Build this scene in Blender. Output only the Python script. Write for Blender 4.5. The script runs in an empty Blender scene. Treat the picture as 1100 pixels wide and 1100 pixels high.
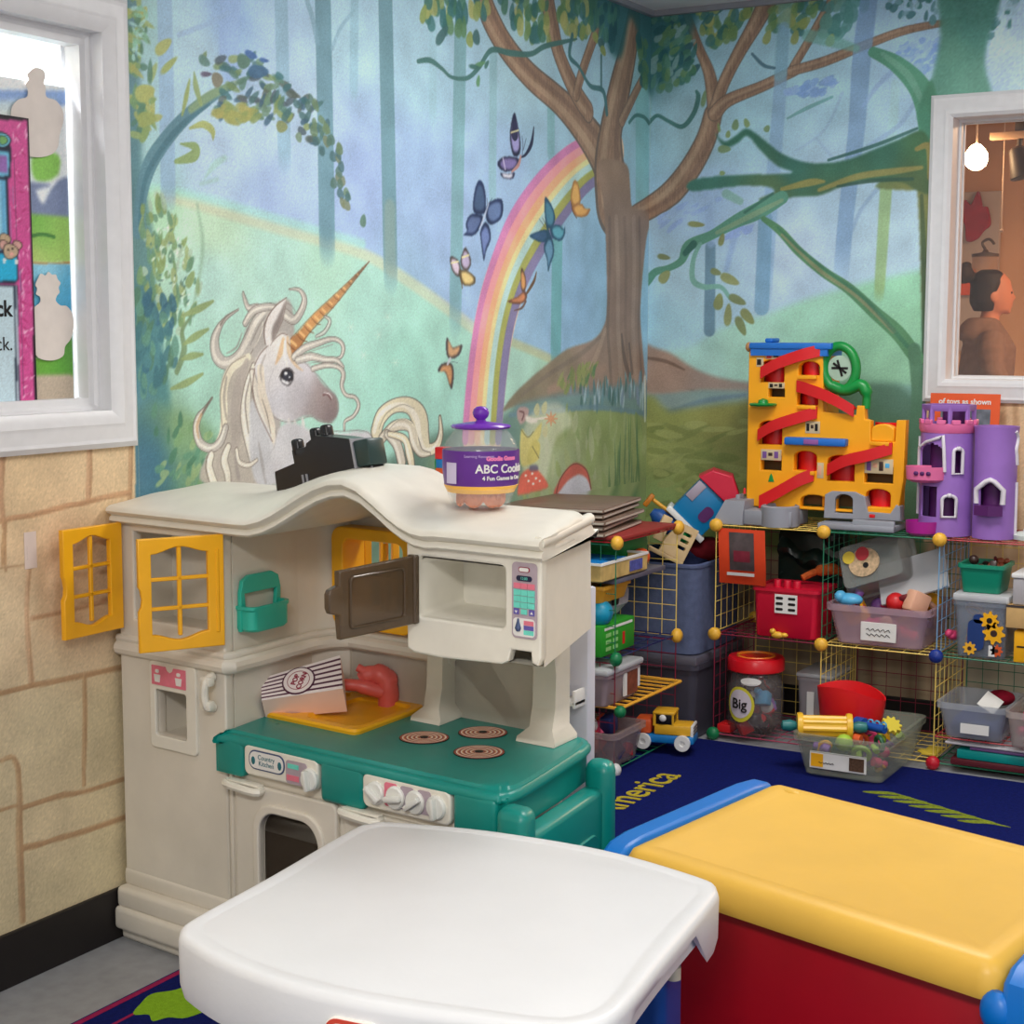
import bpy, bmesh, math, random
import numpy as np
from mathutils import Vector, Matrix
random.seed(11)
RS = np.random.RandomState(5)
scn = bpy.context.scene
COL = scn.collection
PI = math.pi

# ------------------------------------------------------------------ helpers
def lin(c):
    return tuple(((v/255)/12.92 if v/255 <= .04045 else ((v/255+.055)/1.055)**2.4) for v in c)

class B:
    """collects shapes and becomes one mesh"""
    def __init__(s, f=None):
        s.v=[]; s.f=[]; s.m=[]; s.fn=f
    def add(s, vs, fs, mi=0, M=None):
        n=len(s.v)
        for p in vs:
            p=Vector(p)
            if M is not None: p=M@p
            s.v.append(tuple(p))
        for q in fs:
            s.f.append(tuple(n+i for i in q)); s.m.append(mi)
        return s
    def addbm(s, bm, mi=0, M=None):
        bm.verts.index_update()
        s.add([v.co[:] for v in bm.verts], [[v.index for v in f.verts] for f in bm.faces], mi, M); bm.free(); return s
    def addmesh(s, me, mi=0, M=None):
        s.add([v.co[:] for v in me.vertices], [list(p.vertices) for p in me.polygons], mi, M); bpy.data.meshes.remove(me); return s
    def box(s, x0,x1,y0,y1,z0,z1, bev=0, seg=2, mi=0, M=None, taper=None):
        bm=bmesh.new(); bmesh.ops.create_cube(bm,size=1)
        for v in bm.verts:
            k=v.co.z+.5
            v.co=((x0+x1)/2+v.co.x*(x1-x0),(y0+y1)/2+v.co.y*(y1-y0),(z0+z1)/2+v.co.z*(z1-z0))
            if taper and k>.5:
                v.co.x=(x0+x1)/2+(v.co.x-(x0+x1)/2)*taper; v.co.y=(y0+y1)/2+(v.co.y-(y0+y1)/2)*taper
        if bev>0: bmesh.ops.bevel(bm,geom=bm.edges[:],offset=bev,segments=seg,profile=.5,affect='EDGES')
        return s.addbm(bm,mi,M)
    def loft(s, rings, c0=True, c1=True, mi=0, M=None, closed=True, loop=False):
        n=len(rings[0]); vs=[p for r in rings for p in r]; fs=[]
        m=len(rings)
        for i in range(m if loop else m-1):
            a=i*n; b=((i+1)%m)*n
            for j in range(n if closed else n-1):
                k=(j+1)%n; fs.append((a+j,a+k,b+k,b+j))
        if closed and not loop:
            if c0: fs.append(tuple(range(n))[::-1])
            if c1: fs.append(tuple(range((m-1)*n,m*n)))
        return s.add(vs,fs,mi,M)
    def lathe(s, prof, n=24, c=(0,0,0), mi=0, M=None, sy=1.0, cap=True):
        rings=[[(c[0]+r*math.cos(2*PI*j/n),c[1]+sy*r*math.sin(2*PI*j/n),c[2]+z) for j in range(n)] for r,z in prof]
        return s.loft(rings,cap,cap,mi,M)
    def tube(s, pts, r, n=8, mi=0, M=None, closed=False, flat=1.0):
        pts=[Vector(p) for p in pts]; rr=r if isinstance(r,(list,tuple)) else [r]*len(pts)
        rings=[]; up=None
        for i,p in enumerate(pts):
            if closed: t=pts[(i+1)%len(pts)]-pts[i-1]
            else: t=pts[min(i+1,len(pts)-1)]-pts[max(i-1,0)]
            t.normalize()
            if up is None:
                up=Vector((0,0,1)) if abs(t.z)<.9 else Vector((1,0,0))
            a=t.cross(up)
            if a.length<1e-5: a=t.orthogonal()
            a.normalize(); b=a.cross(t); b.normalize(); up=b
            rings.append([tuple(p+(a*math.cos(2*PI*j/n)+b*math.sin(2*PI*j/n)*flat)*rr[i]) for j in range(n)])
        return s.loft(rings,True,True,mi,M,loop=closed)
    def ball(s, c, r, n=16, m=10, mi=0, M=None):
        r=r if isinstance(r,(tuple,list)) else (r,r,r)
        rings=[]
        for i in range(1,m):
            a=PI*i/m
            rings.append([(c[0]+r[0]*math.sin(a)*math.cos(2*PI*j/n),c[1]+r[1]*math.sin(a)*math.sin(2*PI*j/n),c[2]-r[2]*math.cos(a)) for j in range(n)])
        return s.loft(rings,True,True,mi,M)
    def prism(s, pts, d0, d1, axis='z', bev=0, mi=0, M=None, holes=(), seg=2):
        """extruded outline; axis names the extrusion axis. x: pts=(y,z), y: pts=(x,z), z: pts=(x,y)"""
        me=cutplate(pts,holes,abs(d1-d0),bev,seg); mid=(d0+d1)/2
        R={'z':Matrix(((1,0,0,0),(0,1,0,0),(0,0,1,mid),(0,0,0,1))),
           'y':Matrix(((1,0,0,0),(0,0,-1,mid),(0,1,0,0),(0,0,0,1))),
           'x':Matrix(((0,0,1,mid),(1,0,0,0),(0,1,0,0),(0,0,0,1)))}[axis]
        return s.addmesh(me,mi,(M@R) if M is not None else R)
    def grid(s, fn, nu, nv, mi=0, M=None):
        vs=[fn(i/nu,j/nv) for i in range(nu+1) for j in range(nv+1)]
        fs=[(i*(nv+1)+j,(i+1)*(nv+1)+j,(i+1)*(nv+1)+j+1,i*(nv+1)+j+1) for i in range(nu) for j in range(nv)]
        return s.add(vs,fs,mi,M)
    def tub(s, cx,cy,z0, sx,sy,h, t=.004, r=.02, k=.85, rim=.006, mi=0, M=None, n=5):
        """open tapered container with a rim: outer top size sx,sy; bottom k times that"""
        R=lambda q,z,d=0: [(x,y,z) for x,y in rrect(cx,cy,sx*q-2*d,sy*q-2*d,max(r*q-d,.002),n)]
        rings=[R(k*.97,z0),R(k,z0+.004),R(1,z0+h-rim*2),R(1+2*rim/sx,z0+h-rim*2),R(1+2*rim/sx,z0+h),R(1,z0+h,t),R(k,z0+.006,t)]
        return s.loft(rings,True,True,mi,M)

def rrect(cx,cy,sx,sy,r,n=5):
    o=[]; r=min(r,sx/2-1e-4,sy/2-1e-4)
    for qx,qy,a0 in ((1,1,0),(-1,1,90),(-1,-1,180),(1,-1,270)):
        for i in range(n+1):
            a=math.radians(a0+90*i/n); o.append((cx+qx*(sx/2-r)+r*math.cos(a),cy+qy*(sy/2-r)+r*math.sin(a)))
    return o

def cutplate(outer, holes, depth, bev=0, seg=2):
    cu=bpy.data.curves.new('plate','CURVE'); cu.dimensions='2D'; cu.fill_mode='BOTH'
    for ring in [outer]+list(holes):
        sp=cu.splines.new('POLY'); sp.points.add(len(ring)-1)
        for p,q in zip(sp.points,ring): p.co=(q[0],q[1],0,1)
        sp.use_cyclic_u=True
    cu.extrude=max(depth/2-bev,1e-4); cu.bevel_depth=bev; cu.bevel_resolution=seg; cu.offset=-bev
    o=bpy.data.objects.new('plate',cu); me=bpy.data.meshes.new_from_object(o)
    bpy.data.objects.remove(o); bpy.data.curves.remove(cu)
    return me

def textmesh(txt, size, depth=.0008, align='CENTER', bold=0, spacing=1.0):
    cu=bpy.data.curves.new('t','FONT'); cu.body=txt; cu.size=size; cu.extrude=depth/2; cu.align_x=align; cu.align_y='CENTER'; cu.offset=bold; cu.space_character=spacing
    o=bpy.data.objects.new('t',cu); me=bpy.data.meshes.new_from_object(o)
    bpy.data.objects.remove(o); bpy.data.curves.remove(cu)
    return me

def spl(pts, k=6, closed=False):
    P=[np.array(p,float) for p in pts]; n=len(P); o=[]
    for i in range(n if closed else n-1):
        if closed: a,b,c,d=P[i-1],P[i],P[(i+1)%n],P[(i+2)%n]
        else: a,b,c,d=P[max(i-1,0)],P[i],P[i+1],P[min(i+2,n-1)]
        for j in range(k):
            t=j/k; o.append(.5*((2*b)+(c-a)*t+(2*a-5*b+4*c-d)*t*t+(3*b-a-3*c+d)*t**3))
    if not closed: o.append(P[-1])
    return [tuple(q) for q in o]

def obj(name, b, mats, parent=None, loc=None, rot=None, smooth=35, label=None):
    me=bpy.data.meshes.new(name)
    vs=b.v if b.fn is None else [tuple(b.fn(*p)) for p in b.v]
    me.from_pydata(vs,[],b.f)
    if not isinstance(mats,(list,tuple)): mats=[mats]
    for m in mats: me.materials.append(m)
    me.polygons.foreach_set('material_index',b.m)
    bm=bmesh.new(); bm.from_mesh(me); bmesh.ops.recalc_face_normals(bm,faces=bm.faces[:]); bm.to_mesh(me); bm.free()
    if smooth:
        me.polygons.foreach_set('use_smooth',[True]*len(me.polygons)); me.set_sharp_from_angle(angle=math.radians(smooth))
    me.update()
    o=bpy.data.objects.new(name,me); COL.objects.link(o)
    if parent is not None: o.parent=parent
    if loc: o.location=loc
    if rot: o.rotation_euler=rot
    if label: o['label']=label
    return o

def tag(o,label,cat,group=None,kind=None):
    o['label']=label; o['category']=cat
    if group: o['group']=group
    if kind: o['kind']=kind
    return o
def thing(name,label,cat,loc=(0,0,0),rz=0,group=None):
    o=bpy.data.objects.new(name,None); COL.objects.link(o); o.location=loc; o.rotation_euler=(0,0,rz); o.empty_display_size=.05
    return tag(o,label,cat,group)
def struct(name,b,mats,**k):
    o=obj(name,b,mats,**k); o['kind']='structure'; return o
def T(x=0,y=0,z=0): return Matrix.Translation((x,y,z))
def RX(a): return Matrix.Rotation(math.radians(a),4,'X')
def RY(a): return Matrix.Rotation(math.radians(a),4,'Y')
def RZ(a): return Matrix.Rotation(math.radians(a),4,'Z')

# ------------------------------------------------------------------ materials
MATS={}
def mat(name, rgb, rough=.5, spec=.5, noise=.05, scale=14, bump=.0, bscale=120, alpha=1, metal=0, emit=0, coat=0):
    if name in MATS: return MATS[name]
    m=bpy.data.materials.new(name); m.use_nodes=True; MATS[name]=m
    nt=m.node_tree; p=nt.nodes['Principled BSDF']; c=lin(rgb)
    p.inputs['Roughness'].default_value=rough; p.inputs['Specular IOR Level'].default_value=spec; p.inputs['Metallic'].default_value=metal
    p.inputs['Coat Weight'].default_value=coat
    tc=nt.nodes.new('ShaderNodeTexCoord')
    if noise>0:
        n=nt.nodes.new('ShaderNodeTexNoise'); n.inputs['Scale'].default_value=scale; n.inputs['Detail'].default_value=4
        nt.links.new(tc.outputs['Object'],n.inputs['Vector'])
        r=nt.nodes.new('ShaderNodeValToRGB'); r.color_ramp.elements[0].position=.3; r.color_ramp.elements[1].position=.7
        r.color_ramp.elements[0].color=(*[max(0,v*(1-noise)) for v in c],1); r.color_ramp.elements[1].color=(*[min(1,v*(1+noise)) for v in c],1)
        nt.links.new(n.outputs['Fac'],r.inputs['Fac']); nt.links.new(r.outputs['Color'],p.inputs['Base Color'])
    else: p.inputs['Base Color'].default_value=(*c,1)
    if bump>0:
        n2=nt.nodes.new('ShaderNodeTexNoise'); n2.inputs['Scale'].default_value=bscale; nt.links.new(tc.outputs['Object'],n2.inputs['Vector'])
        bp=nt.nodes.new('ShaderNodeBump'); bp.inputs['Strength'].default_value=bump; bp.inputs['Distance'].default_value=.004
        nt.links.new(n2.outputs['Fac'],bp.inputs['Height']); nt.links.new(bp.outputs['Normal'],p.inputs['Normal'])
    if alpha<1: p.inputs['Alpha'].default_value=alpha
    if emit: p.inputs['Emission Color'].default_value=(*c,1); p.inputs['Emission Strength'].default_value=emit
    return m

# ------------------------------------------------------------------ painted surfaces: a brush set working in wall metres
class Canvas:
    def __init__(s,s0,s1,z0,z1,res):
        s.s0,s.z0,s.res=s0,z0,res; s.nc=int(round((s1-s0)/res))+1; s.nr=int(round((z1-z0)/res))+1
        s.img=np.zeros((s.nr,s.nc,3))+np.array([.78,.68,.52]); s.S=s0+np.arange(s.nc)*res; s.Z=z0+np.arange(s.nr)*res
        k=RS.rand(s.nr,s.nc)
        for _ in range(3):
            k=(k+np.roll(k,1,0)+np.roll(k,2,0)+np.roll(k,-1,0)+np.roll(k,-2,0)+np.roll(k,3,0))/6
        s.streak=(k-k.mean())/(k.std()+1e-6)
        b=RS.rand(s.nr//10+3,s.nc//10+3); b=np.kron(b,np.ones((10,10)))[:s.nr,:s.nc]
        for ax in (0,1):
            for _ in range(3): b=(b+np.roll(b,3,ax)+np.roll(b,-3,ax)+np.roll(b,6,ax)+np.roll(b,-6,ax))/5
        s.blot=(b-b.mean())/(b.std()+1e-6)
    def bb(s,x0,x1,z0,z1,pad):
        c0=max(0,int((x0-pad-s.s0)/s.res)); c1=min(s.nc,int((x1+pad-s.s0)/s.res)+2)
        r0=max(0,int((z0-pad-s.z0)/s.res)); r1=min(s.nr,int((z1+pad-s.z0)/s.res)+2)
        return (r0,r1,c0,c1) if r1>r0 and c1>c0 else None
    def color(s,c,q):
        r0,r1,c0,c1=q
        if isinstance(c,tuple): return np.array(c,float)/255
        X=s.S[c0:c1][None,:]; Z=s.Z[r0:r1][:,None]; W=0; A=0
        for x,z,h in c:
            w=1/(((X-x/1000)**2+(Z-z/1000)**2)+2e-3)**1.6
            A=A+w[...,None]*(np.array(h,float)/255); W=W+w
        return A/W[...,None]
    def put(s,q,m,c,a):
        r0,r1,c0,c1=q; t=s.img[r0:r1,c0:c1]; m=np.clip(m,0,1)[...,None]*a
        s.img[r0:r1,c0:c1]=t*(1-m)+s.color(c,q)*m
    def P(s,flat,c,f,a,sm):
        p=np.array(flat,float).reshape(-1,2)/1000
        if sm: p=np.array(spl(p,4,True))
        f=f/1000; q=s.bb(p[:,0].min(),p[:,0].max(),p[:,1].min(),p[:,1].max(),f*2+s.res*2)
        if not q: return
        r0,r1,c0,c1=q; X=s.S[c0:c1][None,:]; Z=s.Z[r0:r1][:,None]; ins=np.zeros((r1-r0,c1-c0),bool)
        for i in range(len(p)):
            xa,za=p[i-1]; xb,zb=p[i]
            if za==zb: continue
            k=((za>Z)!=(zb>Z)); ins^=(k&(X<(xb-xa)*(Z-za)/(zb-za)+xa))
        m=ins.astype(float); r=int(round(f/s.res))
        for _ in range(2):
            for ax in (0,1):
                if r>=1:
                    pad=np.pad(m,[(r+1,r) if k==ax else (0,0) for k in (0,1)],mode='edge'); cs=np.cumsum(pad,ax)
                    m=(cs[2*r+1:]-cs[:-2*r-1])/(2*r+1) if ax==0 else (cs[:,2*r+1:]-cs[:,:-2*r-1])/(2*r+1)
                elif _==0: m=(np.roll(m,1,ax)+2*m+np.roll(m,-1,ax))/4
        s.put(q,m,c,a)
    def S_(s,flat,wd,c,f,a,tex):
        p=np.array(flat,float).reshape(-1,2)/1000; n=len(p)
        w=np.interp(np.linspace(0,1,n),np.linspace(0,1,len(wd)),wd)/2000
        k=np.array(spl(np.column_stack([p,w]),30 if tex==2 else 6)) if n>2 else np.column_stack([p,w])
        f=max(f/1000,s.res*.9); mw=w.max()
        q=s.bb(k[:,0].min(),k[:,0].max(),k[:,1].min(),k[:,1].max(),mw+f)
        if not q: return
        r0,r1,c0,c1=q; cov=np.zeros((r1-r0,c1-c0))
        for i in range(len(k)-1):
            (xa,za,wa),(xb,zb,wb)=k[i],k[i+1]
            u=s.bb(min(xa,xb),max(xa,xb),min(za,zb),max(za,zb),max(wa,wb)+f)
            if not u: continue
            u0,u1,v0,v1=u; X=s.S[v0:v1][None,:]; Z=s.Z[u0:u1][:,None]
            dx,dz=xb-xa,zb-za; L=dx*dx+dz*dz+1e-12
            t=np.clip(((X-xa)*dx+(Z-za)*dz)/L,0,1); d=np.hypot(X-xa-t*dx,Z-za-t*dz)
            m=np.clip((wa+(wb-wa)*t-d)/f+.5,0,1)*(min(1,(len(k)-1-i)/len(k)/.16) if tex==2 else 1)
            a0,a1=max(u0,r0),min(u1,r1); b0,b1=max(v0,c0),min(v1,c1)
            if a1<=a0 or b1<=b0: continue
            g=cov[a0-r0:a1-r0,b0-c0:b1-c0]; np.maximum(g,m[a0-u0:a1-u0,b0-v0:b1-v0],out=g)
        if tex==1:
            s.put(q,cov,c,a); t=s.img[r0:r1,c0:c1]; t*=1+.055*(s.streak[r0:r1,c0:c1]*cov)[...,None]
        else: s.put(q,cov,c,a)
    def dab(s,x,z,l,w,an,c,a=.92):
        l,w=l/2000,max(w/2000,s.res*.7); q=s.bb(x-l-w,x+l+w,z-l-w,z+l+w,s.res)
        if not q: return
        r0,r1,c0,c1=q; X=s.S[c0:c1][None,:]-x; Z=s.Z[r0:r1][:,None]-z; t=math.radians(an)
        u=(X*math.cos(t)+Z*math.sin(t))/l; v=(-X*math.sin(t)+Z*math.cos(t))/w
        d=np.sqrt(u*u+(v*(1+.25*u))**2); e=max(.2,s.res/w)
        s.put(q,(1-d)/e+.5,c,a)
    def run(s,ops):
        for o in ops:
            k=o[0]
            if k=='P': s.P(*o[1:])
            elif k=='S': s.S_(*o[1:])
            elif k=='D':
                for i,(x,z,l,w,an) in enumerate(o[1]): s.dab(x/1000,z/1000,l,w,an,o[2][i%len(o[2])])
            else:
                _,pl,n,ln,wd,ang,cc=o; p=np.array(pl,float).reshape(-1,2)/1000; lo,hi=p.min(0),p.max(0); c=0; tries=0
                while c<n and tries<n*30:
                    tries+=1; x,z=lo+RS.rand(2)*(hi-lo); ins=False
                    for i in range(len(p)):
                        xa,za=p[i-1]; xb,zb=p[i]
                        if (za>z)!=(zb>z) and x<(xb-xa)*(z-za)/(zb-za)+xa: ins=not ins
                    if ins:
                        u=RS.rand(4); s.dab(x,z,ln[0]+u[0]*(ln[1]-ln[0]),wd[0]+u[1]*(wd[1]-wd[0]),ang[0]+u[2]*(ang[1]-ang[0]),cc[int(u[3]*len(cc))%len(cc)],.8); c+=1
    def finish(s,amp=.025,gain=1.0,sat=1.0):
        s.img*=1+amp*s.blot[...,None]+.028*RS.randn(s.nr,s.nc)[...,None]
        x=np.clip(s.img,0,1); l=np.where(x<=.04045,x/12.92,((x+.055)/1.055)**2.4)*gain; g=l.mean(2,keepdims=True); s.lin=np.clip(g+(l-g)*sat,0,.92)
    def sample(s,X,Z):
        c=np.clip(np.rint((X-s.s0)/s.res).astype(int),0,s.nc-1); r=np.clip(np.rint((Z-s.z0)/s.res).astype(int),0,s.nr-1)
        return s.lin[r,c]

def painted(name, patches, place, canvas, mats, parent=None):
    """patches: (s0,s1,z0,z1,step) rectangles on the surface, made into one mesh whose paint is read from the canvas"""
    V=[];F=[];Cc=[];n=0
    for s0,s1,z0,z1,st in patches:
        a=np.linspace(s0,s1,max(2,int(round((s1-s0)/st))+1)); b=np.linspace(z0,z1,max(2,int(round((z1-z0)/st))+1))
        X,Z=np.meshgrid(a,b); V.append(np.array(place(X.ravel(),Z.ravel())).T); Cc.append(canvas.sample(X.ravel(),Z.ravel()))
        nc,nr=len(a),len(b); i=(np.arange(nr-1)[:,None]*nc+np.arange(nc-1)[None,:]).ravel()+n
        F.append(np.column_stack([i,i+1,i+nc+1,i+nc])); n+=nc*nr
    V=np.concatenate(V).astype(np.float32); F=np.concatenate(F).astype(np.int32); Cc=np.concatenate(Cc)
    me=bpy.data.meshes.new(name); me.vertices.add(len(V)); me.vertices.foreach_set('co',V.ravel())
    me.loops.add(F.size); me.loops.foreach_set('vertex_index',F.ravel()); me.polygons.add(len(F)); me.polygons.foreach_set('loop_start',np.arange(0,F.size,4,dtype=np.int32))
    me.update(calc_edges=True); me.validate()
    at=me.attributes.new('paint','FLOAT_COLOR','POINT'); at.data.foreach_set('color',np.column_stack([Cc,np.ones(len(Cc))]).astype(np.float32).ravel())
    for m in mats: me.materials.append(m)
    o=bpy.data.objects.new(name,me); COL.objects.link(o)
    if parent: o.parent=parent
    return o
def paintmat(name,rough=.6,bump=.15,spec=.3,emit=0):
    m=bpy.data.materials.new(name); m.use_nodes=True; nt=m.node_tree; p=nt.nodes['Principled BSDF']
    a=nt.nodes.new('ShaderNodeAttribute'); a.attribute_name='paint'; nt.links.new(a.outputs['Color'],p.inputs['Base Color'])
    p.inputs['Roughness'].default_value=rough; p.inputs['Specular IOR Level'].default_value=spec
    if bump:
        tc=nt.nodes.new('ShaderNodeTexCoord'); n=nt.nodes.new('ShaderNodeTexNoise'); n.inputs['Scale'].default_value=160; n.inputs['Detail'].default_value=3
        nt.links.new(tc.outputs['Object'],n.inputs['Vector']); b=nt.nodes.new('ShaderNodeBump'); b.inputs['Strength'].default_value=bump; b.inputs['Distance'].default_value=.003
        nt.links.new(n.outputs['Fac'],b.inputs['Height']); nt.links.new(b.outputs['Normal'],p.inputs['Normal'])
    return m
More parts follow.
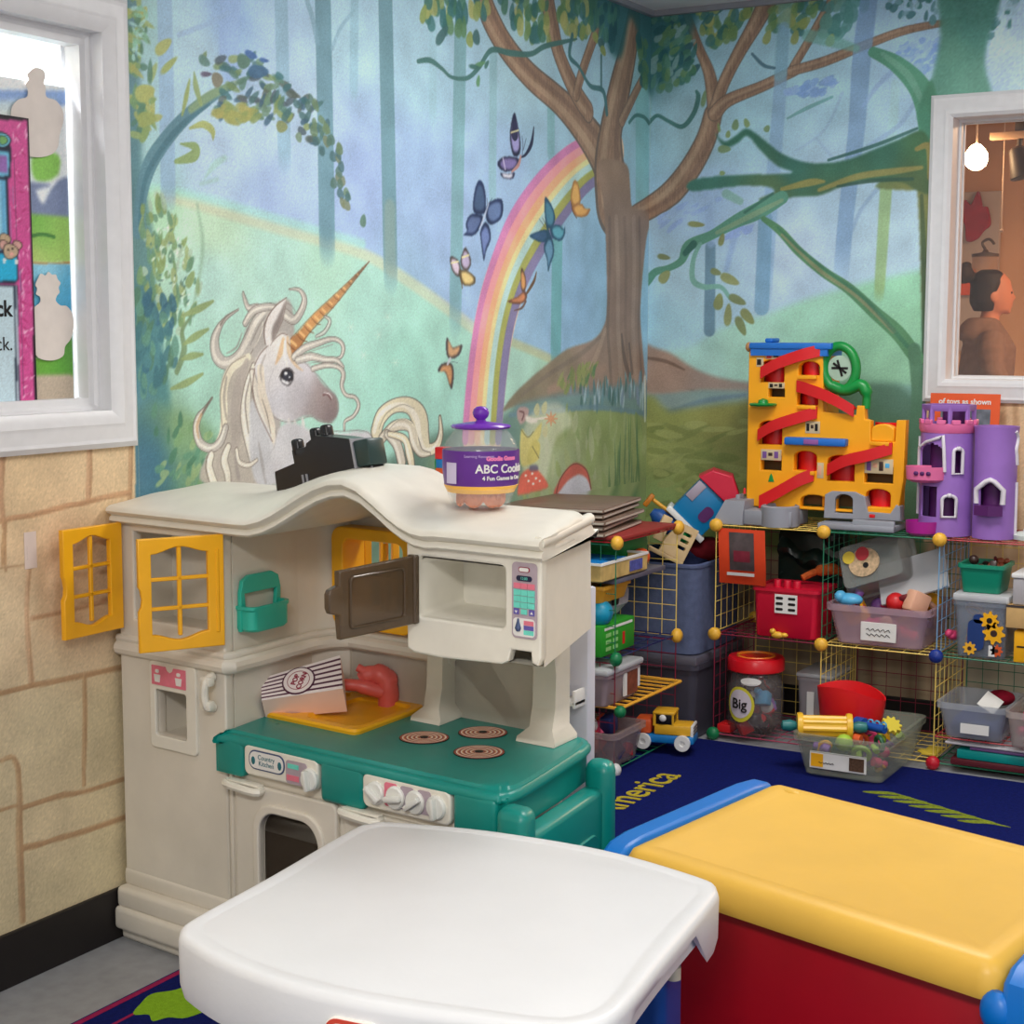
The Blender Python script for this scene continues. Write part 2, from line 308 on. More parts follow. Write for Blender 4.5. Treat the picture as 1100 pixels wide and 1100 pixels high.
# brush strokes of the wall mural and the window posters, in millimetres along and up their walls
MURAL=[
('L','P',[-2823,2396,72,3055,155,155,-2885,681],[(-2743,2127,(140,190,190)),(-2553,2071,(165,207,226)),(-2412,2180,(130,175,225)),(-2229,2164,(155,195,228)),(-2233,2000,(165,197,226)),(-1946,2158,(158,205,224)),(-1577,2211,(152,198,218)),(-976,2297,(152,198,212)),(-447,2182,(145,192,212)),(-71,2326,(130,185,195)),(-2492,1836,(165,198,228)),(-2277,1738,(150,182,228)),(-2054,1973,(165,200,228)),(-1863,1842,(142,172,222)),(-1578,2078,(150,198,218)),(-1579,1945,(140,182,220)),(-1480,1764,(132,168,205)),(-974,1914,(138,182,210)),(-973,1706,(128,174,205)),(-578,1500,(122,172,208)),(-364,1603,(125,175,205)),(-48,1438,(130,185,212)),(-1632,1567,(130,178,200)),(-2724,1772,(150,200,200))],0.0,1,0),
('R','P',[-83,3314,1625,3058,1750,42,-44,-193],[(23,2435,(110,170,185)),(159,2122,(142,190,205)),(378,2176,(142,196,216)),(550,2392,(142,196,216)),(725,2251,(148,198,220)),(954,2360,(150,196,230)),(1240,2337,(172,208,240)),(385,1776,(146,184,215)),(733,1961,(150,188,212)),(566,1704,(165,196,222)),(940,1728,(160,196,216)),(166,1610,(148,192,212)),(93,1438,(142,196,216)),(218,1899,(138,180,220)),(830,2084,(146,190,212))],0.0,1,0),
('L','P',[-1968,2081,-1815,2081,-1628,2046,-1373,2034,-975,2033,-972,1495,-1979,1482],(140,172,222),34.5,0.45,1),
('L','P',[-2817,1744,-2725,1745,-2546,1729,-2240,1691,-1866,1643,-1632,1575,-1376,1476,-1209,1405,-1045,1392,-713,1315,-431,1238,-423,734,-2874,983],[(-2726,1719,(165,215,170)),(-2497,1668,(180,218,180)),(-2500,1543,(165,214,200)),(-2243,1574,(162,212,196)),(-1823,1484,(150,206,190)),(-2040,1631,(160,210,185)),(-1684,1298,(142,206,186)),(-1431,1179,(140,200,182)),(-971,1283,(152,202,182)),(-779,1216,(150,195,165)),(-2679,1209,(130,180,150)),(-2576,1317,(150,205,185))],5.2,1,1),
('L','S',[-2694,1736,-2547,1718,-2240,1679,-1866,1630,-1632,1559,-1321,1445,-1181,1387],[26.8,27.7,29.6,32.8,36.8,39.9,41.7],(196,196,160),12.9,0.6,0),
('L','S',[-1063,1387,-780,1326,-645,1282],[28.6,30.5,32.7],(176,178,130),12.0,0.7,0),
('L','S',[-2756,1749,-2546,1738,-2240,1703,-1866,1658],[21.5,22.8,24.6,26.5],(150,222,190),14.8,0.55,0),
('L','S',[-2657,2193,-2657,1971,-2659,1711],[51.0,51.3,51.7],(128,170,205),4.7,0.75,2),
('L','S',[-2418,2235,-2424,2160,-2431,2035],[76.7,76.9,77.2],(135,175,225),11.1,0.8,2),
('L','S',[-2611,2110,-2510,2151,-2430,2191],[12.7,13.0,13.4],(135,175,215),4.3,0.6,0),
('L','S',[-2219,2270,-2216,2073,-2213,1840],[54.0,54.3,54.6],(124,172,194),5.1,0.75,2),
('L','S',[-2040,2301,-2035,1984,-2032,1619],[70.4,71.0,71.7],(96,148,165),4.3,0.92,2),
('L','S',[-2117,2287,-2086,2233,-2067,2177],[20.0,20.5,20.8],(115,165,185),3.6,0.7,0),
('L','S',[-1900,2283,-1961,2229,-2001,2169],[11.9,12.7,13.7],(125,175,195),3.7,0.7,0),
('L','S',[-1895,2326,-1899,2202,-1904,2054],[39.0,39.1,39.3],(130,182,200),5.4,0.7,2),
('L','S',[-1747,2352,-1738,1976,-1729,1551],[69.5,70.3,71.1],(94,145,158),4.1,0.92,2),
('L','S',[-1731,1762,-1732,1683,-1728,1578],[56.5,56.7,56.9],(150,165,140),13.1,0.4,2),
('L','S',[-1496,2395,-1500,2222,-1504,2026],[40.3,40.4,40.6],(140,190,205),5.8,0.7,2),
('L','S',[-1346,2326,-1363,1897,-1381,1425],[68.9,69.4,70.0],(108,164,172),4.9,0.88,2),
('L','S',[-1152,2272,-1155,2050,-1158,1804],[45.6,45.8,46.1],(125,178,188),6.2,0.75,2),
('L','S',[-775,2220,-774,2121,-773,1998],[51.8,52.0,52.1],(110,175,180),6.7,0.7,2),
('L','S',[-720,1935,-727,1639,-733,1306],[72.7,73.1,73.5],(85,165,168),5.6,0.85,2),
('L','S',[-70,2292,-64,2073,-58,1804],[112.2,112.7,113.4],(105,180,180),6.7,0.7,2),
('R','S',[-10,2302,-19,2080,-28,1822],[38.4,38.6,38.8],(125,185,185),6.8,0.5,2),
('L','P',[-2827,2275,-2749,2290,-2746,2043,-2746,1855,-2737,1750,-2710,1624,-2709,1473,-2675,1319,-2663,1186,-2659,1006,-2872,1026],[(-2776,2039,(75,125,135)),(-2779,1789,(70,125,135)),(-2760,1621,(80,130,130)),(-2767,1429,(45,110,120)),(-2759,1212,(60,120,150)),(-2779,1083,(95,125,165)),(-2715,1100,(30,95,120)),(-2693,1276,(60,130,130))],8.1,0.95,1),
('L','S',[-2766,1642,-2750,1728,-2723,1794,-2674,1852,-2597,1918,-2505,1977,-2417,2019],[30.2,38.6,43.8,40.1,35.8,30.0,18.4],(75,130,145),3.4,0.95,0),
('L','S',[-2759,1664,-2737,1761,-2684,1833,-2604,1904,-2505,1963],[9.0,14.3,15.3,14.3,7.0],(45,105,120),4.3,0.6,0),
('L','S',[-2574,1942,-2495,1987,-2373,2038],[18.2,22.6,9.1],(150,170,90),6.6,0.6,0),
('L','R',[-2789,2185,-2734,2194,-2712,2140,-2740,2032,-2691,2009,-2688,1908,-2758,1850,-2785,1955],60,[24.8,58.9],[11.1,19.8],(-60,90),[(135,165,80),(150,170,85),(120,155,80),(100,145,95),(165,170,75),(70,125,100)]),
('L','R',[-2766,2164,-2712,2140,-2727,2063,-2771,2007],26,[12.5,31.3],[6.4,12.0],(-60,90),[(120,185,150),(150,205,200),(70,120,90)]),
('L','D',[(-2730,1962,69.0,37.4,20),(-2726,1903,63.3,33.2,13),(-2733,1869,51.3,20.4,51),(-2664,2076,66.7,26.7,35),(-2646,2036,71.0,16.7,38)],[(165,172,80),(150,165,75),(130,160,85)]),
('L','R',[-2533,2074,-2443,2104,-2386,2099,-2283,2110,-2231,2070,-2146,2034,-2066,2015,-2043,1921,-2109,1904,-2171,1960,-2302,1950,-2419,1937,-2496,1938,-2445,2006,-2388,2041],95,[31.0,58.6],[12.9,21.4],(-30,60),[(60,110,110),(80,130,110),(120,150,85),(50,95,120),(85,100,90),(140,160,80),(100,140,110),(70,90,100),(45,110,115)]),
('L','D',[(-2343,2103,48.2,19.4,-5),(-2314,2066,82.5,31.8,8),(-2291,2097,36.9,11.2,2)],[(40,95,160),(45,100,140)]),
('L','D',[(-2514,2033,41.4,12.2,8),(-2473,2025,42.4,34.9,14),(-2520,2063,41.9,24.9,-13),(-2375,1988,34.1,12.6,-6),(-2372,2083,51.3,35.8,8)],[(95,85,110),(125,120,95),(90,140,130),(90,100,110),(75,120,100)]),
('L','R',[-2489,1952,-2346,1982,-2317,1949,-2448,1925],22,[35.1,63.1],[13.1,21.9],(-20,40),[(150,155,70),(130,150,75),(165,160,70)]),
('L','R',[-2096,2038,-2057,2023,-2018,1961,-1973,1926,-1951,1833,-1917,1753,-1952,1751,-1998,1802,-2054,1891,-2098,1913,-2130,1963],34,[22.3,39.5],[18.6,30.5],(-70,-20),[(75,115,100),(100,130,90),(60,105,110),(115,125,85)]),
('L','D',[(-1863,1722,36.7,27.9,72),(-2151,1921,25.7,26.2,59),(-2222,1940,46.8,29.3,6)],[(85,125,105),(120,150,120),(130,140,80)]),
('L','S',[-2604,1926,-2588,1971,-2575,2012],[6.1,14.7,4.9],(150,170,80),4.3,0.9,0),
('L','S',[-2536,1960,-2552,1997,-2558,2031],[10.9,20.5,4.1],(140,165,95),4.4,0.9,0),
('L','S',[-2578,1898,-2531,1912,-2497,1902,-2494,1880],[6.1,17.7,20.8,4.2],(160,172,85),2.2,0.95,0),
('L','S',[-2612,1858,-2559,1856,-2567,1834,-2630,1815],[4.4,21.7,28.2,11.2],(135,165,90),2.2,0.95,0),
('L','S',[-2528,1784,-2492,1818,-2450,1840],[4.3,20.1,14.3],(150,200,185),8.9,0.7,0),
('L','S',[-2542,1770,-2480,1786],[11.5,13.5],(145,190,185),8.9,0.7,0),
('L','R',[-2751,1707,-2694,1741,-2612,1655,-2548,1551,-2572,1443,-2640,1398,-2761,1416,-2768,1578],110,[17.7,48.7],[10.7,23.8],(50,110),[(135,160,90),(110,150,90),(150,170,100),(90,140,105),(125,150,75),(160,190,160)]),
('L','R',[-2728,1644,-2657,1678,-2613,1615,-2584,1479,-2651,1451,-2714,1511],60,[7.8,16.8],[3.8,7.7],(0,90),[(190,220,195),(205,225,200),(80,125,110)]),
('L','R',[-2779,1510,-2618,1478,-2640,1407,-2644,1278,-2790,1283],55,[26.4,61.5],[14.3,29.9],(50,110),[(45,110,120),(60,125,130),(35,100,125),(80,140,120),(70,120,90)]),
('L','S',[-2642,1319,-2614,1371,-2620,1416,-2585,1452],[16.1,19.7,12.8,5.7],(110,140,95),4.4,0.9,0),
('L','S',[-2619,1452,-2558,1470,-2505,1489],[7.4,18.8,7.7],(135,160,95),3.3,0.95,0),
('L','S',[-2614,1385,-2573,1403,-2525,1421],[7.8,19.3,7.7],(135,160,95),3.3,0.95,0),
('L','S',[-2622,1349,-2588,1356,-2547,1360],[7.3,18.2,7.3],(135,160,95),3.3,0.95,0),
('L','S',[-2663,1279,-2610,1291,-2549,1312],[7.3,18.9,7.8],(135,160,95),3.3,0.95,0),
('L','S',[-2557,1720,-2539,1632,-2555,1542,-2578,1479],[6.8,10.9,9.3,6.5],(125,170,135),11.1,0.6,0),
('L','P',[-2789,1235,-2645,1229,-2494,1154,-2445,986,-2797,1008],[(-2746,1102,(40,105,130)),(-2613,1183,(120,160,100)),(-2565,1089,(90,140,105)),(-2479,1036,(110,150,110))],15.1,0.85,1),
('L','R',[-2726,1233,-2528,1179,-2462,1012,-2717,1034],40,[21.8,49.0],[10.2,20.5],(0,90),[(60,120,90),(110,155,100),(140,170,110),(80,140,110)]),
('L','P',[-1853,986,-1829,1024,-1637,1078,-1431,1117,-1092,1147,-971,1191,-712,1198,-280,1173,85,1117,111,163,-1860,503],[(-1637,1051,(85,125,110)),(-1431,1094,(90,130,115)),(-1432,951,(120,150,95)),(-1092,1075,(95,135,125)),(-711,1086,(140,158,95)),(-353,1034,(135,155,85)),(-709,957,(150,168,120)),(-350,863,(150,165,105)),(-37,980,(140,155,90)),(-32,766,(130,150,90))],10.6,1,1),
('L','S',[-1218,1076,-1207,1170,-1178,1317,-1131,1464,-1058,1591,-949,1717,-794,1843,-619,1951,-462,2015,-298,2061],[229.9,240.7,238.5,241.0,233.1,221.4,219.6,200.4,174.8,158.4],(235,190,150),5.9,1,0),
('L','S',[-1322,1082,-1311,1174,-1277,1333,-1226,1492,-1152,1624,-1046,1767,-900,1890,-720,1997,-551,2066,-373,2106],[38.8,38.7,43.8,42.4,45.0,41.2,36.5,33.2,30.1,26.3],(196,104,166),6.4,0.95,0),
('L','S',[-1285,1080,-1274,1173,-1242,1327,-1193,1482,-1118,1612,-1011,1750,-862,1874,-684,1980,-519,2048,-346,2090],[39.3,39.2,44.4,42.9,45.2,41.3,37.0,33.7,30.5,26.7],(238,136,142),6.4,0.95,0),
('L','S',[-1248,1078,-1236,1171,-1206,1321,-1158,1472,-1084,1600,-976,1732,-824,1857,-648,1964,-487,2030,-319,2074],[39.8,39.7,44.9,43.4,45.4,41.4,37.6,34.2,31.0,27.1],(244,164,104),6.5,0.95,0),
('L','S',[-1214,1076,-1202,1170,-1174,1316,-1127,1463,-1054,1589,-945,1715,-790,1841,-615,1949,-459,2013,-295,2059],[40.3,40.2,45.5,43.9,45.6,41.5,38.1,34.7,31.5,27.6],(226,206,128),6.5,0.95,0),
('L','S',[-1188,1075,-1177,1169,-1149,1312,-1104,1456,-1031,1581,-921,1703,-764,1830,-590,1938,-437,2001,-276,2049],[40.6,40.5,45.9,44.2,45.7,41.6,38.4,35.1,31.9,28.0],(160,204,200),6.5,0.95,0),
('L','S',[-1154,1073,-1142,1167,-1116,1307,-1073,1446,-999,1570,-888,1687,-729,1814,-556,1923,-407,1984,-252,2034],[41.1,41.0,46.4,44.7,45.8,41.6,39.0,35.7,32.5,28.6],(158,164,60),6.6,0.95,0),
('L','S',[-1119,1071,-1107,1166,-1083,1301,-1041,1437,-968,1559,-856,1670,-694,1798,-522,1908,-378,1968,-227,2019],[41.6,41.5,47.0,45.1,45.9,41.6,39.5,36.2,33.1,29.3],(118,112,160),6.6,0.95,0),
('L','S',[-1231,2455,-1170,2382,-1066,2307,-914,2241,-722,2187,-552,2122,-408,2041,-333,1966],[98.6,103.6,96.6,95.1,104.6,137.6,173.9,208.2],(105,92,80),3.3,0.95,0),
('L','S',[-1231,2455,-1170,2382,-1066,2307,-914,2241,-722,2187,-552,2122,-408,2041,-333,1966],[84.8,89.1,83.1,81.8,90.0,118.3,149.6,179.1],(150,118,92),3.9,1,1),
('L','S',[-1254,2451,-1196,2378,-1094,2303,-947,2236,-760,2182,-598,2118,-459,2036,-389,1962],[21.7,22.8,21.2,20.9,23.1,30.4,38.3,45.9],(182,152,118),6.9,0.6,0),
('L','S',[-1205,2460,-1140,2387,-1033,2312,-877,2246,-679,2192,-500,2128,-350,2047,-269,1972],[19.7,20.7,19.3,19.0,20.9,27.4,34.7,41.5],(118,92,78),7.0,0.5,0),
('L','S',[-816,2528,-764,2418,-711,2329,-602,2232,-504,2175],[95.1,88.9,77.0,80.4,80.6],(105,92,80),3.6,0.95,0),
('L','S',[-816,2528,-764,2418,-711,2329,-602,2232,-504,2175],[81.8,76.4,66.2,69.2,69.3],(150,118,92),4.2,1,1),
('L','S',[-837,2525,-784,2414,-729,2326,-624,2230,-528,2172],[20.8,19.4,16.9,17.8,17.8],(182,152,118),7.4,0.6,0),
('L','S',[-792,2533,-741,2421,-689,2332,-576,2236,-475,2178],[19.2,17.9,15.4,16.0,16.1],(118,92,78),7.4,0.5,0),
('L','S',[-416,2498,-493,2391,-561,2288,-595,2221],[54.9,49.6,51.3,47.3],(105,92,80),3.8,0.95,0),
('L','S',[-416,2498,-493,2391,-561,2288,-595,2221],[47.2,42.7,44.1,40.7],(150,118,92),4.4,1,1),
('L','S',[-432,2495,-507,2389,-575,2286,-607,2219],[12.1,10.9,11.3,10.5],(182,152,118),7.9,0.6,0),
('L','S',[-398,2501,-477,2393,-546,2290,-581,2223],[11.0,9.9,10.3,9.4],(118,92,78),7.9,0.5,0),
('L','S',[-147,2541,-198,2408,-264,2268,-322,2131,-334,1999,-309,1886],[110.7,135.3,160.1,169.7,239.0,269.3],(105,92,80),3.9,0.95,0),
('L','S',[-147,2541,-198,2408,-264,2268,-322,2131,-334,1999,-309,1886],[95.2,116.4,137.7,145.9,205.5,231.6],(150,118,92),4.6,1,1),
('L','S',[-174,2537,-232,2403,-304,2263,-361,2127,-386,1995,-368,1882],[23.7,28.9,34.5,36.4,51.4,58.5],(182,152,118),8.2,0.6,0),
('L','S',[-116,2546,-160,2414,-218,2274,-277,2136,-274,2004,-241,1891],[22.8,27.9,32.8,34.9,48.6,54.4],(118,92,78),8.2,0.5,0),
('L','S',[-71,2343,-148,2266,-239,2173],[38.1,43.5,48.7],(105,92,80),4.0,0.95,0),
('L','S',[-71,2343,-148,2266,-239,2173],[32.8,37.4,41.9],(150,118,92),4.7,1,1),
('L','S',[-83,2341,-162,2264,-254,2171],[8.3,9.5,10.6],(182,152,118),8.4,0.6,0),
('L','S',[-57,2344,-133,2268,-222,2174],[7.7,8.8,9.9],(118,92,78),8.4,0.5,0),
('L','S',[-123,1841,22,1885,207,1954,382,2061,526,2183,598,2294],[82.3,94.6,119.0,133.4,149.3,154.8],(105,92,80),4.1,0.95,0),
('R','S',[-59,1851,10,1883,94,1935,168,2020,226,2118,254,2210],[79.7,87.1,95.9,89.6,82.3,74.6],(105,92,80),4.2,0.95,0),
('L','S',[-123,1841,22,1885,207,1954,382,2061,526,2183,598,2294],[70.8,81.3,102.3,114.8,128.4,133.2],(150,118,92),4.7,1,1),
('R','S',[-59,1851,10,1883,94,1935,168,2020,226,2118,254,2210],[68.5,74.9,82.5,77.1,70.8,64.1],(150,118,92),4.9,1,1),
('L','S',[-161,1839,-21,1882,158,1950,334,2056,480,2179,556,2289],[18.1,20.8,25.9,28.8,32.1,33.2],(182,152,118),8.4,0.6,0),
('R','S',[-78,1851,-10,1884,72,1935,148,2021,208,2119,237,2211],[17.6,19.2,21.1,19.8,18.2,16.5],(182,152,118),8.7,0.6,0),
('L','S',[-79,1844,72,1888,264,1958,437,2065,578,2189,646,2300],[16.5,19.0,24.0,27.3,30.7,31.9],(118,92,78),8.5,0.5,0),
('R','S',[-38,1850,33,1882,118,1934,190,2019,246,2117,272,2209],[15.9,17.4,19.1,17.9,16.4,14.9],(118,92,78),8.7,0.5,0),
('R','S',[137,2592,191,2455,237,2351,261,2223],[31.8,35.2,46.3,61.3],(105,92,80),4.0,0.95,0),
('R','S',[137,2592,191,2455,237,2351,261,2223],[27.4,30.3,39.8,52.7],(150,118,92),4.7,1,1),
('R','S',[129,2593,183,2455,226,2352,247,2224],[7.0,7.8,10.2,13.6],(182,152,118),8.3,0.6,0),
('R','S',[145,2591,200,2454,249,2350,276,2222],[6.4,7.0,9.2,12.2],(118,92,78),8.3,0.5,0),
('R','S',[476,2625,414,2517,348,2415,289,2307,261,2223],[79.8,62.1,51.5,48.3,52.2],(105,92,80),3.9,0.95,0),
('R','S',[476,2625,414,2517,348,2415,289,2307,261,2223],[68.6,53.4,44.3,41.5,44.9],(150,118,92),4.5,1,1),
('R','S',[459,2627,401,2519,337,2416,278,2308,249,2224],[17.6,13.7,11.4,10.6,11.5],(182,152,118),8.1,0.6,0),
('R','S',[495,2623,429,2516,361,2414,300,2307,274,2222],[15.9,12.4,10.3,9.6,10.4],(118,92,78),8.1,0.5,0),
('R','S',[261,2210,311,2253,447,2296,562,2340],[58.1,49.1,41.0,40.7],(105,92,80),4.0,0.95,0),
('R','S',[261,2210,311,2253,447,2296,562,2340],[50.0,42.2,35.3,35.0],(150,118,92),4.7,1,1),
('R','S',[248,2210,300,2254,438,2297,553,2340],[12.8,10.8,9.0,9.0],(182,152,118),8.4,0.6,0),
('R','S',[276,2209,324,2252,458,2295,572,2339],[11.6,9.8,8.2,8.1],(118,92,78),8.3,0.5,0),
('R','S',[717,2601,671,2529,618,2445,558,2353],[42.0,35.2,31.9,32.1],(105,92,80),3.8,0.95,0),
('R','S',[717,2601,671,2529,618,2445,558,2353],[36.2,30.3,27.4,27.6],(150,118,92),4.4,1,1),
('R','S',[708,2602,663,2530,612,2445,551,2353],[9.3,7.8,7.0,7.1],(182,152,118),7.9,0.6,0),
('R','S',[727,2600,679,2529,626,2444,566,2352],[8.4,7.0,6.4,6.4],(118,92,78),7.9,0.5,0),
('R','S',[552,2340,672,2363,822,2408,968,2446,1142,2461],[36.6,36.5,32.8,28.7,21.8],(105,92,80),3.9,0.95,0),
('R','S',[552,2340,672,2363,822,2408,968,2446,1142,2461],[31.5,31.4,28.2,24.7,18.7],(150,118,92),4.5,1,1),
('R','S',[543,2341,663,2364,814,2409,962,2446,1138,2462],[8.1,8.0,7.2,6.3,4.8],(182,152,118),8.1,0.6,0),
('R','S',[561,2340,681,2363,830,2408,975,2445,1148,2461],[7.3,7.3,6.6,5.7,4.4],(118,92,78),8.1,0.5,0),
('L','P',[-408,2019,-421,1953,-384,1881,-359,1735,-347,1503,-376,1430,-463,1384,-646,1356,-780,1310,-896,1266,-1020,1211,-1092,1159,-995,1174,-712,1188,-430,1188,-25,1164,-28,1280,-47,1368,-66,1507,-24,1751,23,1850,-59,1866,-147,1874,-165,1946,-190,2018,-297,2029],[(-293,1804,(140,116,98)),(-210,1505,(142,114,98)),(-433,1321,(150,125,108)),(-712,1245,(138,124,100)),(-971,1191,(128,120,95)),(-44,1263,(152,122,104)),(-335,2032,(150,122,98))],3.9,1,1),
('L','S',[-330,1819,-327,1637,-338,1437,-321,1319,-304,1201],[22.4,22.5,22.5,22.5,22.6],(112,95,85),4.9,0.55,0),
('L','S',[-278,1822,-259,1639,-255,1437,-237,1318,-219,1198],[30.4,30.6,30.7,30.7,30.8],(165,140,120),5.0,0.55,0),
('L','S',[-209,1826,-193,1641,-193,1437,-174,1317,-156,1196],[23.3,23.4,23.5,23.4,23.5],(120,98,86),5.0,0.55,0),
('L','S',[-130,1831,-122,1644,-129,1437,-110,1316,-91,1194],[31.7,31.9,31.9,31.8,31.9],(165,138,118),5.1,0.55,0),
('L','S',[-83,1833,-74,1645,-81,1438,-62,1316,-42,1193],[20.1,20.2,20.2,20.1,20.2],(115,95,82),5.1,0.55,0),
('L','S',[-223,1403,-190,1300,-91,1180],[14.9,27.6,19.4],(95,80,72),4.1,0.7,0),
('L','S',[-360,1420,-433,1321,-561,1225],[19.1,28.6,10.2],(175,148,125),6.7,0.6,0),
('L','S',[-159,1369,-133,1265],[15.4,23.3],(90,78,72),4.1,0.6,0),
('L','S',[-971,1206,-779,1272,-541,1339,-397,1397],[11.0,18.3,19.3,12.5],(120,108,95),7.7,0.6,0),
('L','S',[-779,1216,-575,1258,-358,1286],[27.7,41.7,28.1],(158,128,108),12.6,0.7,0),
('L','P',[-559,2605,-309,2650,1,2672,522,2764,390,2599,331,2477,369,2418,194,2360,59,2349,11,2285,-47,2346,-73,2426,-123,2518,-186,2541,-244,2402,-342,2404,-394,2476,-508,2483],(30,105,110),12.3,0.85,1),
('R','P',[-291,2736,-154,2721,1,2672,224,2650,171,2523,147,2418,163,2357,88,2329,28,2340,5,2284,-22,2354,-35,2439,-59,2543,-90,2580,-120,2446,-171,2467,-199,2555,-262,2589],(30,105,110),13.7,0.85,1),
('L','R',[-488,2555,-278,2559,-305,2425,-364,2410,-452,2482],34,[38.4,86.3],[22.9,45.9],(20,100),[(20,90,100),(30,105,110),(45,120,115),(60,130,110)]),
('R','R',[2,2592,114,2594,153,2474,199,2414,185,2362,111,2320,13,2293],90,[26.5,59.6],[19.3,34.7],(20,100),[(25,100,108),(40,115,110),(60,130,100),(95,145,90),(120,170,170),(30,90,100),(75,140,120)]),
('L','R',[-122,2485,-42,2481,-30,2297,-87,2330],20,[29.5,59.1],[35.3,56.4],(50,110),[(30,100,105),(60,125,100),(85,135,90)]),
('L','R',[-1600,2390,-1153,2469,-1209,2375,-1319,2308,-1425,2314,-1517,2312],40,[38.8,72.1],[27.4,45.7],(60,105),[(40,110,110),(60,125,95),(110,150,80),(140,160,75),(50,120,120),(90,140,85),(170,175,90)]),
('L','R',[-1124,2474,-822,2527,-790,2429,-789,2360,-915,2359,-1006,2379,-1066,2427],44,[38.7,70.9],[30.2,50.4],(50,105),[(40,110,110),(60,125,95),(110,150,80),(140,160,75),(50,120,120),(90,140,85),(170,175,90)]),
('L','R',[-758,2539,-454,2592,-466,2471,-556,2419,-644,2381,-698,2428],44,[34.5,69.0],[33.7,56.2],(50,105),[(40,110,110),(60,125,95),(110,150,80),(140,160,75),(50,120,120),(90,140,85),(170,175,90)]),
('L','D',[(-1292,2301,48.3,39.9,72),(-1254,2313,46.2,42.6,80),(-1551,2333,61.0,30.0,65),(-1451,2288,87.7,31.3,42),(-451,2435,35.0,45.1,70),(-408,2420,35.3,52.2,70),(-393,2399,31.8,46.0,70)],[(140,160,75),(60,110,110)]),
('R','R',[170,2622,423,2630,371,2531,318,2477,257,2456,209,2486],60,[32.3,64.6],[22.7,37.9],(30,110),[(40,110,110),(60,125,95),(110,150,80),(140,160,75),(50,120,120),(90,140,85),(170,175,90)]),
('R','R',[492,2655,716,2633,668,2511,583,2470,514,2466,464,2497],60,[31.2,62.4],[21.7,36.1],(30,110),[(40,110,110),(60,125,95),(110,150,80),(140,160,75),(50,120,120),(90,140,85),(170,175,90)]),
('R','R',[650,2544,800,2593,835,2527,737,2441,669,2453],24,[37.1,74.2],[28.2,49.3],(30,110),[(60,135,130),(70,145,140),(90,155,140)]),
('R','D',[(541,2516,51.1,45.6,86),(458,2465,50.7,29.0,69),(563,2456,50.4,28.4,75),(694,2435,43.4,31.4,69)],[(145,160,80),(150,165,85)]),
('R','R',[882,2616,1353,2568,1359,2418,1238,2398,1064,2444,967,2468,901,2514],110,[17.9,41.7],[13.7,27.4],(0,110),[(45,115,120),(70,135,140),(110,165,180),(40,120,110),(150,195,215)]),
('L','S',[-1582,2194,-1517,2206,-1451,2191,-1399,2174,-1308,2183,-1237,2226,-1164,2287,-1048,2295,-915,2311,-821,2349,-691,2383,-591,2408],[13.0,16.8,13.3,11.6,14.1,17.4,17.4,20.2,17.5,18.2,15.2,6.1],(62,118,112),2.1,0.95,0),
('L','S',[-625,2415,-644,2344,-576,2317,-491,2265,-390,2259,-360,2185],[18.9,19.8,14.5,16.9,21.2,21.6],(55,115,120),2.5,0.95,0),
('L','S',[-407,2378,-405,2264],[14.5,14.5],(60,115,120),2.5,0.9,0),
('L','D',[(-1231,2235,66.0,14.2,18),(-1192,2240,36.0,15.9,45),(-1243,2183,36.5,20.5,71),(-1265,2222,65.2,14.1,3)],[(90,150,100),(60,115,105)]),
('L','S',[-178,2173,-123,2205,-52,2207,-11,2191],[13.1,13.8,15.4,19.6],(55,120,115),2.7,0.95,0),
('R','S',[-86,2197,-59,2223,-24,2214,-5,2192],[11.4,14.2,13.6,14.1],(55,120,115),2.8,0.95,0),
('R','S',[-5,2192,29,2217,75,2194,132,2171,176,2215,194,2271,186,2295],[14.8,13.7,13.4,17.3,18.8,18.7,10.8],(55,120,115),2.7,0.95,0),
('L','P',[-1001,1174,-712,1201,-431,1211,-43,1221,41,1172,43,1090,-279,1132,-711,1150,-970,1148],(95,135,145),9.1,0.8,1),
('L','R',[-644,1227,-28,1255,-8,1121,-574,1151],60,[38.6,77.3],[10.3,20.7],(75,105),[(70,125,130),(90,140,150),(60,105,100),(150,180,190),(110,135,160)]),
('L','R',[-713,1252,-433,1321,-344,1353,-432,1255,-644,1211],40,[29.7,66.8],[11.6,23.1],(30,110),[(120,140,70),(85,130,85),(140,150,80)]),
('L','S',[-1044,1145,-778,1146,-430,1145,-24,1107],[15.2,19.0,20.0,17.7],(90,130,150),9.1,0.7,0),
('L','R',[-970,1130,44,1083,54,686,-969,790],90,[49.1,122.8],[18.7,49.8],(60,120),[(150,165,105),(125,150,85),(140,160,90),(160,172,125)]),
('L','R',[-316,1031,-37,980,-31,730,-349,761],26,[102.3,238.6],[7.6,15.2],(80,100),[(95,130,75),(80,120,80)]),
('L','P',[-970,1062,-876,1156,-712,1172,-608,1097,-724,1054,-777,962,-816,901,-938,927],(205,210,185),9.2,0.55,1),
('L','P',[-970,1093,-920,1065,-856,1099,-830,1108,-843,1061,-881,1038,-849,992,-881,982,-970,976],(200,190,95),2.5,1,1),
('L','P',[-894,1051,-843,1042,-849,999,-887,976,-932,985],(190,180,80),2.5,1,1),
('L','P',[-995,1161,-958,1169,-920,1158,-933,1128,-970,1111,-995,1131],(170,140,135),2.4,1,1),
('L','S',[-983,1155,-952,1147,-964,1126],[4.8,8.0,8.6],(110,75,75),1.8,0.9,0),
('L','P',[-939,1138,-895,1129,-856,1118,-882,1110,-933,1119],(215,205,190),2.2,1,1),
('L','S',[-933,1122,-856,1124,-791,1125],[7.5,7.6,7.6],(210,205,185),2.2,0.95,0),
('L','S',[-765,1120,-718,1118],[9.5,3.8],(200,140,90),1.9,0.95,0),
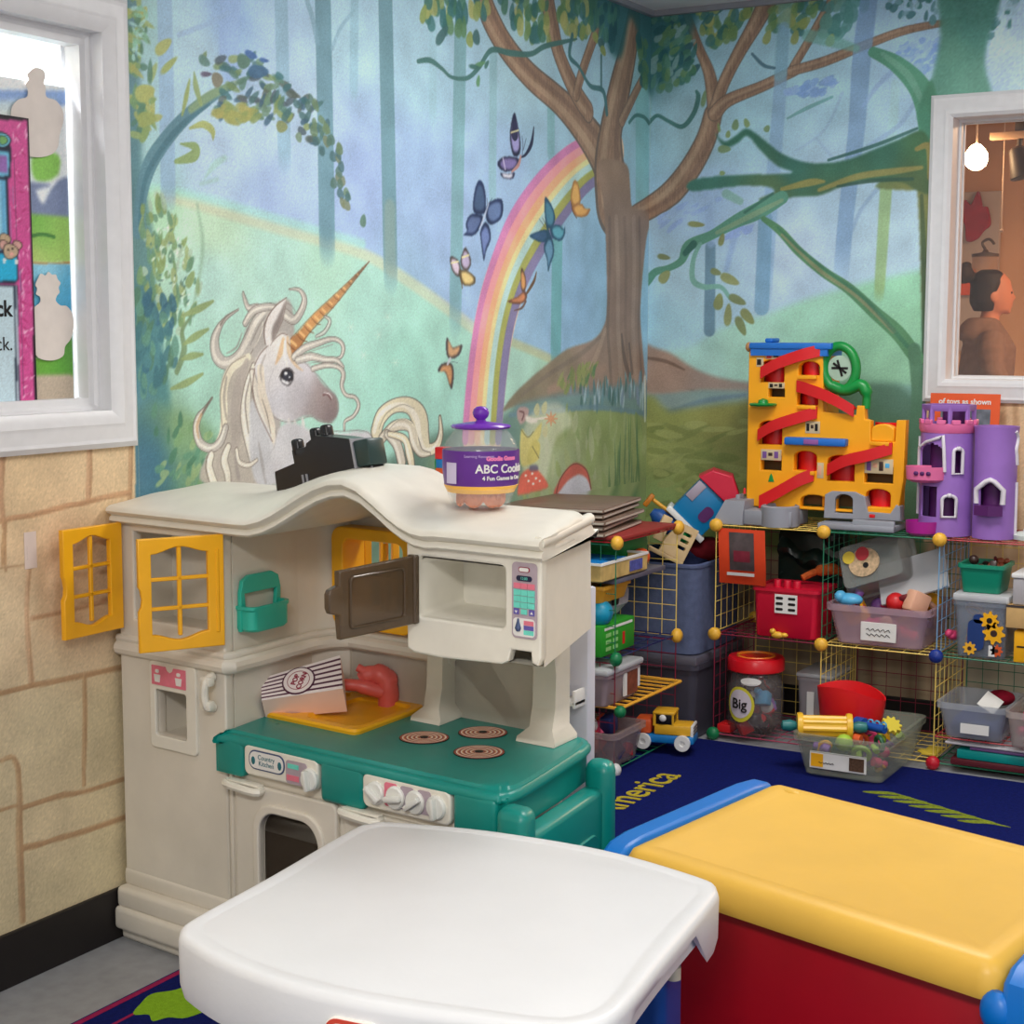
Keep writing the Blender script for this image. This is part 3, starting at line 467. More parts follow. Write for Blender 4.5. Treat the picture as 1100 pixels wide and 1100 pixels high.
('L','S',[-765,1120,-731,1103],[11.9,4.8],(200,140,90),1.9,0.95,0),
('L','S',[-765,1120,-764,1098],[19.9,8.0],(200,140,90),1.9,0.95,0),
('L','S',[-765,1120,-797,1106],[12.4,4.9],(200,140,90),1.9,0.95,0),
('L','S',[-765,1120,-811,1122],[9.5,3.8],(200,140,90),1.9,0.95,0),
('L','S',[-765,1120,-798,1137],[11.9,4.7],(200,140,90),1.9,0.95,0),
('L','S',[-765,1120,-765,1142],[19.9,8.0],(200,140,90),1.9,0.95,0),
('L','S',[-765,1120,-732,1134],[12.4,5.0],(200,140,90),1.9,0.95,0),
('L','D',[(-863,1156,41.8,37.4,70),(-811,1160,47.1,34.1,52),(-804,1081,44.2,36.6,61)],[(185,185,130)]),
('L','S',[-970,1093,-926,1066,-888,1082],[4.0,3.1,4.1],(110,105,60),1.5,0.8,0),
('L','S',[-894,1033,-849,992],[4.6,4.6],(110,105,60),1.6,0.8,0),
('L','P',[-994,882,-976,939,-932,957,-875,959,-829,934,-789,902,-789,886,-868,880,-957,879],(215,85,55),2.5,1,1),
('L','D',[(-938,939,15.8,7.8,-4),(-894,942,16.1,7.8,-4),(-868,924,16.2,7.8,-4),(-919,919,15.9,7.8,-5),(-842,913,13.1,6.3,-5),(-887,907,16.1,7.8,-5)],[(245,225,210)]),
('L','P',[-907,971,-862,968,-855,949,-913,953],(95,95,120),2.2,0.9,1),
('L','P',[-729,849,-716,893,-668,928,-620,951,-571,954,-514,937,-477,901,-462,856,-476,823],(195,85,65),2.6,1,1),
('L','P',[-708,844,-681,877,-626,902,-556,913,-499,896,-469,860,-476,823],(190,190,200),2.9,1,1),
('L','S',[-729,849,-695,908,-620,948,-557,950,-492,918,-462,856],[7.7,6.6,4.8,4.1,6.3,7.8],(120,60,50),1.9,0.8,0),
('L','P',[-2342,1458,-2237,1494,-2195,1490,-2182,1415,-2212,1358,-2242,1297,-2245,1151,-2248,1018,-2546,1042,-2541,1109,-2489,1164,-2477,1248,-2475,1298,-2445,1340,-2398,1364,-2384,1415],(166,160,152),2.4,1,1),
('L','S',[-2409,1470,-2455,1449,-2485,1424,-2502,1390,-2493,1353,-2458,1336,-2405,1352,-2364,1394,-2329,1441,-2280,1476],[6.0,10.7,21.2,32.9,38.3,32.8,42.3,51.1,43.7,25.3],(104,92,82),1.4,0.9,0),
('L','S',[-2409,1470,-2455,1449,-2485,1424,-2502,1390,-2493,1353,-2458,1336,-2405,1352,-2364,1394,-2329,1441,-2280,1476],[2.3,6.8,16.8,27.8,33.8,29.4,38.2,46.4,39.3,21.1],(176,170,160),1.4,1,0),
('L','S',[-2409,1470,-2457,1449,-2488,1424,-2507,1390,-2501,1353,-2467,1336,-2415,1352,-2375,1394,-2338,1441,-2285,1476],[0.8,2.4,5.8,9.7,11.9,10.3,13.4,16.2,13.5,7.2],(220,214,198),2.1,0.75,0),
('L','S',[-2415,1469,-2455,1453,-2478,1432],[1.8,5.8,7.3],(120,110,100),1.4,0.8,0),
('L','S',[-2335,1475,-2369,1475,-2385,1500,-2389,1513],[24.8,18.7,13.8,7.8],(104,92,82),1.4,0.9,0),
('L','S',[-2335,1475,-2369,1475,-2385,1500,-2389,1513],[21.4,14.8,8.8,2.6],(176,170,160),1.4,1,0),
('L','S',[-2342,1475,-2373,1475,-2387,1500,-2390,1513],[7.5,5.3,3.1,0.9],(220,214,198),2.1,0.75,0),
('L','S',[-2238,1476,-2294,1478,-2349,1467,-2383,1436],[16.6,20.8,22.7,20.4],(104,92,82),1.4,0.9,0),
('L','S',[-2238,1476,-2294,1478,-2349,1467,-2383,1436],[13.1,17.3,18.9,16.1],(176,170,160),1.4,1,0),
('L','S',[-2242,1476,-2299,1478,-2354,1466,-2387,1436],[4.6,6.0,6.6,5.7],(220,214,198),2.2,0.75,0),
('L','S',[-2217,1459,-2181,1446,-2151,1469,-2136,1500,-2158,1524,-2201,1525],[33.0,26.0,26.2,23.6,12.0,5.7],(104,92,82),1.4,0.9,0),
('L','S',[-2217,1459,-2181,1446,-2151,1469,-2136,1500,-2158,1524,-2201,1525],[29.1,22.4,21.2,17.7,8.0,2.2],(176,170,160),1.4,1,0),
('L','S',[-2225,1459,-2188,1446,-2156,1469,-2140,1500,-2160,1524,-2202,1525],[10.1,7.8,7.3,6.2,2.8,0.8],(220,214,198),2.2,0.75,0),
('L','S',[-2266,1476,-2230,1490,-2195,1484,-2173,1464],[2.3,2.6,3.0,2.4],(128,120,112),1.7,0.7,0),
('L','S',[-2364,1381,-2329,1428,-2301,1454],[3.6,5.8,3.4],(128,120,112),1.9,0.6,0),
('L','S',[-2351,1372,-2323,1407,-2312,1437],[2.9,5.0,3.3],(220,214,198),1.9,0.7,0),
('L','P',[-2392,1356,-2352,1351,-2339,1321,-2354,1243,-2273,1153,-2277,1020,-2546,1042,-2541,1104,-2496,1135,-2469,1184,-2476,1265,-2459,1319],(172,164,150),2.3,1,1),
('L','S',[-2372,1351,-2439,1323,-2470,1273,-2471,1214,-2479,1164,-2509,1132],[19.0,24.3,27.9,25.9,22.5,11.3],(214,206,178),2.8,1,0),
('L','S',[-2379,1339,-2407,1288,-2422,1225,-2424,1161,-2438,1119],[18.7,38.5,46.2,39.7,25.9],(160,150,140),5.9,0.8,0),
('L','S',[-2385,1354,-2444,1331,-2480,1277,-2484,1227,-2479,1180],[2.8,3.2,3.7,3.9,3.8],(135,120,105),1.4,0.8,0),
('L','S',[-2515,1253,-2541,1229,-2567,1206,-2576,1177,-2562,1143,-2522,1128,-2486,1143,-2466,1176],[6.4,10.7,21.9,27.1,27.1,23.5,26.1,23.1],(104,92,82),1.4,0.9,0),
('L','S',[-2515,1253,-2541,1229,-2567,1206,-2576,1177,-2562,1143,-2522,1128,-2486,1143,-2466,1176],[2.1,6.4,17.3,22.2,23.1,20.2,21.8,18.2],(176,170,160),1.4,1,0),
('L','S',[-2515,1253,-2542,1229,-2570,1206,-2580,1177,-2568,1144,-2528,1129,-2491,1143,-2470,1176],[0.7,2.2,6.0,7.8,8.1,7.1,7.5,6.3],(220,214,198),2.1,0.75,0),
('L','S',[-2515,1253,-2541,1229,-2560,1209],[2.1,4.3,4.3],(95,85,70),1.1,0.9,0),
('L','S',[-2557,1213,-2573,1185,-2568,1156],[8.3,9.9,4.9],(205,165,110),1.8,0.7,0),
('L','S',[-2352,1329,-2377,1274,-2386,1202,-2374,1136,-2365,1079],[18.1,31.8,45.6,38.6,16.0],(104,92,82),1.4,0.9,0),
('L','S',[-2352,1329,-2377,1274,-2386,1202,-2374,1136,-2365,1079],[12.9,26.5,40.2,33.2,10.7],(205,200,182),1.4,1,0),
('L','S',[-2355,1330,-2383,1274,-2394,1202,-2381,1137,-2367,1080],[4.5,9.2,14.0,11.5,3.7],(220,214,198),2.1,0.75,0),
('L','S',[-2359,1312,-2334,1234,-2301,1172,-2281,1140,-2289,1109],[21.0,37.5,42.8,37.1,15.3],(104,92,82),1.4,0.9,0),
('L','S',[-2359,1312,-2334,1234,-2301,1172,-2281,1140,-2289,1109],[15.7,32.4,37.8,31.6,9.8],(205,196,180),1.4,1,0),
('L','S',[-2363,1313,-2341,1234,-2309,1172,-2287,1140,-2290,1109],[5.5,11.4,13.2,10.8,3.4],(220,214,198),2.1,0.75,0),
('L','P',[-2364,1244,-2321,1190,-2287,1153,-2274,1108,-2280,1020,-2346,1026,-2372,1089,-2375,1158],(182,184,188),3.6,0.9,1),
('L','S',[-2522,1111,-2532,1087,-2524,1061,-2512,1039],[23.6,27.9,28.3,27.6],(104,92,82),1.4,0.9,0),
('L','S',[-2522,1111,-2532,1087,-2524,1061,-2512,1039],[18.6,22.8,23.6,23.0],(212,206,186),1.4,1,0),
('L','S',[-2526,1112,-2537,1087,-2529,1062,-2517,1040],[6.5,8.0,8.3,8.0],(220,214,198),2.1,0.75,0),
('L','S',[-2457,1128,-2474,1096,-2462,1061,-2460,1035],[21.2,28.6,26.6,24.6],(104,92,82),1.4,0.9,0),
('L','S',[-2457,1128,-2474,1096,-2462,1061,-2460,1035],[16.2,23.4,21.5,19.4],(210,204,184),1.4,1,0),
('L','S',[-2461,1129,-2479,1096,-2467,1061,-2464,1035],[5.6,8.2,7.5,6.8],(220,214,198),2.1,0.75,0),
('L','S',[-2425,1118,-2416,1087,-2379,1076,-2345,1087],[15.3,15.8,14.8,10.6],(104,92,82),1.4,0.9,0),
('L','S',[-2425,1118,-2416,1087,-2379,1076,-2345,1087],[10.2,11.6,11.3,6.7],(208,200,182),1.4,1,0),
('L','S',[-2427,1118,-2418,1087,-2382,1076,-2346,1087],[3.6,4.1,4.0,2.3],(220,214,198),2.1,0.75,0),
('L','S',[-2493,1122,-2498,1080,-2492,1042],[9.0,12.8,10.2],(170,160,148),3.5,0.8,0),
('L','S',[-2432,1097,-2420,1049],[10.2,15.4],(150,140,132),4.7,0.8,0),
('L','S',[-2538,1110,-2542,1079,-2534,1049],[2.5,2.5,2.4],(100,88,76),1.4,0.9,0),
('L','P',[-2303,1376,-2261,1402,-2232,1411,-2204,1400,-2190,1358,-2147,1337,-2125,1332,-2095,1307,-2065,1279,-2027,1257,-2000,1240,-1989,1212,-1997,1184,-2029,1167,-2075,1174,-2113,1189,-2150,1189,-2187,1179,-2223,1179,-2258,1189,-2286,1210,-2306,1233,-2333,1277,-2349,1321,-2338,1351],[(-2240,1371,(214,208,196)),(-2297,1320,(205,202,200)),(-2213,1327,(205,203,206)),(-2140,1303,(192,190,196)),(-2243,1239,(184,184,192)),(-2156,1236,(176,172,178)),(-2066,1233,(150,132,128)),(-2012,1222,(128,108,105)),(-2021,1185,(112,98,98)),(-2112,1194,(140,125,122)),(-2230,1195,(200,198,200))],1.9,1,1),
('L','S',[-2349,1329,-2324,1359,-2282,1385,-2239,1409,-2211,1406],[3.6,3.3,3.1,2.8,2.7],(120,98,85),1.4,0.85,0),
('L','S',[-2190,1355,-2147,1337,-2095,1307,-2027,1257,-1993,1230,-1989,1202,-2001,1182],[2.5,2.6,2.8,2.9,3.4,3.9,3.6],(130,122,122),1.5,0.8,0),
('L','S',[-2307,1224,-2272,1194,-2223,1179,-2179,1180,-2113,1189,-2075,1174,-2021,1167],[2.7,2.5,2.2,2.3,2.3,2.4,2.3],(125,112,108),1.4,0.8,0),
('L','S',[-2325,1320,-2320,1260,-2300,1215,-2280,1170,-2277,1131],[27.4,31.0,28.6,24.5,9.8],(216,204,182),3.3,0.95,0),
('L','S',[-2349,1321,-2357,1269,-2341,1217,-2308,1168,-2281,1131],[4.1,4.1,3.8,3.6,3.6],(128,104,92),1.4,0.85,0),
('L','S',[-2229,1393,-2240,1363,-2262,1332],[13.7,19.7,5.0],(208,160,95),6.0,0.7,0),
('L','S',[-2211,1398,-2205,1358,-2176,1326,-2147,1312],[11.4,13.5,10.2,3.1],(206,170,118),4.8,0.7,0),
('L','S',[-2222,1389,-2225,1354,-2213,1327],[8.6,9.9,4.1],(228,222,206),2.9,0.8,0),
('L','S',[-2242,1275,-2285,1258,-2291,1285,-2270,1319],[2.0,1.8,2.7,2.6],(170,165,168),2.4,0.6,0),
('L','P',[-2303,1385,-2306,1415,-2294,1450,-2259,1481,-2216,1501,-2220,1477,-2239,1442,-2260,1407,-2282,1380],(216,210,204),1.4,1,1),
('L','P',[-2278,1389,-2274,1424,-2249,1455,-2217,1494,-2224,1464,-2242,1428,-2261,1404],(130,118,112),1.9,1,1),
('L','S',[-2303,1383,-2308,1415,-2294,1450,-2259,1481,-2213,1503],[4.1,4.1,3.6,3.1,3.0],(112,88,76),1.4,0.9,0),
('L','S',[-2282,1380,-2253,1415,-2228,1450,-2214,1499],[1.8,1.8,2.0,2.1],(120,100,90),1.4,0.8,0),
('L','P',[-2196,1360,-2198,1396,-2167,1413,-2100,1460,-2031,1498,-1936,1552,-1835,1611,-1887,1571,-1936,1535,-1996,1489,-2066,1447,-2123,1406,-2179,1352],[(-2179,1380,(178,116,50)),(-2100,1440,(205,142,62)),(-1984,1516,(186,130,65)),(-1863,1593,(120,85,60))],1.2,1,1),
('L','S',[-2214,1388,-2187,1369,-2159,1362],[2.0,4.9,1.7],(125,74,32),1.0,0.8,0),
('L','S',[-2196,1390,-2175,1379],[8.6,8.6],(238,184,98),2.4,0.8,0),
('L','S',[-2176,1411,-2151,1394,-2125,1388],[2.1,4.6,1.8],(125,74,32),1.0,0.8,0),
('L','S',[-2159,1414,-2139,1403],[8.0,8.1],(238,184,98),2.4,0.8,0),
('L','S',[-2141,1432,-2118,1416,-2095,1411],[2.1,4.3,1.8],(125,74,32),1.0,0.8,0),
('L','S',[-2125,1435,-2107,1425],[7.5,7.5],(238,184,98),2.5,0.8,0),
('L','S',[-2107,1452,-2086,1438,-2065,1433],[2.1,4.0,1.8],(125,74,32),1.0,0.8,0),
('L','S',[-2091,1455,-2075,1446],[6.9,6.9],(238,184,98),2.5,0.8,0),
('L','S',[-2073,1472,-2055,1460,-2035,1456],[2.1,3.7,1.8],(125,74,32),1.0,0.8,0),
('L','S',[-2058,1475,-2044,1468],[6.3,6.3],(238,184,98),2.5,0.8,0),
('L','S',[-2040,1492,-2023,1482,-2006,1478],[2.2,3.3,1.8],(125,74,32),1.0,0.8,0),
('L','S',[-2026,1495,-2013,1489],[5.6,5.7],(238,184,98),2.5,0.8,0),
('L','S',[-2006,1512,-1992,1503,-1977,1500],[2.2,3.0,1.8],(125,74,32),1.0,0.8,0),
('L','S',[-1993,1515,-1982,1510],[5.0,5.0],(238,184,98),2.5,0.8,0),
('L','S',[-1973,1532,-1961,1525,-1948,1522],[2.2,2.7,1.8],(125,74,32),1.0,0.8,0),
('L','S',[-1960,1535,-1951,1531],[4.4,4.4],(238,184,98),2.5,0.8,0),
('L','S',[-1939,1552,-1929,1546,-1920,1544],[2.2,2.3,1.8],(125,74,32),1.0,0.8,0),
('L','S',[-1927,1555,-1920,1552],[3.7,3.7],(238,184,98),2.5,0.8,0),
('L','S',[-1905,1572,-1898,1568,-1891,1566],[2.2,2.0,1.8],(125,74,32),1.0,0.8,0),
('L','S',[-1895,1575,-1889,1572],[3.1,3.1],(238,184,98),2.6,0.8,0),
('L','S',[-1871,1592,-1866,1589,-1862,1588],[2.2,1.6,1.9],(125,74,32),1.0,0.8,0),
('L','S',[-1862,1595,-1858,1594],[2.4,2.4],(238,184,98),2.6,0.8,0),
('L','S',[-2198,1396,-2100,1460,-1936,1552,-1835,1611],[2.0,2.0,2.1,2.1],(120,80,50),1.0,0.7,0),
('L','S',[-2179,1352,-2123,1406,-1996,1489,-1835,1611],[2.7,2.6,2.6,2.7],(110,70,40),1.0,0.8,0),
('L','P',[-2245,1297,-2234,1314,-2209,1319,-2190,1309,-2190,1287,-2210,1274,-2235,1281],(40,36,40),1.2,1,1),
('L','P',[-2240,1294,-2234,1283,-2210,1277,-2195,1287,-2206,1283,-2228,1288],(238,238,240),1.2,1,1),
('L','D',[(-2213,1300,40.3,24.8,-1)],[(48,52,66)]),
('L','D',[(-2220,1306,12.9,8.0,-1),(-2205,1296,5.8,3.5,-1)],[(240,242,246)]),
('L','S',[-2249,1297,-2231,1315,-2205,1320,-2184,1306],[2.4,2.1,1.8,2.1],(70,60,60),1.2,0.9,0),
('L','S',[-2057,1244,-2039,1246,-2022,1231],[5.6,6.9,5.9],(110,70,70),1.8,0.95,0),
('L','S',[-2054,1250,-2031,1246,-2018,1234],[2.3,3.1,2.5],(225,215,215),1.3,0.9,0),
('L','S',[-2304,1355,-2325,1320,-2319,1286],[6.3,9.5,4.1],(150,140,132),3.6,0.5,0),
('L','S',[-2459,1302,-2470,1248,-2462,1197],[6.4,10.4,6.4],(140,130,120),3.7,0.6,0),
('L','S',[-2366,1300,-2388,1236,-2377,1158],[3.9,6.7,4.0],(120,108,98),2.4,0.7,0),
('L','S',[-2397,1411,-2418,1377,-2457,1361],[3.6,6.4,3.7],(140,130,120),3.3,0.6,0),
('L','S',[-2320,1242,-2300,1198,-2287,1153],[2.6,5.3,3.4],(120,106,96),2.4,0.7,0),
('L','S',[-2337,1130,-2324,1077,-2311,1027],[6.7,12.0,9.4],(140,134,130),4.8,0.5,0),
('L','S',[-2183,1349,-2139,1371,-2079,1384,-2017,1395,-1978,1388,-1963,1369,-1975,1346,-1999,1343],[24.7,23.3,19.7,15.6,15.0,19.0,12.0,6.1],(104,92,82),1.5,0.9,0),
('L','S',[-2183,1349,-2139,1371,-2079,1384,-2017,1395,-1978,1388,-1963,1369,-1975,1346,-1999,1343],[20.5,19.4,15.9,11.9,10.7,12.6,7.2,2.4],(176,170,160),1.5,1,0),
('L','S',[-2189,1349,-2145,1371,-2084,1384,-2021,1395,-1981,1388,-1965,1369,-1977,1346,-1999,1343],[7.2,6.8,5.6,4.2,3.7,4.4,2.6,0.8],(220,214,198),2.2,0.75,0),
('L','S',[-2169,1340,-2109,1348,-2049,1340,-1995,1337,-1964,1318],[21.8,23.5,19.3,16.5,11.3],(104,92,82),1.5,0.9,0),
('L','S',[-2169,1340,-2109,1348,-2049,1340,-1995,1337,-1964,1318],[18.2,19.8,15.6,12.6,6.8],(176,170,160),1.5,1,0),
('L','S',[-2175,1340,-2116,1348,-2054,1340,-1999,1337,-1965,1318],[6.4,6.9,5.5,4.4,2.3],(220,214,198),2.2,0.75,0),
('L','S',[-2103,1316,-2042,1324,-1987,1318,-1964,1299,-1972,1267,-1953,1241,-1909,1232,-1893,1208,-1918,1181,-1958,1168,-1962,1145],[17.5,15.6,14.9,21.5,18.7,13.2,13.3,17.9,13.3,11.5,10.3],(104,92,82),1.5,0.9,0),
('L','S',[-2103,1316,-2042,1324,-1987,1318,-1964,1299,-1972,1267,-1953,1241,-1909,1232,-1893,1208,-1918,1181,-1958,1168,-1962,1145],[13.8,11.9,10.9,15.4,12.5,8.8,8.9,11.4,8.4,6.4,4.0],(176,170,160),1.5,1,0),
('L','S',[-2107,1316,-2046,1324,-1991,1318,-1967,1299,-1975,1267,-1955,1241,-1911,1232,-1895,1208,-1920,1181,-1960,1168,-1963,1145],[4.8,4.2,3.8,5.4,4.4,3.1,3.1,4.0,3.0,2.3,1.4],(220,214,198),2.2,0.75,0),
('L','S',[-2139,1357,-2071,1370,-2010,1381],[2.3,2.8,1.9],(128,120,112),1.7,0.6,0),
('L','S',[-2125,1330,-2064,1333,-2003,1330],[2.3,2.7,1.4],(128,120,112),1.7,0.6,0),
('L','S',[-2047,1456,-2024,1443,-2048,1415,-2086,1402],[7.3,15.4,13.6,8.9],(104,92,82),1.5,0.9,0),
('L','S',[-2047,1456,-2024,1443,-2048,1415,-2086,1402],[2.8,9.3,9.0,4.9],(175,190,180),1.5,1,0),
('L','S',[-2048,1456,-2026,1443,-2050,1415,-2087,1402],[1.0,3.2,3.2,1.7],(220,214,198),2.2,0.75,0),
('L','S',[-2211,1187,-2209,1170,-2203,1155],[5.7,15.4,3.4],(208,203,196),3.9,0.8,0),
('L','S',[-2185,1182,-2183,1166,-2177,1150],[5.8,15.6,3.5],(208,203,196),3.9,0.8,0),
('L','S',[-2151,1186,-2149,1169,-2143,1154],[5.8,15.8,3.5],(208,203,196),4.0,0.8,0),
('L','P',[-2274,1117,-2245,1169,-2187,1175,-2098,1148,-1990,1137,-1894,1137,-1836,1129,-1820,1080,-1830,984,-2284,1021],(190,190,192),2.4,1,1),
('L','S',[-2068,1153,-1990,1142,-1902,1140,-1844,1129,-1820,1099,-1818,1065],[2.3,2.3,2.4,2.7,3.9,4.2],(120,112,110),1.5,0.9,0),
('L','S',[-1807,1132,-1781,1174,-1715,1201,-1636,1198,-1582,1158,-1568,1104,-1541,1065,-1491,1069,-1465,1106,-1469,1157],[56.4,53.9,44.6,54.3,84.0,79.1,44.6,38.6,31.3,17.1],(104,92,82),1.6,0.9,0),
('L','S',[-1807,1132,-1781,1174,-1715,1201,-1636,1198,-1582,1158,-1568,1104,-1541,1065,-1491,1069,-1465,1106,-1469,1157],[47.0,45.9,38.4,47.9,74.7,68.9,37.7,30.5,19.9,5.7],(206,196,160),1.6,1,0),
('L','S',[-1817,1133,-1792,1175,-1729,1201,-1652,1198,-1599,1159,-1583,1105,-1553,1065,-1500,1070,-1469,1107,-1470,1157],[16.5,16.1,13.4,16.8,25.9,23.6,13.0,10.3,6.9,2.0],(220,214,198),2.4,0.75,0),
('L','S',[-1781,1109,-1716,1142,-1636,1138,-1610,1092,-1576,1056,-1527,1049],[34.7,34.7,37.5,48.1,29.8,13.8],(104,92,82),1.6,0.9,0),
('L','S',[-1781,1109,-1716,1142,-1636,1138,-1610,1092,-1576,1056,-1527,1049],[27.4,28.4,30.7,38.9,22.8,7.7],(196,186,160),1.6,1,0),
('L','S',[-1789,1109,-1726,1143,-1646,1139,-1619,1092,-1583,1056,-1530,1049],[9.6,9.9,10.7,13.4,7.8,2.7],(220,214,198),2.4,0.75,0),
('L','S',[-1755,1122,-1704,1090,-1678,1036],[28.3,44.2,45.8],(104,92,82),1.6,0.9,0),
('L','S',[-1755,1122,-1704,1090,-1678,1036],[21.2,35.8,36.2],(190,182,162),1.6,1,0),
('L','S',[-1762,1122,-1713,1090,-1686,1037],[7.5,12.6,12.6],(220,214,198),2.4,0.75,0),
('L','S',[-1743,1121,-1664,1102,-1637,1056,-1624,1017],[19.6,28.9,41.9,35.8],(104,92,82),1.6,0.9,0),
('L','S',[-1743,1121,-1664,1102,-1637,1056,-1624,1017],[13.6,21.7,32.0,25.6],(212,200,160),1.6,1,0),
('L','S',[-1747,1122,-1670,1103,-1644,1056,-1629,1018],[4.7,7.6,11.1,8.8],(220,214,198),2.4,0.75,0),
('L','S',[-1794,1139,-1755,1181,-1676,1203,-1609,1189],[3.3,3.7,3.0,2.3],(130,120,95),1.6,0.7,0),
('L','S',[-1742,1143,-1676,1162,-1609,1137,-1589,1083],[3.3,3.7,5.2,5.2],(232,224,190),2.7,0.7,0),
('L','S',[-1775,1116,-1690,1159,-1623,1145],[2.7,3.2,2.3],(135,125,105),1.9,0.6,0),
('L','P',[-1020,2114,-993,2068,-979,2021,-986,1986,-1021,1975,-1043,2008,-1046,2056],(38,42,72),1.3,1,1),
('L','P',[-1018,2093,-998,2059,-987,2024,-993,1998,-1019,1990,-1035,2014,-1037,2050],(150,145,205),2.3,1,1),
('L','S',[-1019,2107,-1017,2045],[8.5,42.7],(35,38,70),2.9,0.9,0),
('L','S',[-1040,2048,-993,2060],[5.6,5.6],(205,200,140),1.8,0.9,0),
('L','P',[-1126,1945,-1084,1968,-1028,1971,-985,1968,-1000,1942,-1056,1924,-1105,1926],(38,42,72),1.3,1,1),
('L','P',[-1108,1946,-1077,1963,-1035,1965,-1004,1963,-1014,1944,-1056,1930,-1092,1932],(120,105,170),2.3,1,1),
('L','S',[-1091,1962,-1077,1929],[6.8,6.8],(200,190,220),1.7,0.8,0),
('L','S',[-891,2081,-906,2028,-942,1990,-974,1976],[5.6,17.7,11.5,4.7],(38,42,72),1.8,0.95,0),
('L','S',[-978,1979,-993,1950,-1035,1925],[10.2,14.4,6.8],(190,130,120),2.4,0.9,0),
('L','P',[-1105,1916,-1056,1917,-1017,1924,-1028,1905,-1070,1899,-1098,1904],(38,42,72),1.3,1,1),
('L','P',[-1094,1915,-1058,1915,-1029,1920,-1037,1907,-1068,1902,-1089,1905],(215,215,230),2.3,1,1),
('L','S',[-968,1980,-963,2016,-969,2043],[2.8,2.9,2.9],(38,42,72),1.2,0.8,0),
('L','S',[-960,2002,-942,2039],[2.6,2.6],(38,42,72),1.2,0.8,0),
('L','P',[-1236,1884,-1207,1864,-1196,1817,-1207,1783,-1260,1779,-1276,1798,-1263,1853],(30,48,88),1.3,1,1),
('L','P',[-1236,1869,-1215,1854,-1207,1819,-1215,1794,-1254,1791,-1266,1805,-1256,1846],(58,88,128),2.3,1,1),
('L','P',[-1194,1804,-1153,1827,-1101,1834,-1090,1804,-1105,1772,-1160,1751,-1194,1763],(30,48,88),1.3,1,1),
('L','P',[-1181,1801,-1150,1818,-1112,1823,-1104,1801,-1115,1777,-1155,1762,-1181,1771],(85,115,165),2.3,1,1),
('L','P',[-1214,1772,-1260,1779,-1297,1770,-1319,1742,-1310,1723,-1332,1708,-1274,1711,-1237,1733],(30,48,88),1.3,1,1),
('L','P',[-1231,1764,-1266,1770,-1293,1763,-1309,1742,-1302,1728,-1319,1717,-1275,1719,-1248,1736],(80,105,155),2.3,1,1),
('L','P',[-1201,1756,-1173,1737,-1169,1703,-1196,1667,-1210,1636,-1227,1693,-1231,1727],(30,48,88),1.3,1,1),
('L','P',[-1201,1742,-1181,1728,-1178,1703,-1198,1677,-1208,1653,-1221,1696,-1224,1721],(95,120,180),2.3,1,1),
('L','S',[-1180,1815,-1214,1762,-1237,1733],[5.8,10.1,4.3],(190,200,225),2.3,0.7,0),
('L','S',[-1187,1811,-1191,1831],[2.7,2.7],(38,42,72),1.2,0.8,0),
('L','S',[-1178,1815,-1160,1833],[2.1,2.1],(38,42,72),1.2,0.8,0),
('L','P',[-1411,1637,-1383,1640,-1354,1624,-1349,1594,-1362,1581,-1396,1599],(70,62,60),1.3,1,1),
('L','P',[-1402,1631,-1381,1633,-1360,1621,-1356,1599,-1366,1589,-1391,1603],(205,185,205),2.2,1,1),
('L','P',[-1323,1672,-1297,1653,-1287,1623,-1310,1602,-1339,1608,-1349,1634],(70,62,60),1.3,1,1),
('L','P',[-1322,1662,-1303,1648,-1295,1625,-1312,1610,-1333,1614,-1341,1634],(175,160,195),2.3,1,1),
('L','S',[-1402,1622,-1362,1628],[5.3,5.4],(215,205,140),2.2,0.9,0),
('L','S',[-1339,1641,-1300,1650],[6.9,6.9],(215,205,140),2.3,0.9,0),
('L','P',[-1358,1601,-1310,1602,-1263,1583,-1267,1563,-1311,1555,-1342,1564],(90,75,50),1.3,1,1),
('L','P',[-1345,1595,-1310,1596,-1275,1582,-1278,1567,-1310,1561,-1333,1568],(220,190,105),2.3,1,1),
('L','S',[-1349,1588,-1339,1548],[10.1,5.1],(110,85,50),2.0,0.9,0),
('L','P',[-812,1861,-761,1832,-742,1797,-760,1763,-799,1764,-814,1800],(25,75,105),1.4,1,1),
('L','P',[-804,1846,-766,1825,-752,1798,-765,1773,-794,1774,-806,1801],(55,125,150),2.4,1,1),
('L','P',[-775,1762,-721,1776,-681,1763,-669,1772,-673,1742,-705,1722,-760,1730],(25,75,105),1.4,1,1),
('L','P',[-759,1759,-719,1770,-689,1760,-680,1766,-683,1744,-707,1730,-747,1736],(65,160,180),2.5,1,1),
('L','P',[-919,1728,-852,1747,-798,1753,-787,1729,-821,1711,-866,1714],(25,75,105),1.4,1,1),
('L','P',[-899,1728,-849,1743,-810,1747,-801,1729,-826,1716,-860,1718],(45,90,130),2.4,1,1),
('L','P',[-775,1736,-752,1708,-751,1672,-774,1641,-790,1615,-798,1655,-821,1691,-806,1720],(25,75,105),1.4,1,1),
('L','P',[-777,1722,-760,1701,-760,1674,-777,1651,-788,1632,-794,1662,-811,1688,-800,1710],(85,145,180),2.5,1,1),
('L','S',[-799,1764,-775,1729],[11.1,13.9],(25,75,105),2.2,0.9,0),
('L','S',[-809,1760,-852,1787],[2.1,2.1],(38,42,72),1.2,0.8,0),
('L','S',[-803,1764,-829,1792],[2.5,2.5],(38,42,72),1.2,0.8,0),
('L','P',[-611,1928,-578,1926,-561,1890,-561,1856,-610,1842,-631,1870],(180,120,40),1.4,1,1),
('L','P',[-606,1917,-582,1916,-570,1889,-569,1864,-605,1853,-621,1874],(235,175,60),2.5,1,1),
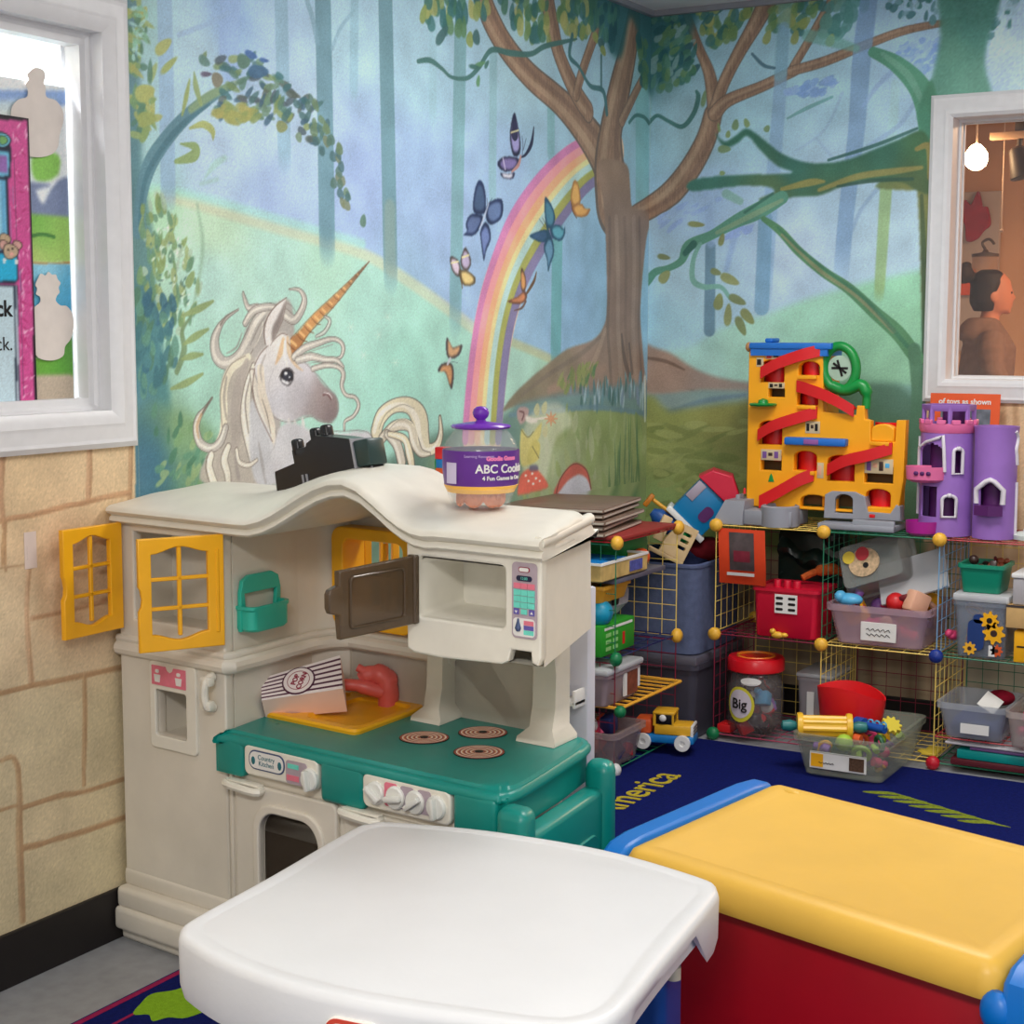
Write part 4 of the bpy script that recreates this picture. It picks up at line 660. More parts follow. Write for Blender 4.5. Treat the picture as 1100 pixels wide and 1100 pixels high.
('L','P',[-618,1845,-553,1857,-519,1840,-482,1844,-511,1818,-577,1810,-610,1823],(175,110,40),1.4,1,1),
('L','P',[-601,1842,-553,1851,-528,1839,-501,1842,-522,1822,-571,1816,-595,1826],(235,170,55),2.5,1,1),
('L','S',[-626,1852,-615,1827,-585,1805],[4.6,4.1,3.6],(90,60,40),1.6,0.9,0),
('L','P',[-972,1622,-947,1600,-940,1564,-957,1542,-976,1563],(85,60,45),1.4,1,1),
('L','P',[-969,1610,-950,1594,-945,1568,-958,1552,-972,1567],(205,140,60),2.4,1,1),
('L','S',[-870,1611,-888,1580,-932,1543],[5.3,14.2,10.8],(105,75,50),1.8,0.95,0),
('L','P',[-1062,1512,-998,1527,-954,1546,-932,1536,-947,1514,-998,1504],(100,60,45),1.3,1,1),
('L','P',[-1042,1515,-994,1526,-962,1540,-945,1532,-956,1516,-994,1509],(200,120,60),2.4,1,1),
('L','S',[-942,1514,-969,1492,-1019,1483],[10.8,8.5,3.0],(110,75,60),1.8,0.9,0),
('L','P',[-1429,1399,-1396,1367,-1340,1374,-1359,1343,-1410,1332,-1432,1351],(70,62,65),1.3,1,1),
('L','P',[-1420,1389,-1395,1365,-1354,1370,-1368,1348,-1406,1340,-1422,1354],(200,150,95),2.3,1,1),
('L','P',[-1418,1321,-1461,1317,-1480,1295,-1440,1294,-1404,1239,-1389,1281,-1396,1312],(70,60,62),1.3,1,1),
('L','P',[-1420,1314,-1452,1311,-1466,1295,-1436,1294,-1410,1253,-1399,1285,-1404,1308],(205,140,75),2.3,1,1),
('L','S',[-1410,1332,-1425,1317],[11.9,9.5],(190,195,205),2.0,0.9,0),
('L','S',[-1403,1324,-1366,1320],[1.6,1.6],(90,90,100),1.1,0.8,0),
('L','S',[-1766,1456,-1724,1456],[2.2,2.2],(185,215,195),1.8,0.6,0),
('L','S',[-1755,1466,-1735,1446],[3.1,3.1],(185,215,195),1.8,0.6,0),
('L','S',[-1735,1466,-1755,1446],[3.1,3.1],(185,215,195),1.9,0.6,0),
('L','S',[-1728,1326,-1687,1325],[2.2,2.2],(185,215,195),1.9,0.6,0),
('L','S',[-1718,1336,-1697,1315],[3.1,3.2],(185,215,195),1.9,0.6,0),
('L','S',[-1697,1335,-1718,1315],[3.2,3.2],(185,215,195),1.9,0.6,0),
('L','S',[-1945,1427,-1907,1427],[2.1,2.1],(185,215,195),1.8,0.6,0),
('L','S',[-1935,1437,-1916,1417],[3.0,3.0],(185,215,195),1.8,0.6,0),
('L','S',[-1916,1437,-1936,1417],[2.9,2.9],(185,215,195),1.8,0.6,0),
('L','S',[-1886,1349,-1846,1349],[2.1,2.1],(185,215,195),1.8,0.6,0),
('L','S',[-1876,1359,-1856,1339],[3.0,3.0],(185,215,195),1.8,0.6,0),
('L','S',[-1856,1359,-1876,1340],[3.0,3.0],(185,215,195),1.8,0.6,0),
('L','S',[-1811,1406,-1770,1406],[2.1,2.2],(185,215,195),1.8,0.6,0),
('L','S',[-1800,1416,-1780,1396],[3.1,3.1],(185,215,195),1.8,0.6,0),
('L','S',[-1780,1416,-1801,1396],[3.1,3.1],(185,215,195),1.8,0.6,0),
('R','P',[17,1318,64,1340,178,1362,300,1431,463,1478,639,1538,844,1591,1047,1633,1105,1635,1120,1149,20,1121],[(170,1386,(150,206,200)),(392,1455,(150,208,190)),(394,1319,(145,202,185)),(640,1504,(145,208,180)),(911,1584,(135,205,165)),(949,1406,(130,195,155)),(748,1339,(135,195,165)),(247,1265,(145,198,190)),(953,1276,(130,185,160))],10.6,1,1),
('R','P',[678,1365,763,1438,880,1477,1077,1502,1086,1213,682,1205],(125,190,150),19.9,0.8,1),
('R','S',[520,2492,506,2201,484,1872,463,1505],[42.2,49.6,53.6,57.6],(118,165,205),5.8,0.7,2),
('R','S',[836,2620,809,2372,796,2118,769,1862,752,1602],[60.2,67.2,60.9,58.0,58.3],(105,150,195),5.6,0.75,2),
('R','S',[527,2652,510,2331],[49.1,49.4],(110,175,190),9.6,0.5,2),
('R','S',[464,1823,456,1505],[53.7,57.7],(95,150,185),6.0,0.8,2),
('R','S',[251,1728,252,1421],[40.8,44.8],(80,125,150),6.1,0.85,2),
('R','S',[236,1915,254,1745],[33.2,36.9],(130,170,215),13.5,0.6,2),
('R','S',[908,1937,900,1729,892,1535],[43.1,40.0,36.8],(140,180,110),5.7,0.85,2),
('R','S',[931,2268,923,2079],[32.9,33.0],(150,200,195),9.4,0.5,2),
('R','S',[1001,2200,945,2125,848,2067,798,2038],[16.7,16.8,13.4,6.7],(125,165,205),5.6,0.6,2),
('R','S',[923,2315,859,2257,811,2187],[20.2,17.1,10.3],(125,165,210),5.7,0.6,2),
('R','S',[742,2249,677,2125,558,2050],[10.4,10.4,6.9],(130,170,205),5.8,0.5,2),
('R','S',[654,2094,714,2026],[9.7,9.6],(130,170,205),5.8,0.5,2),
('R','S',[542,1969,629,1982],[6.7,6.6],(140,180,210),5.9,0.4,2),
('R','S',[885,1922,820,1844,788,1764],[13.5,13.7,10.3],(120,160,200),5.8,0.6,2),
('R','S',[349,1777,315,1642],[29.4,18.4],(110,150,205),13.5,0.5,2),
('R','R',[518,2281,707,2310,718,2257,588,2247],26,[27.1,61.1],[13.5,27.0],(0,40),[(110,160,220),(125,170,225),(100,150,210)]),
('R','R',[914,2394,1081,2418,1091,2303,1005,2300],50,[18.5,43.3],[9.9,23.2],(0,60),[(110,160,225),(140,185,235),(120,170,225)]),
('R','R',[11,1838,236,1922,292,1896,88,1801],30,[29.5,66.4],[10.8,25.2],(10,50),[(125,165,220),(140,180,220)]),
('R','R',[294,1785,403,1809,404,1775,313,1757],16,[21.4,42.8],[10.5,20.9],(0,50),[(125,160,220)]),
('R','S',[541,2175,607,2204,705,2239],[6.8,13.5,10.0],(90,160,160),2.6,0.8,0),
('R','S',[402,2411,446,2368,488,2355],[9.7,12.8,9.6],(60,110,130),2.6,0.9,0),
('R','P',[1082,2595,1277,2575,1244,2397,1235,2307,1251,2184,1056,2197,1059,2289,1081,2411],[(1115,2347,(80,150,125)),(1190,2432,(50,125,110)),(1212,2247,(90,160,135))],6.1,0.95,1),
('R','S',[849,2381,929,2337,1006,2262,1044,2182,1053,2088],[36.5,54.4,72.9,81.4,70.1],(70,150,115),3.2,0.95,0),
('R','S',[611,2458,721,2423,789,2398],[43.9,37.2,24.6],(100,175,160),9.6,0.7,0),
('R','S',[882,2372,972,2296,1024,2205],[15.2,24.3,18.4],(110,175,150),4.7,0.6,0),
('R','P',[1009,2168,1075,2211,1107,1181,1076,1018,1033,1016,1039,1147,1050,1341,1021,1869,994,1902,868,1923,1013,2011,1027,2089],[(1046,2104,(60,140,110)),(1052,1915,(120,125,60)),(1061,1598,(95,105,60)),(1059,1342,(60,110,85)),(1056,1115,(60,110,85))],3.1,1,1),
('R','S',[1033,1884,1044,1725,1054,1502,1057,1309],[12.9,16.2,16.2,13.0],(60,85,60),3.2,0.7,0),
('R','S',[1060,2071,1071,1820,1077,1502],[12.8,19.3,16.2],(150,130,60),4.7,0.7,0),
('R','P',[262,2143,299,2107,343,2125,386,2149,444,2112,523,2052,611,2018,697,2011,782,2023,865,2051,946,2078,1027,2105,1061,2040,1065,1899,1017,1901,967,1931,901,1937,801,1938,734,1922,666,1899,561,1896,491,1879,437,1894,497,1918,461,1940,346,1944,169,1935,176,1975,345,1985,559,1982,506,2010,445,2063,390,2122,350,2098,300,2087],[(379,2126,(45,112,92)),(559,2001,(42,108,95)),(732,1987,(50,115,90)),(898,2033,(45,110,90)),(1028,2042,(60,110,70)),(236,1956,(50,120,105)),(490,1938,(80,115,75)),(734,1912,(70,105,70)),(999,1933,(75,100,60))],2.7,1,1),
('R','S',[525,1927,630,1946,682,1947],[13.4,26.4,9.8],(148,140,60),5.0,0.85,0),
('R','S',[665,1918,800,1958,933,1971,1030,1979],[13.4,22.9,22.5,12.7],(150,138,62),5.9,0.8,0),
('R','S',[1012,2043,1054,2047,1064,1946],[15.9,24.7,25.6],(150,130,55),4.7,0.8,0),
('R','S',[733,1928,868,1942,999,1942],[9.8,12.9,12.7],(45,85,70),3.2,0.8,0),
('R','S',[697,2021,864,2063,1010,2112],[10.0,13.1,9.7],(35,95,85),3.2,0.8,0),
('R','S',[526,1897,438,1854,348,1817,257,1772,165,1734,135,1680,82,1653,29,1640,-2,1606,-25,1571],[48.1,62.2,48.8,35.1,43.5,29.4,24.8,28.9,30.2,11.4],(75,145,120),2.6,1,0),
('R','S',[526,1887,420,1841,276,1779],[13.7,20.7,14.0],(130,160,120),3.3,0.7,0),
('R','S',[490,1912,384,1849],[10.4,10.5],(40,100,85),2.6,0.7,0),
('R','S',[183,1740,150,1707],[29.3,22.1],(35,95,85),3.4,0.8,0),
('R','S',[210,1740,184,1686,182,1610,227,1582,294,1581,331,1540],[14.9,18.8,22.1,20.5,17.1,14.0],(100,165,150),2.7,0.95,0),
('R','S',[310,1919,365,1890],[33.4,26.6],(110,170,150),6.7,0.7,0),
('R','S',[457,1824,522,1778,594,1704,689,1629,783,1569,880,1484,965,1412,1034,1325],[20.0,30.0,33.2,36.1,39.1,45.4,51.7,51.6],(75,135,90),3.0,1,0),
('R','S',[529,1765,672,1636,811,1543,949,1419],[10.0,13.2,13.0,16.2],(140,135,95),3.3,0.75,0),
('R','S',[511,1792,600,1710,707,1629,845,1529,1000,1367],[6.7,9.9,9.8,13.0,16.1],(45,110,85),3.3,0.6,0),
('R','D',[(193,1812,67.5,20.4,-6),(63,1695,53.7,20.7,-10),(67,1622,57.1,37.2,47),(295,1754,47.1,22.2,75),(274,1636,44.5,23.8,-19),(330,1608,80.6,34.0,-24),(287,1527,61.4,37.1,80),(361,1533,72.9,30.6,-24),(325,1479,81.8,29.5,86),(402,1472,70.6,34.9,-47),(377,1438,76.4,32.2,-63)],[(125,135,70),(115,130,75),(135,145,80)]),
('R','D',[(314,2133,26.4,18.4,80),(342,2165,39.4,25.6,80),(385,2169,34.4,20.8,112),(300,2080,51.3,26.7,-3),(294,1994,22.0,16.8,-3),(464,2144,25.9,21.6,58),(277,2159,34.0,10.8,102),(216,2266,59.5,18.7,80)],[(120,150,85),(110,145,95)]),
('R','P',[-20,1198,172,1216,505,1228,751,1220,1086,1219,1091,1051,-18,1013],[(58,1157,(125,150,148)),(323,1163,(115,150,150)),(955,1210,(110,165,160)),(957,1112,(70,120,95)),(612,1203,(120,155,150))],10.6,1,1),
('R','S',[-11,1092,97,1116,249,1161,397,1185],[10.7,21.2,20.9,13.7],(85,120,145),10.7,0.7,0),
('R','S',[3,1184,173,1202],[10.6,14.0],(160,165,165),7.1,0.6,0),
('R','S',[154,1205,192,1202],[10.5,10.5],(85,95,95),3.5,0.7,0),
('R','P',[-19,1077,97,1116,249,1141,434,1166,506,1174,1088,1148,1125,-40,-4,-188],[(98,1070,(140,148,65)),(287,1110,(140,142,60)),(100,946,(140,150,75)),(290,954,(128,135,65)),(400,1027,(120,128,62)),(255,812,(105,125,50)),(63,767,(125,150,80)),(959,1047,(70,115,80)),(989,1178,(75,120,100))],10.7,1,1),
('R','P',[-22,1360,36,1354,102,1333,190,1282,285,1249,396,1233,505,1228,505,1201,248,1203,-20,1191],[(18,1297,(158,128,108)),(95,1281,(160,130,112)),(248,1231,(150,130,120)),(396,1220,(140,128,120))],5.3,1,1),
('R','S',[-6,1318,76,1305,153,1275],[10.6,14.1,7.1],(110,85,70),5.3,0.8,0),
('R','R',[1,1067,434,1132,442,718,6,656],90,[62.7,156.6],[14.2,32.0],(-20,30),[(150,158,80),(120,132,60),(135,145,75),(110,125,55)]),
('L','S',[-15,1078,-19,1245],[13.3,13.2],(205,215,200),2.1,0.8,0),
('R','P',[-214,568,1137,615,1168,-373,-204,-594],(150,128,94),3.7,1,0),
('R','S',[182,560,195,202,191,-16],[23.1,27.0,23.2],(112,88,60),7.1,0.7,0),
('R','S',[408,576,422,225,419,11],[22.2,26.0,22.3],(112,88,60),7.0,0.7,0),
('R','S',[626,592,641,247,638,37],[21.4,25.1,21.5],(112,88,60),6.9,0.7,0),
('R','S',[870,609,886,272,884,67],[20.5,24.1,20.6],(112,88,60),6.7,0.7,0),
('R','S',[1022,620,1038,287,1037,85],[20.0,23.4,20.1],(112,88,60),6.6,0.7,0),
('R','S',[-9,218,415,224,1117,222],[22.1,21.4,20.1],(112,88,60),7.3,0.7,0),
('R','S',[1023,1357,1037,1212,1035,1049,1063,887],[45.8,39.3,39.5,46.1],(70,120,90),6.5,0.9,0),
('L','P',[-3760,1276,-2789,1235,-2811,-36,-3821,179],[(-3150,1091,(199,168,119)),(-2901,1071,(202,172,124)),(-3050,918,(199,166,122)),(-3164,770,(197,172,130)),(-2943,734,(199,172,130)),(-3092,549,(193,175,132)),(-2921,513,(189,172,128)),(-3074,312,(193,173,130)),(-3080,163,(189,172,128)),(-2933,185,(186,170,126))],0.5,1,0),
('L','S',[-3191,1164,-3198,1075,-3195,1003],[15.3,12.8,12.8],(178,130,88),2.6,0.85,0),
('L','S',[-3187,1161,-3194,1073,-3192,1001],[6.1,5.1,5.1],(150,112,68),2.0,0.5,0),
('L','S',[-2938,1154,-2941,1095,-2946,1039],[17.4,17.4,17.4],(186,140,96),2.7,0.85,0),
('L','S',[-2934,1151,-2936,1093,-2941,1036],[7.0,7.0,7.0],(150,112,68),2.1,0.5,0),
('L','S',[-2804,1158,-2810,1063,-2816,977],[15.4,15.4,15.4],(180,138,92),2.8,0.85,0),
('L','S',[-2799,1156,-2806,1061,-2812,974],[6.2,6.2,6.2],(150,112,68),2.2,0.5,0),
('L','S',[-3353,1008,-3205,1016,-3059,1026,-2902,1039,-2811,1042],[11.6,12.1,12.5,13.0,13.2],(184,134,86),2.5,0.85,0),
('L','S',[-3350,1006,-3201,1014,-3055,1024,-2897,1036,-2807,1039],[4.6,4.8,5.0,5.2,5.3],(150,112,68),1.9,0.5,0),
('L','S',[-3192,1015,-3198,936,-3194,911],[10.3,15.4,7.5],(168,126,78),2.6,0.85,0),
('L','S',[-3189,1013,-3195,933,-3191,909],[4.1,6.2,3.0],(150,112,68),2.0,0.5,0),
('L','S',[-3309,920,-3194,917,-3131,916],[7.8,8.0,6.1],(184,150,110),2.5,0.85,0),
('L','S',[-3306,918,-3190,915,-3127,913],[3.1,3.2,2.5],(150,112,68),1.9,0.5,0),
('L','S',[-3129,911,-3138,806,-3132,651],[13.4,13.3,15.9],(190,150,108),2.6,0.85,0),
('L','S',[-3125,909,-3135,804,-3128,648],[5.4,5.3,6.4],(150,112,68),2.0,0.5,0),
('L','S',[-3125,796,-2969,798,-2819,802],[12.5,10.8,9.0],(190,150,108),2.7,0.85,0),
('L','S',[-3122,794,-2965,795,-2815,799],[5.0,4.3,3.6],(150,112,68),2.0,0.5,0),
('L','S',[-3370,654,-3221,650,-3061,644,-2847,639],[11.9,12.3,12.8,13.5],(168,126,78),2.5,0.85,0),
('L','S',[-3366,651,-3217,647,-3056,641,-2842,636],[4.8,4.9,5.1,5.4],(150,112,68),1.9,0.5,0),
('L','S',[-2975,641,-2977,525,-2985,390],[11.6,14.6,11.7],(178,140,92),2.8,0.85,0),
('L','S',[-2971,638,-2973,521,-2981,387],[4.6,5.8,4.7],(150,112,68),2.1,0.5,0),
('L','S',[-3381,415,-3279,501,-3228,501,-3186,495,-3176,423,-3180,320,-3180,131],[9.9,9.7,10.4,13.2,18.3,21.2,15.9],(178,140,92),2.5,0.85,0),
('L','S',[-3377,412,-3275,498,-3224,498,-3182,492,-3172,419,-3176,316,-3176,127],[4.0,3.9,4.1,5.3,7.3,8.5,6.4],(150,112,68),2.0,0.5,0),
('L','S',[-3382,395,-3232,394,-3185,392],[8.2,8.5,8.5],(168,126,78),2.5,0.85,0),
('L','S',[-3378,392,-3228,391,-3181,389],[3.3,3.4,3.4],(150,112,68),2.0,0.5,0),
('L','S',[-3170,383,-3071,383,-2986,375,-2847,374],[13.0,15.3,11.2,11.7],(168,126,78),2.7,0.85,0),
('L','S',[-3166,380,-3067,380,-2981,372,-2842,370],[5.2,6.1,4.5,4.7],(150,112,68),2.1,0.5,0),
('L','S',[-3171,294,-3018,283,-2850,280],[15.0,13.5,14.2],(168,126,78),2.7,0.85,0),
('L','S',[-3167,291,-3014,280,-2846,277],[6.0,5.4,5.7],(150,112,68),2.1,0.5,0),
('L','S',[-3408,847,-3374,570],[11.3,11.5],(168,126,78),2.5,0.85,0),
('L','S',[-3404,845,-3370,568],[4.5,4.6],(150,112,68),1.9,0.5,0),
('R','P',[1068,1180,1701,1210,1763,-277,1234,-362,1081,292],[(1284,1026,(206,170,120)),(1387,775,(212,178,128)),(1255,-22,(190,165,120))],1.0,1,0),
('R','S',[1332,1186,1345,901,1350,579],[18.7,21.9,18.9],(172,128,80),7.9,0.7,0),
('R','S',[1375,1187,1389,903,1394,583],[18.5,21.7,18.7],(172,128,80),7.9,0.7,0),
('R','S',[1091,526,1302,510,1581,502],[20.0,19.6,19.1],(165,130,85),5.0,0.7,0),
('R','S',[1099,260,1311,249,1591,247],[20.2,19.8,19.3],(165,130,85),5.0,0.7,0),
('R','S',[1107,-8,1320,-14,1601,-9],[20.4,20.0,19.5],(165,130,85),5.1,0.7,0),
('K','P',[-3927,1879,-2857,2032,-2889,1195,-3965,1250],(238,244,246),0.0,1,0),
('K','P',[-3930,1830,-2912,1950,-2913,1919,-3002,1897,-3932,1789],(140,172,222),3.1,1,0),
('K','P',[-3932,1789,-2946,1927,-2944,1839,-3009,1732,-3940,1661],(226,242,236),6.2,0.8,0),
('K','P',[-3017,1801,-2946,1808,-2944,1768,-2981,1746,-3019,1751],(140,200,90),4.0,1,1),
('K','P',[-3939,1677,-3036,1740,-3015,1722,-2994,1697,-2965,1735,-2936,1756,-2908,1760,-2868,1753,-2872,1659,-3944,1598],(128,142,176),1.6,1,1),
('K','P',[-3942,1622,-3012,1674,-2914,1673,-2871,1676,-2875,1569,-3948,1531],[(-3012,1661,(120,190,80)),(-2958,1644,(170,214,110)),(-2986,1622,(110,180,80)),(-2960,1597,(190,220,120)),(-3016,1581,(200,215,130))],1.6,1,0),
('K','S',[-3041,1622,-3000,1630,-2964,1626],[8.0,8.1,8.4],(60,120,60),2.0,0.8,0),
('K','S',[-3043,1563,-2961,1564,-2875,1574],[6.0,6.1,6.3],(190,150,90),1.2,1,0),
('K','P',[-3948,1528,-2875,1567,-2883,1365,-3957,1378],[(-2989,1551,(160,215,235)),(-2936,1491,(90,185,225)),(-3020,1469,(100,190,225)),(-2938,1439,(60,150,200))],0.8,1,0),
('K','P',[-3957,1384,-2997,1358,-2933,1416,-2880,1428,-2885,1302,-3960,1330],[(-2998,1346,(120,180,70)),(-2925,1387,(90,150,70)),(-2971,1325,(90,165,60))],1.6,1,0),
('K','P',[-3959,1343,-2885,1316,-2889,1195,-3965,1250],(196,180,160),1.6,1,0),
('Q','P',[-3935,1877,-2872,2029,-2903,1196,-3974,1251],(26,24,32),0.0,1,0),
('Q','P',[-3940,1800,-3044,1867,-3048,1257,-3972,1280],(212,84,152),0.6,1,0),
('Q','R',[-3089,1853,-3047,1857,-3050,1265,-3090,1267],46,[8.9,15.6],[2.3,3.4],(20,110),[(240,170,210),(246,200,225)]),
('Q','R',[-3089,1853,-3047,1857,-3050,1265,-3090,1267],40,[10.5,21.0],[1.9,2.9],(-60,60),[(190,50,120)]),
('Q','P',[-3942,1772,-3113,1836,-3098,1819,-3094,1803,-3096,1744,-3107,1736,-3106,1587,-3955,1551],(24,34,54),0.5,1,0),
('Q','P',[-3946,1710,-3099,1797,-3102,1744,-3948,1671],(110,190,220),0.5,1,0),
('Q','P',[-3946,1703,-3105,1787,-3107,1751,-3948,1679],(150,110,180),0.5,1,0),
('Q','D',[(-3114,1819,44.2,32.8,6),(-3114,1819,33.8,25.1,6),(-3114,1819,26.0,19.3,6)],[(24,34,54)]),
('Q','D',[(-3114,1819,37.7,28.0,6)],[(120,200,220)]),
('Q','D',[(-3114,1819,26.0,19.3,6)],[(24,60,54)]),
('Q','D',[(-3114,1819,22.1,16.4,6)],[(130,190,110)]),
('Q','P',[-3948,1669,-3110,1736,-3111,1586,-3955,1551],(104,176,214),0.5,1,0),
('Q','P',[-3948,1669,-3125,1734,-3127,1586,-3955,1551],(150,205,228),0.5,1,0),
('Q','P',[-3956,1547,-3085,1587,-3085,1528,-3093,1520,-3959,1494],(24,34,54),0.5,1,0),
('Q','P',[-3956,1543,-3088,1581,-3087,1530,-3095,1525,-3958,1499],(40,180,222),0.5,1,0),
('Q','P',[-3959,1496,-3088,1518,-3091,1255,-3972,1283],(24,34,54),0.5,1,0),
('Q','P',[-3959,1494,-3098,1515,-3103,1259,-3971,1286],(196,220,230),0.5,1,0),
('Q','P',[-3094,1516,-3090,1516,-3093,1259,-3099,1259],(210,225,235),0.6,1,0),
('Q','D',[(-3118,1610,33.8,25.5,3)],[(60,45,40)]),
('Q','D',[(-3118,1610,29.9,22.6,3)],[(198,172,140)]),
('Q','D',[(-3122,1598,28.6,21.6,3)],[(60,45,40)]),
('Q','D',[(-3122,1598,23.4,17.7,3)],[(220,170,160)]),
('Q','D',[(-3084,1599,29.1,21.8,3)],[(60,45,40)]),
('Q','D',[(-3084,1599,23.8,17.8,3)],[(220,170,160)]),
('Q','D',[(-3103,1585,44.6,33.6,2)],[(60,45,40)]),
('Q','D',[(-3103,1585,39.8,30.0,2)],[(205,180,150)]),
('Q','D',[(-3110,1588,5.7,4.3,2)],[(30,20,20)]),
('Q','D',[(-3098,1591,5.8,4.3,2)],[(30,20,20)]),
('Q','D',[(-3101,1579,11.8,8.9,2)],[(235,170,160)]),
('Q','D',[(-3122,1566,10.4,7.9,2)],[(245,240,235)]),
('Q','D',[(-3088,1565,10.6,7.9,2)],[(245,240,235)]),
]
SIL1=[(-3.0237, 1.9767), (-3.0127, 1.9841), (-2.9992, 1.9859), (-2.9858, 1.9818), (-2.9808, 1.9706), (-2.9868, 1.9578), (-2.9818, 1.9465), (-2.9799, 1.9268), (-2.9525, 1.9222), (-2.9337, 1.9042), (-2.9319, 1.8801), (-2.9443, 1.8485), (-2.951, 1.8215), (-2.9711, 1.8034), (-3.0125, 1.7936), (-3.0499, 1.7981), (-3.0779, 1.821), (-3.0839, 1.8634), (-3.08, 1.8931), (-3.061, 1.9111), (-3.0368, 1.9199), (-3.0334, 1.936), (-3.0383, 1.9472), (-3.0299, 1.9582), (-3.0348, 1.9673)]
SIL2=[(-3.0206, 1.5317), (-3.012, 1.5421), (-2.9984, 1.5384), (-2.9898, 1.5468), (-2.9789, 1.541), (-2.9677, 1.5414), (-2.9626, 1.5313), (-2.9545, 1.5233), (-2.9605, 1.5128), (-2.9581, 1.5026), (-2.9668, 1.4942), (-2.9701, 1.4838), (-2.9564, 1.4737), (-2.9367, 1.4719), (-2.9203, 1.4534), (-2.9185, 1.4242), (-2.9281, 1.3991), (-2.9459, 1.3826), (-2.9524, 1.3618), (-2.9809, 1.3518), (-3.0169, 1.3544), (-3.0355, 1.3669), (-3.0398, 1.3955), (-3.0466, 1.428), (-3.0427, 1.4563), (-3.0341, 1.4686), (-3.0173, 1.479), (-3.0168, 1.4912), (-3.0274, 1.4971), (-3.0242, 1.5093), (-3.0293, 1.5173)]
# ------------------------------------------------------------------ camera (room corner is the origin, left wall on y=0, right wall on x=0)
cam=bpy.data.cameras.new('camera'); camo=bpy.data.objects.new('camera',cam); COL.objects.link(camo); scn.camera=camo
cam.sensor_width=36; cam.lens=36*1740/1100; cam.clip_start=.05
_p,_y,_r=math.radians(6.4),math.radians(29.9),math.radians(.1)
_f=Vector((math.cos(_y)*math.cos(_p),math.sin(_y)*math.cos(_p),-math.sin(_p))); _rt=Vector((math.sin(_y),-math.cos(_y),0)); _u=_rt.cross(_f)
_a=_rt*math.cos(_r)+_u*math.sin(_r); _b=_u*math.cos(_r)-_rt*math.sin(_r)
camo.matrix_world=Matrix(((_a.x,_b.x,-_f.x,-5.617),(_a.y,_b.y,-_f.y,-2.637),(_a.z,_b.z,-_f.z,1.42),(0,0,0,1)))

# ------------------------------------------------------------------ room shell
WHITE_TRIM=mat('white_gloss_paint',(226,226,228),.4,.5,.03,30)
MUR=paintmat('mural_paint',.55,.2,.35)
GAIN=1.36
CL=Canvas(-3.62,0,.12,2.6,.003); CL.run([o[1:] for o in MURAL if o[0]=='L']); CL.finish(gain=GAIN,sat=.76)
wall_left=painted('wall_left',[(-2.82,0,.85,2.595,.003),(-3.6,-2.82,.1,1.18,.004),(-2.82,0,.0,.85,.05),(-3.6,-2.82,0,.1,.1),(-3.95,-2.82,2.13,2.595,.02),(-7.2,-3.6,0,1.18,.1),(-7.2,-3.95,1.18,2.595,.1),(-3.95,-3.6,1.18,1.182,.1)],
    lambda s,z:(s,0*s,z),CL,[MUR]); wall_left['kind']='structure'
CR=Canvas(0,1.72,.3,2.6,.003); CR.run([o[1:] for o in MURAL if o[0]=='R']); CR.finish(gain=GAIN,sat=.76)
wall_right=painted('wall_right',[(0,1.08,.68,2.595,.003),(1.08,2.24,2.2,2.595,.006),(1.08,1.7,.68,1.2,.005),(0,1.7,0,.68,.03),(1.7,6.5,0,1.2,.2),(2.24,6.5,1.2,2.595,.2)],
    lambda s,z:(0*s,-s,z),CR,[MUR]); wall_right['kind']='structure'
FLOORM=mat('grey_vinyl_floor',(150,152,156),.45,.4,.1,25)
struct('floor',B().box(-7.2,3.6,-6.5,1.6,-.05,0),FLOORM,smooth=0)
# white ceiling tiles with dark joints
cm=bpy.data.materials.new('ceiling_tiles'); cm.use_nodes=True; nt=cm.node_tree; pb=nt.nodes['Principled BSDF']; pb.inputs['Roughness'].default_value=.8
tc=nt.nodes.new('ShaderNodeTexCoord'); br=nt.nodes.new('ShaderNodeTexBrick'); br.offset=0; br.inputs['Scale'].default_value=1; br.inputs['Brick Width'].default_value=.61; br.inputs['Row Height'].default_value=.61; br.inputs['Mortar Size'].default_value=.006
for k,c in (('Color1',(.72,.71,.72,1)),('Color2',(.75,.74,.75,1)),('Mortar',(.3,.28,.3,1))): br.inputs[k].default_value=c
nt.links.new(tc.outputs['Object'],br.inputs['Vector']); nt.links.new(br.outputs['Color'],pb.inputs['Base Color'])
struct('ceiling',B().box(-7.2,0.1,-6.5,0.1,2.595,2.65),cm,smooth=0)
struct('trim_1',B().box(-7.2,-.004,-.022,-.001,2.575,2.5945).box(-.022,-.001,-6.5,-.022,2.575,2.5945),mat('grey_ceiling_angle',(150,152,160),.5),smooth=0)
struct('baseboard_left',B().box(-7.2,-.002,-.012,-.0005,0,.121,.003),mat('black_rubber_base',(26,22,22),.45,.4,.15),smooth=0)
struct('baseboard_right',B().box(-.012,-.0005,-6.5,-.013,0,.121,.003),MATS['black_rubber_base'],smooth=0)

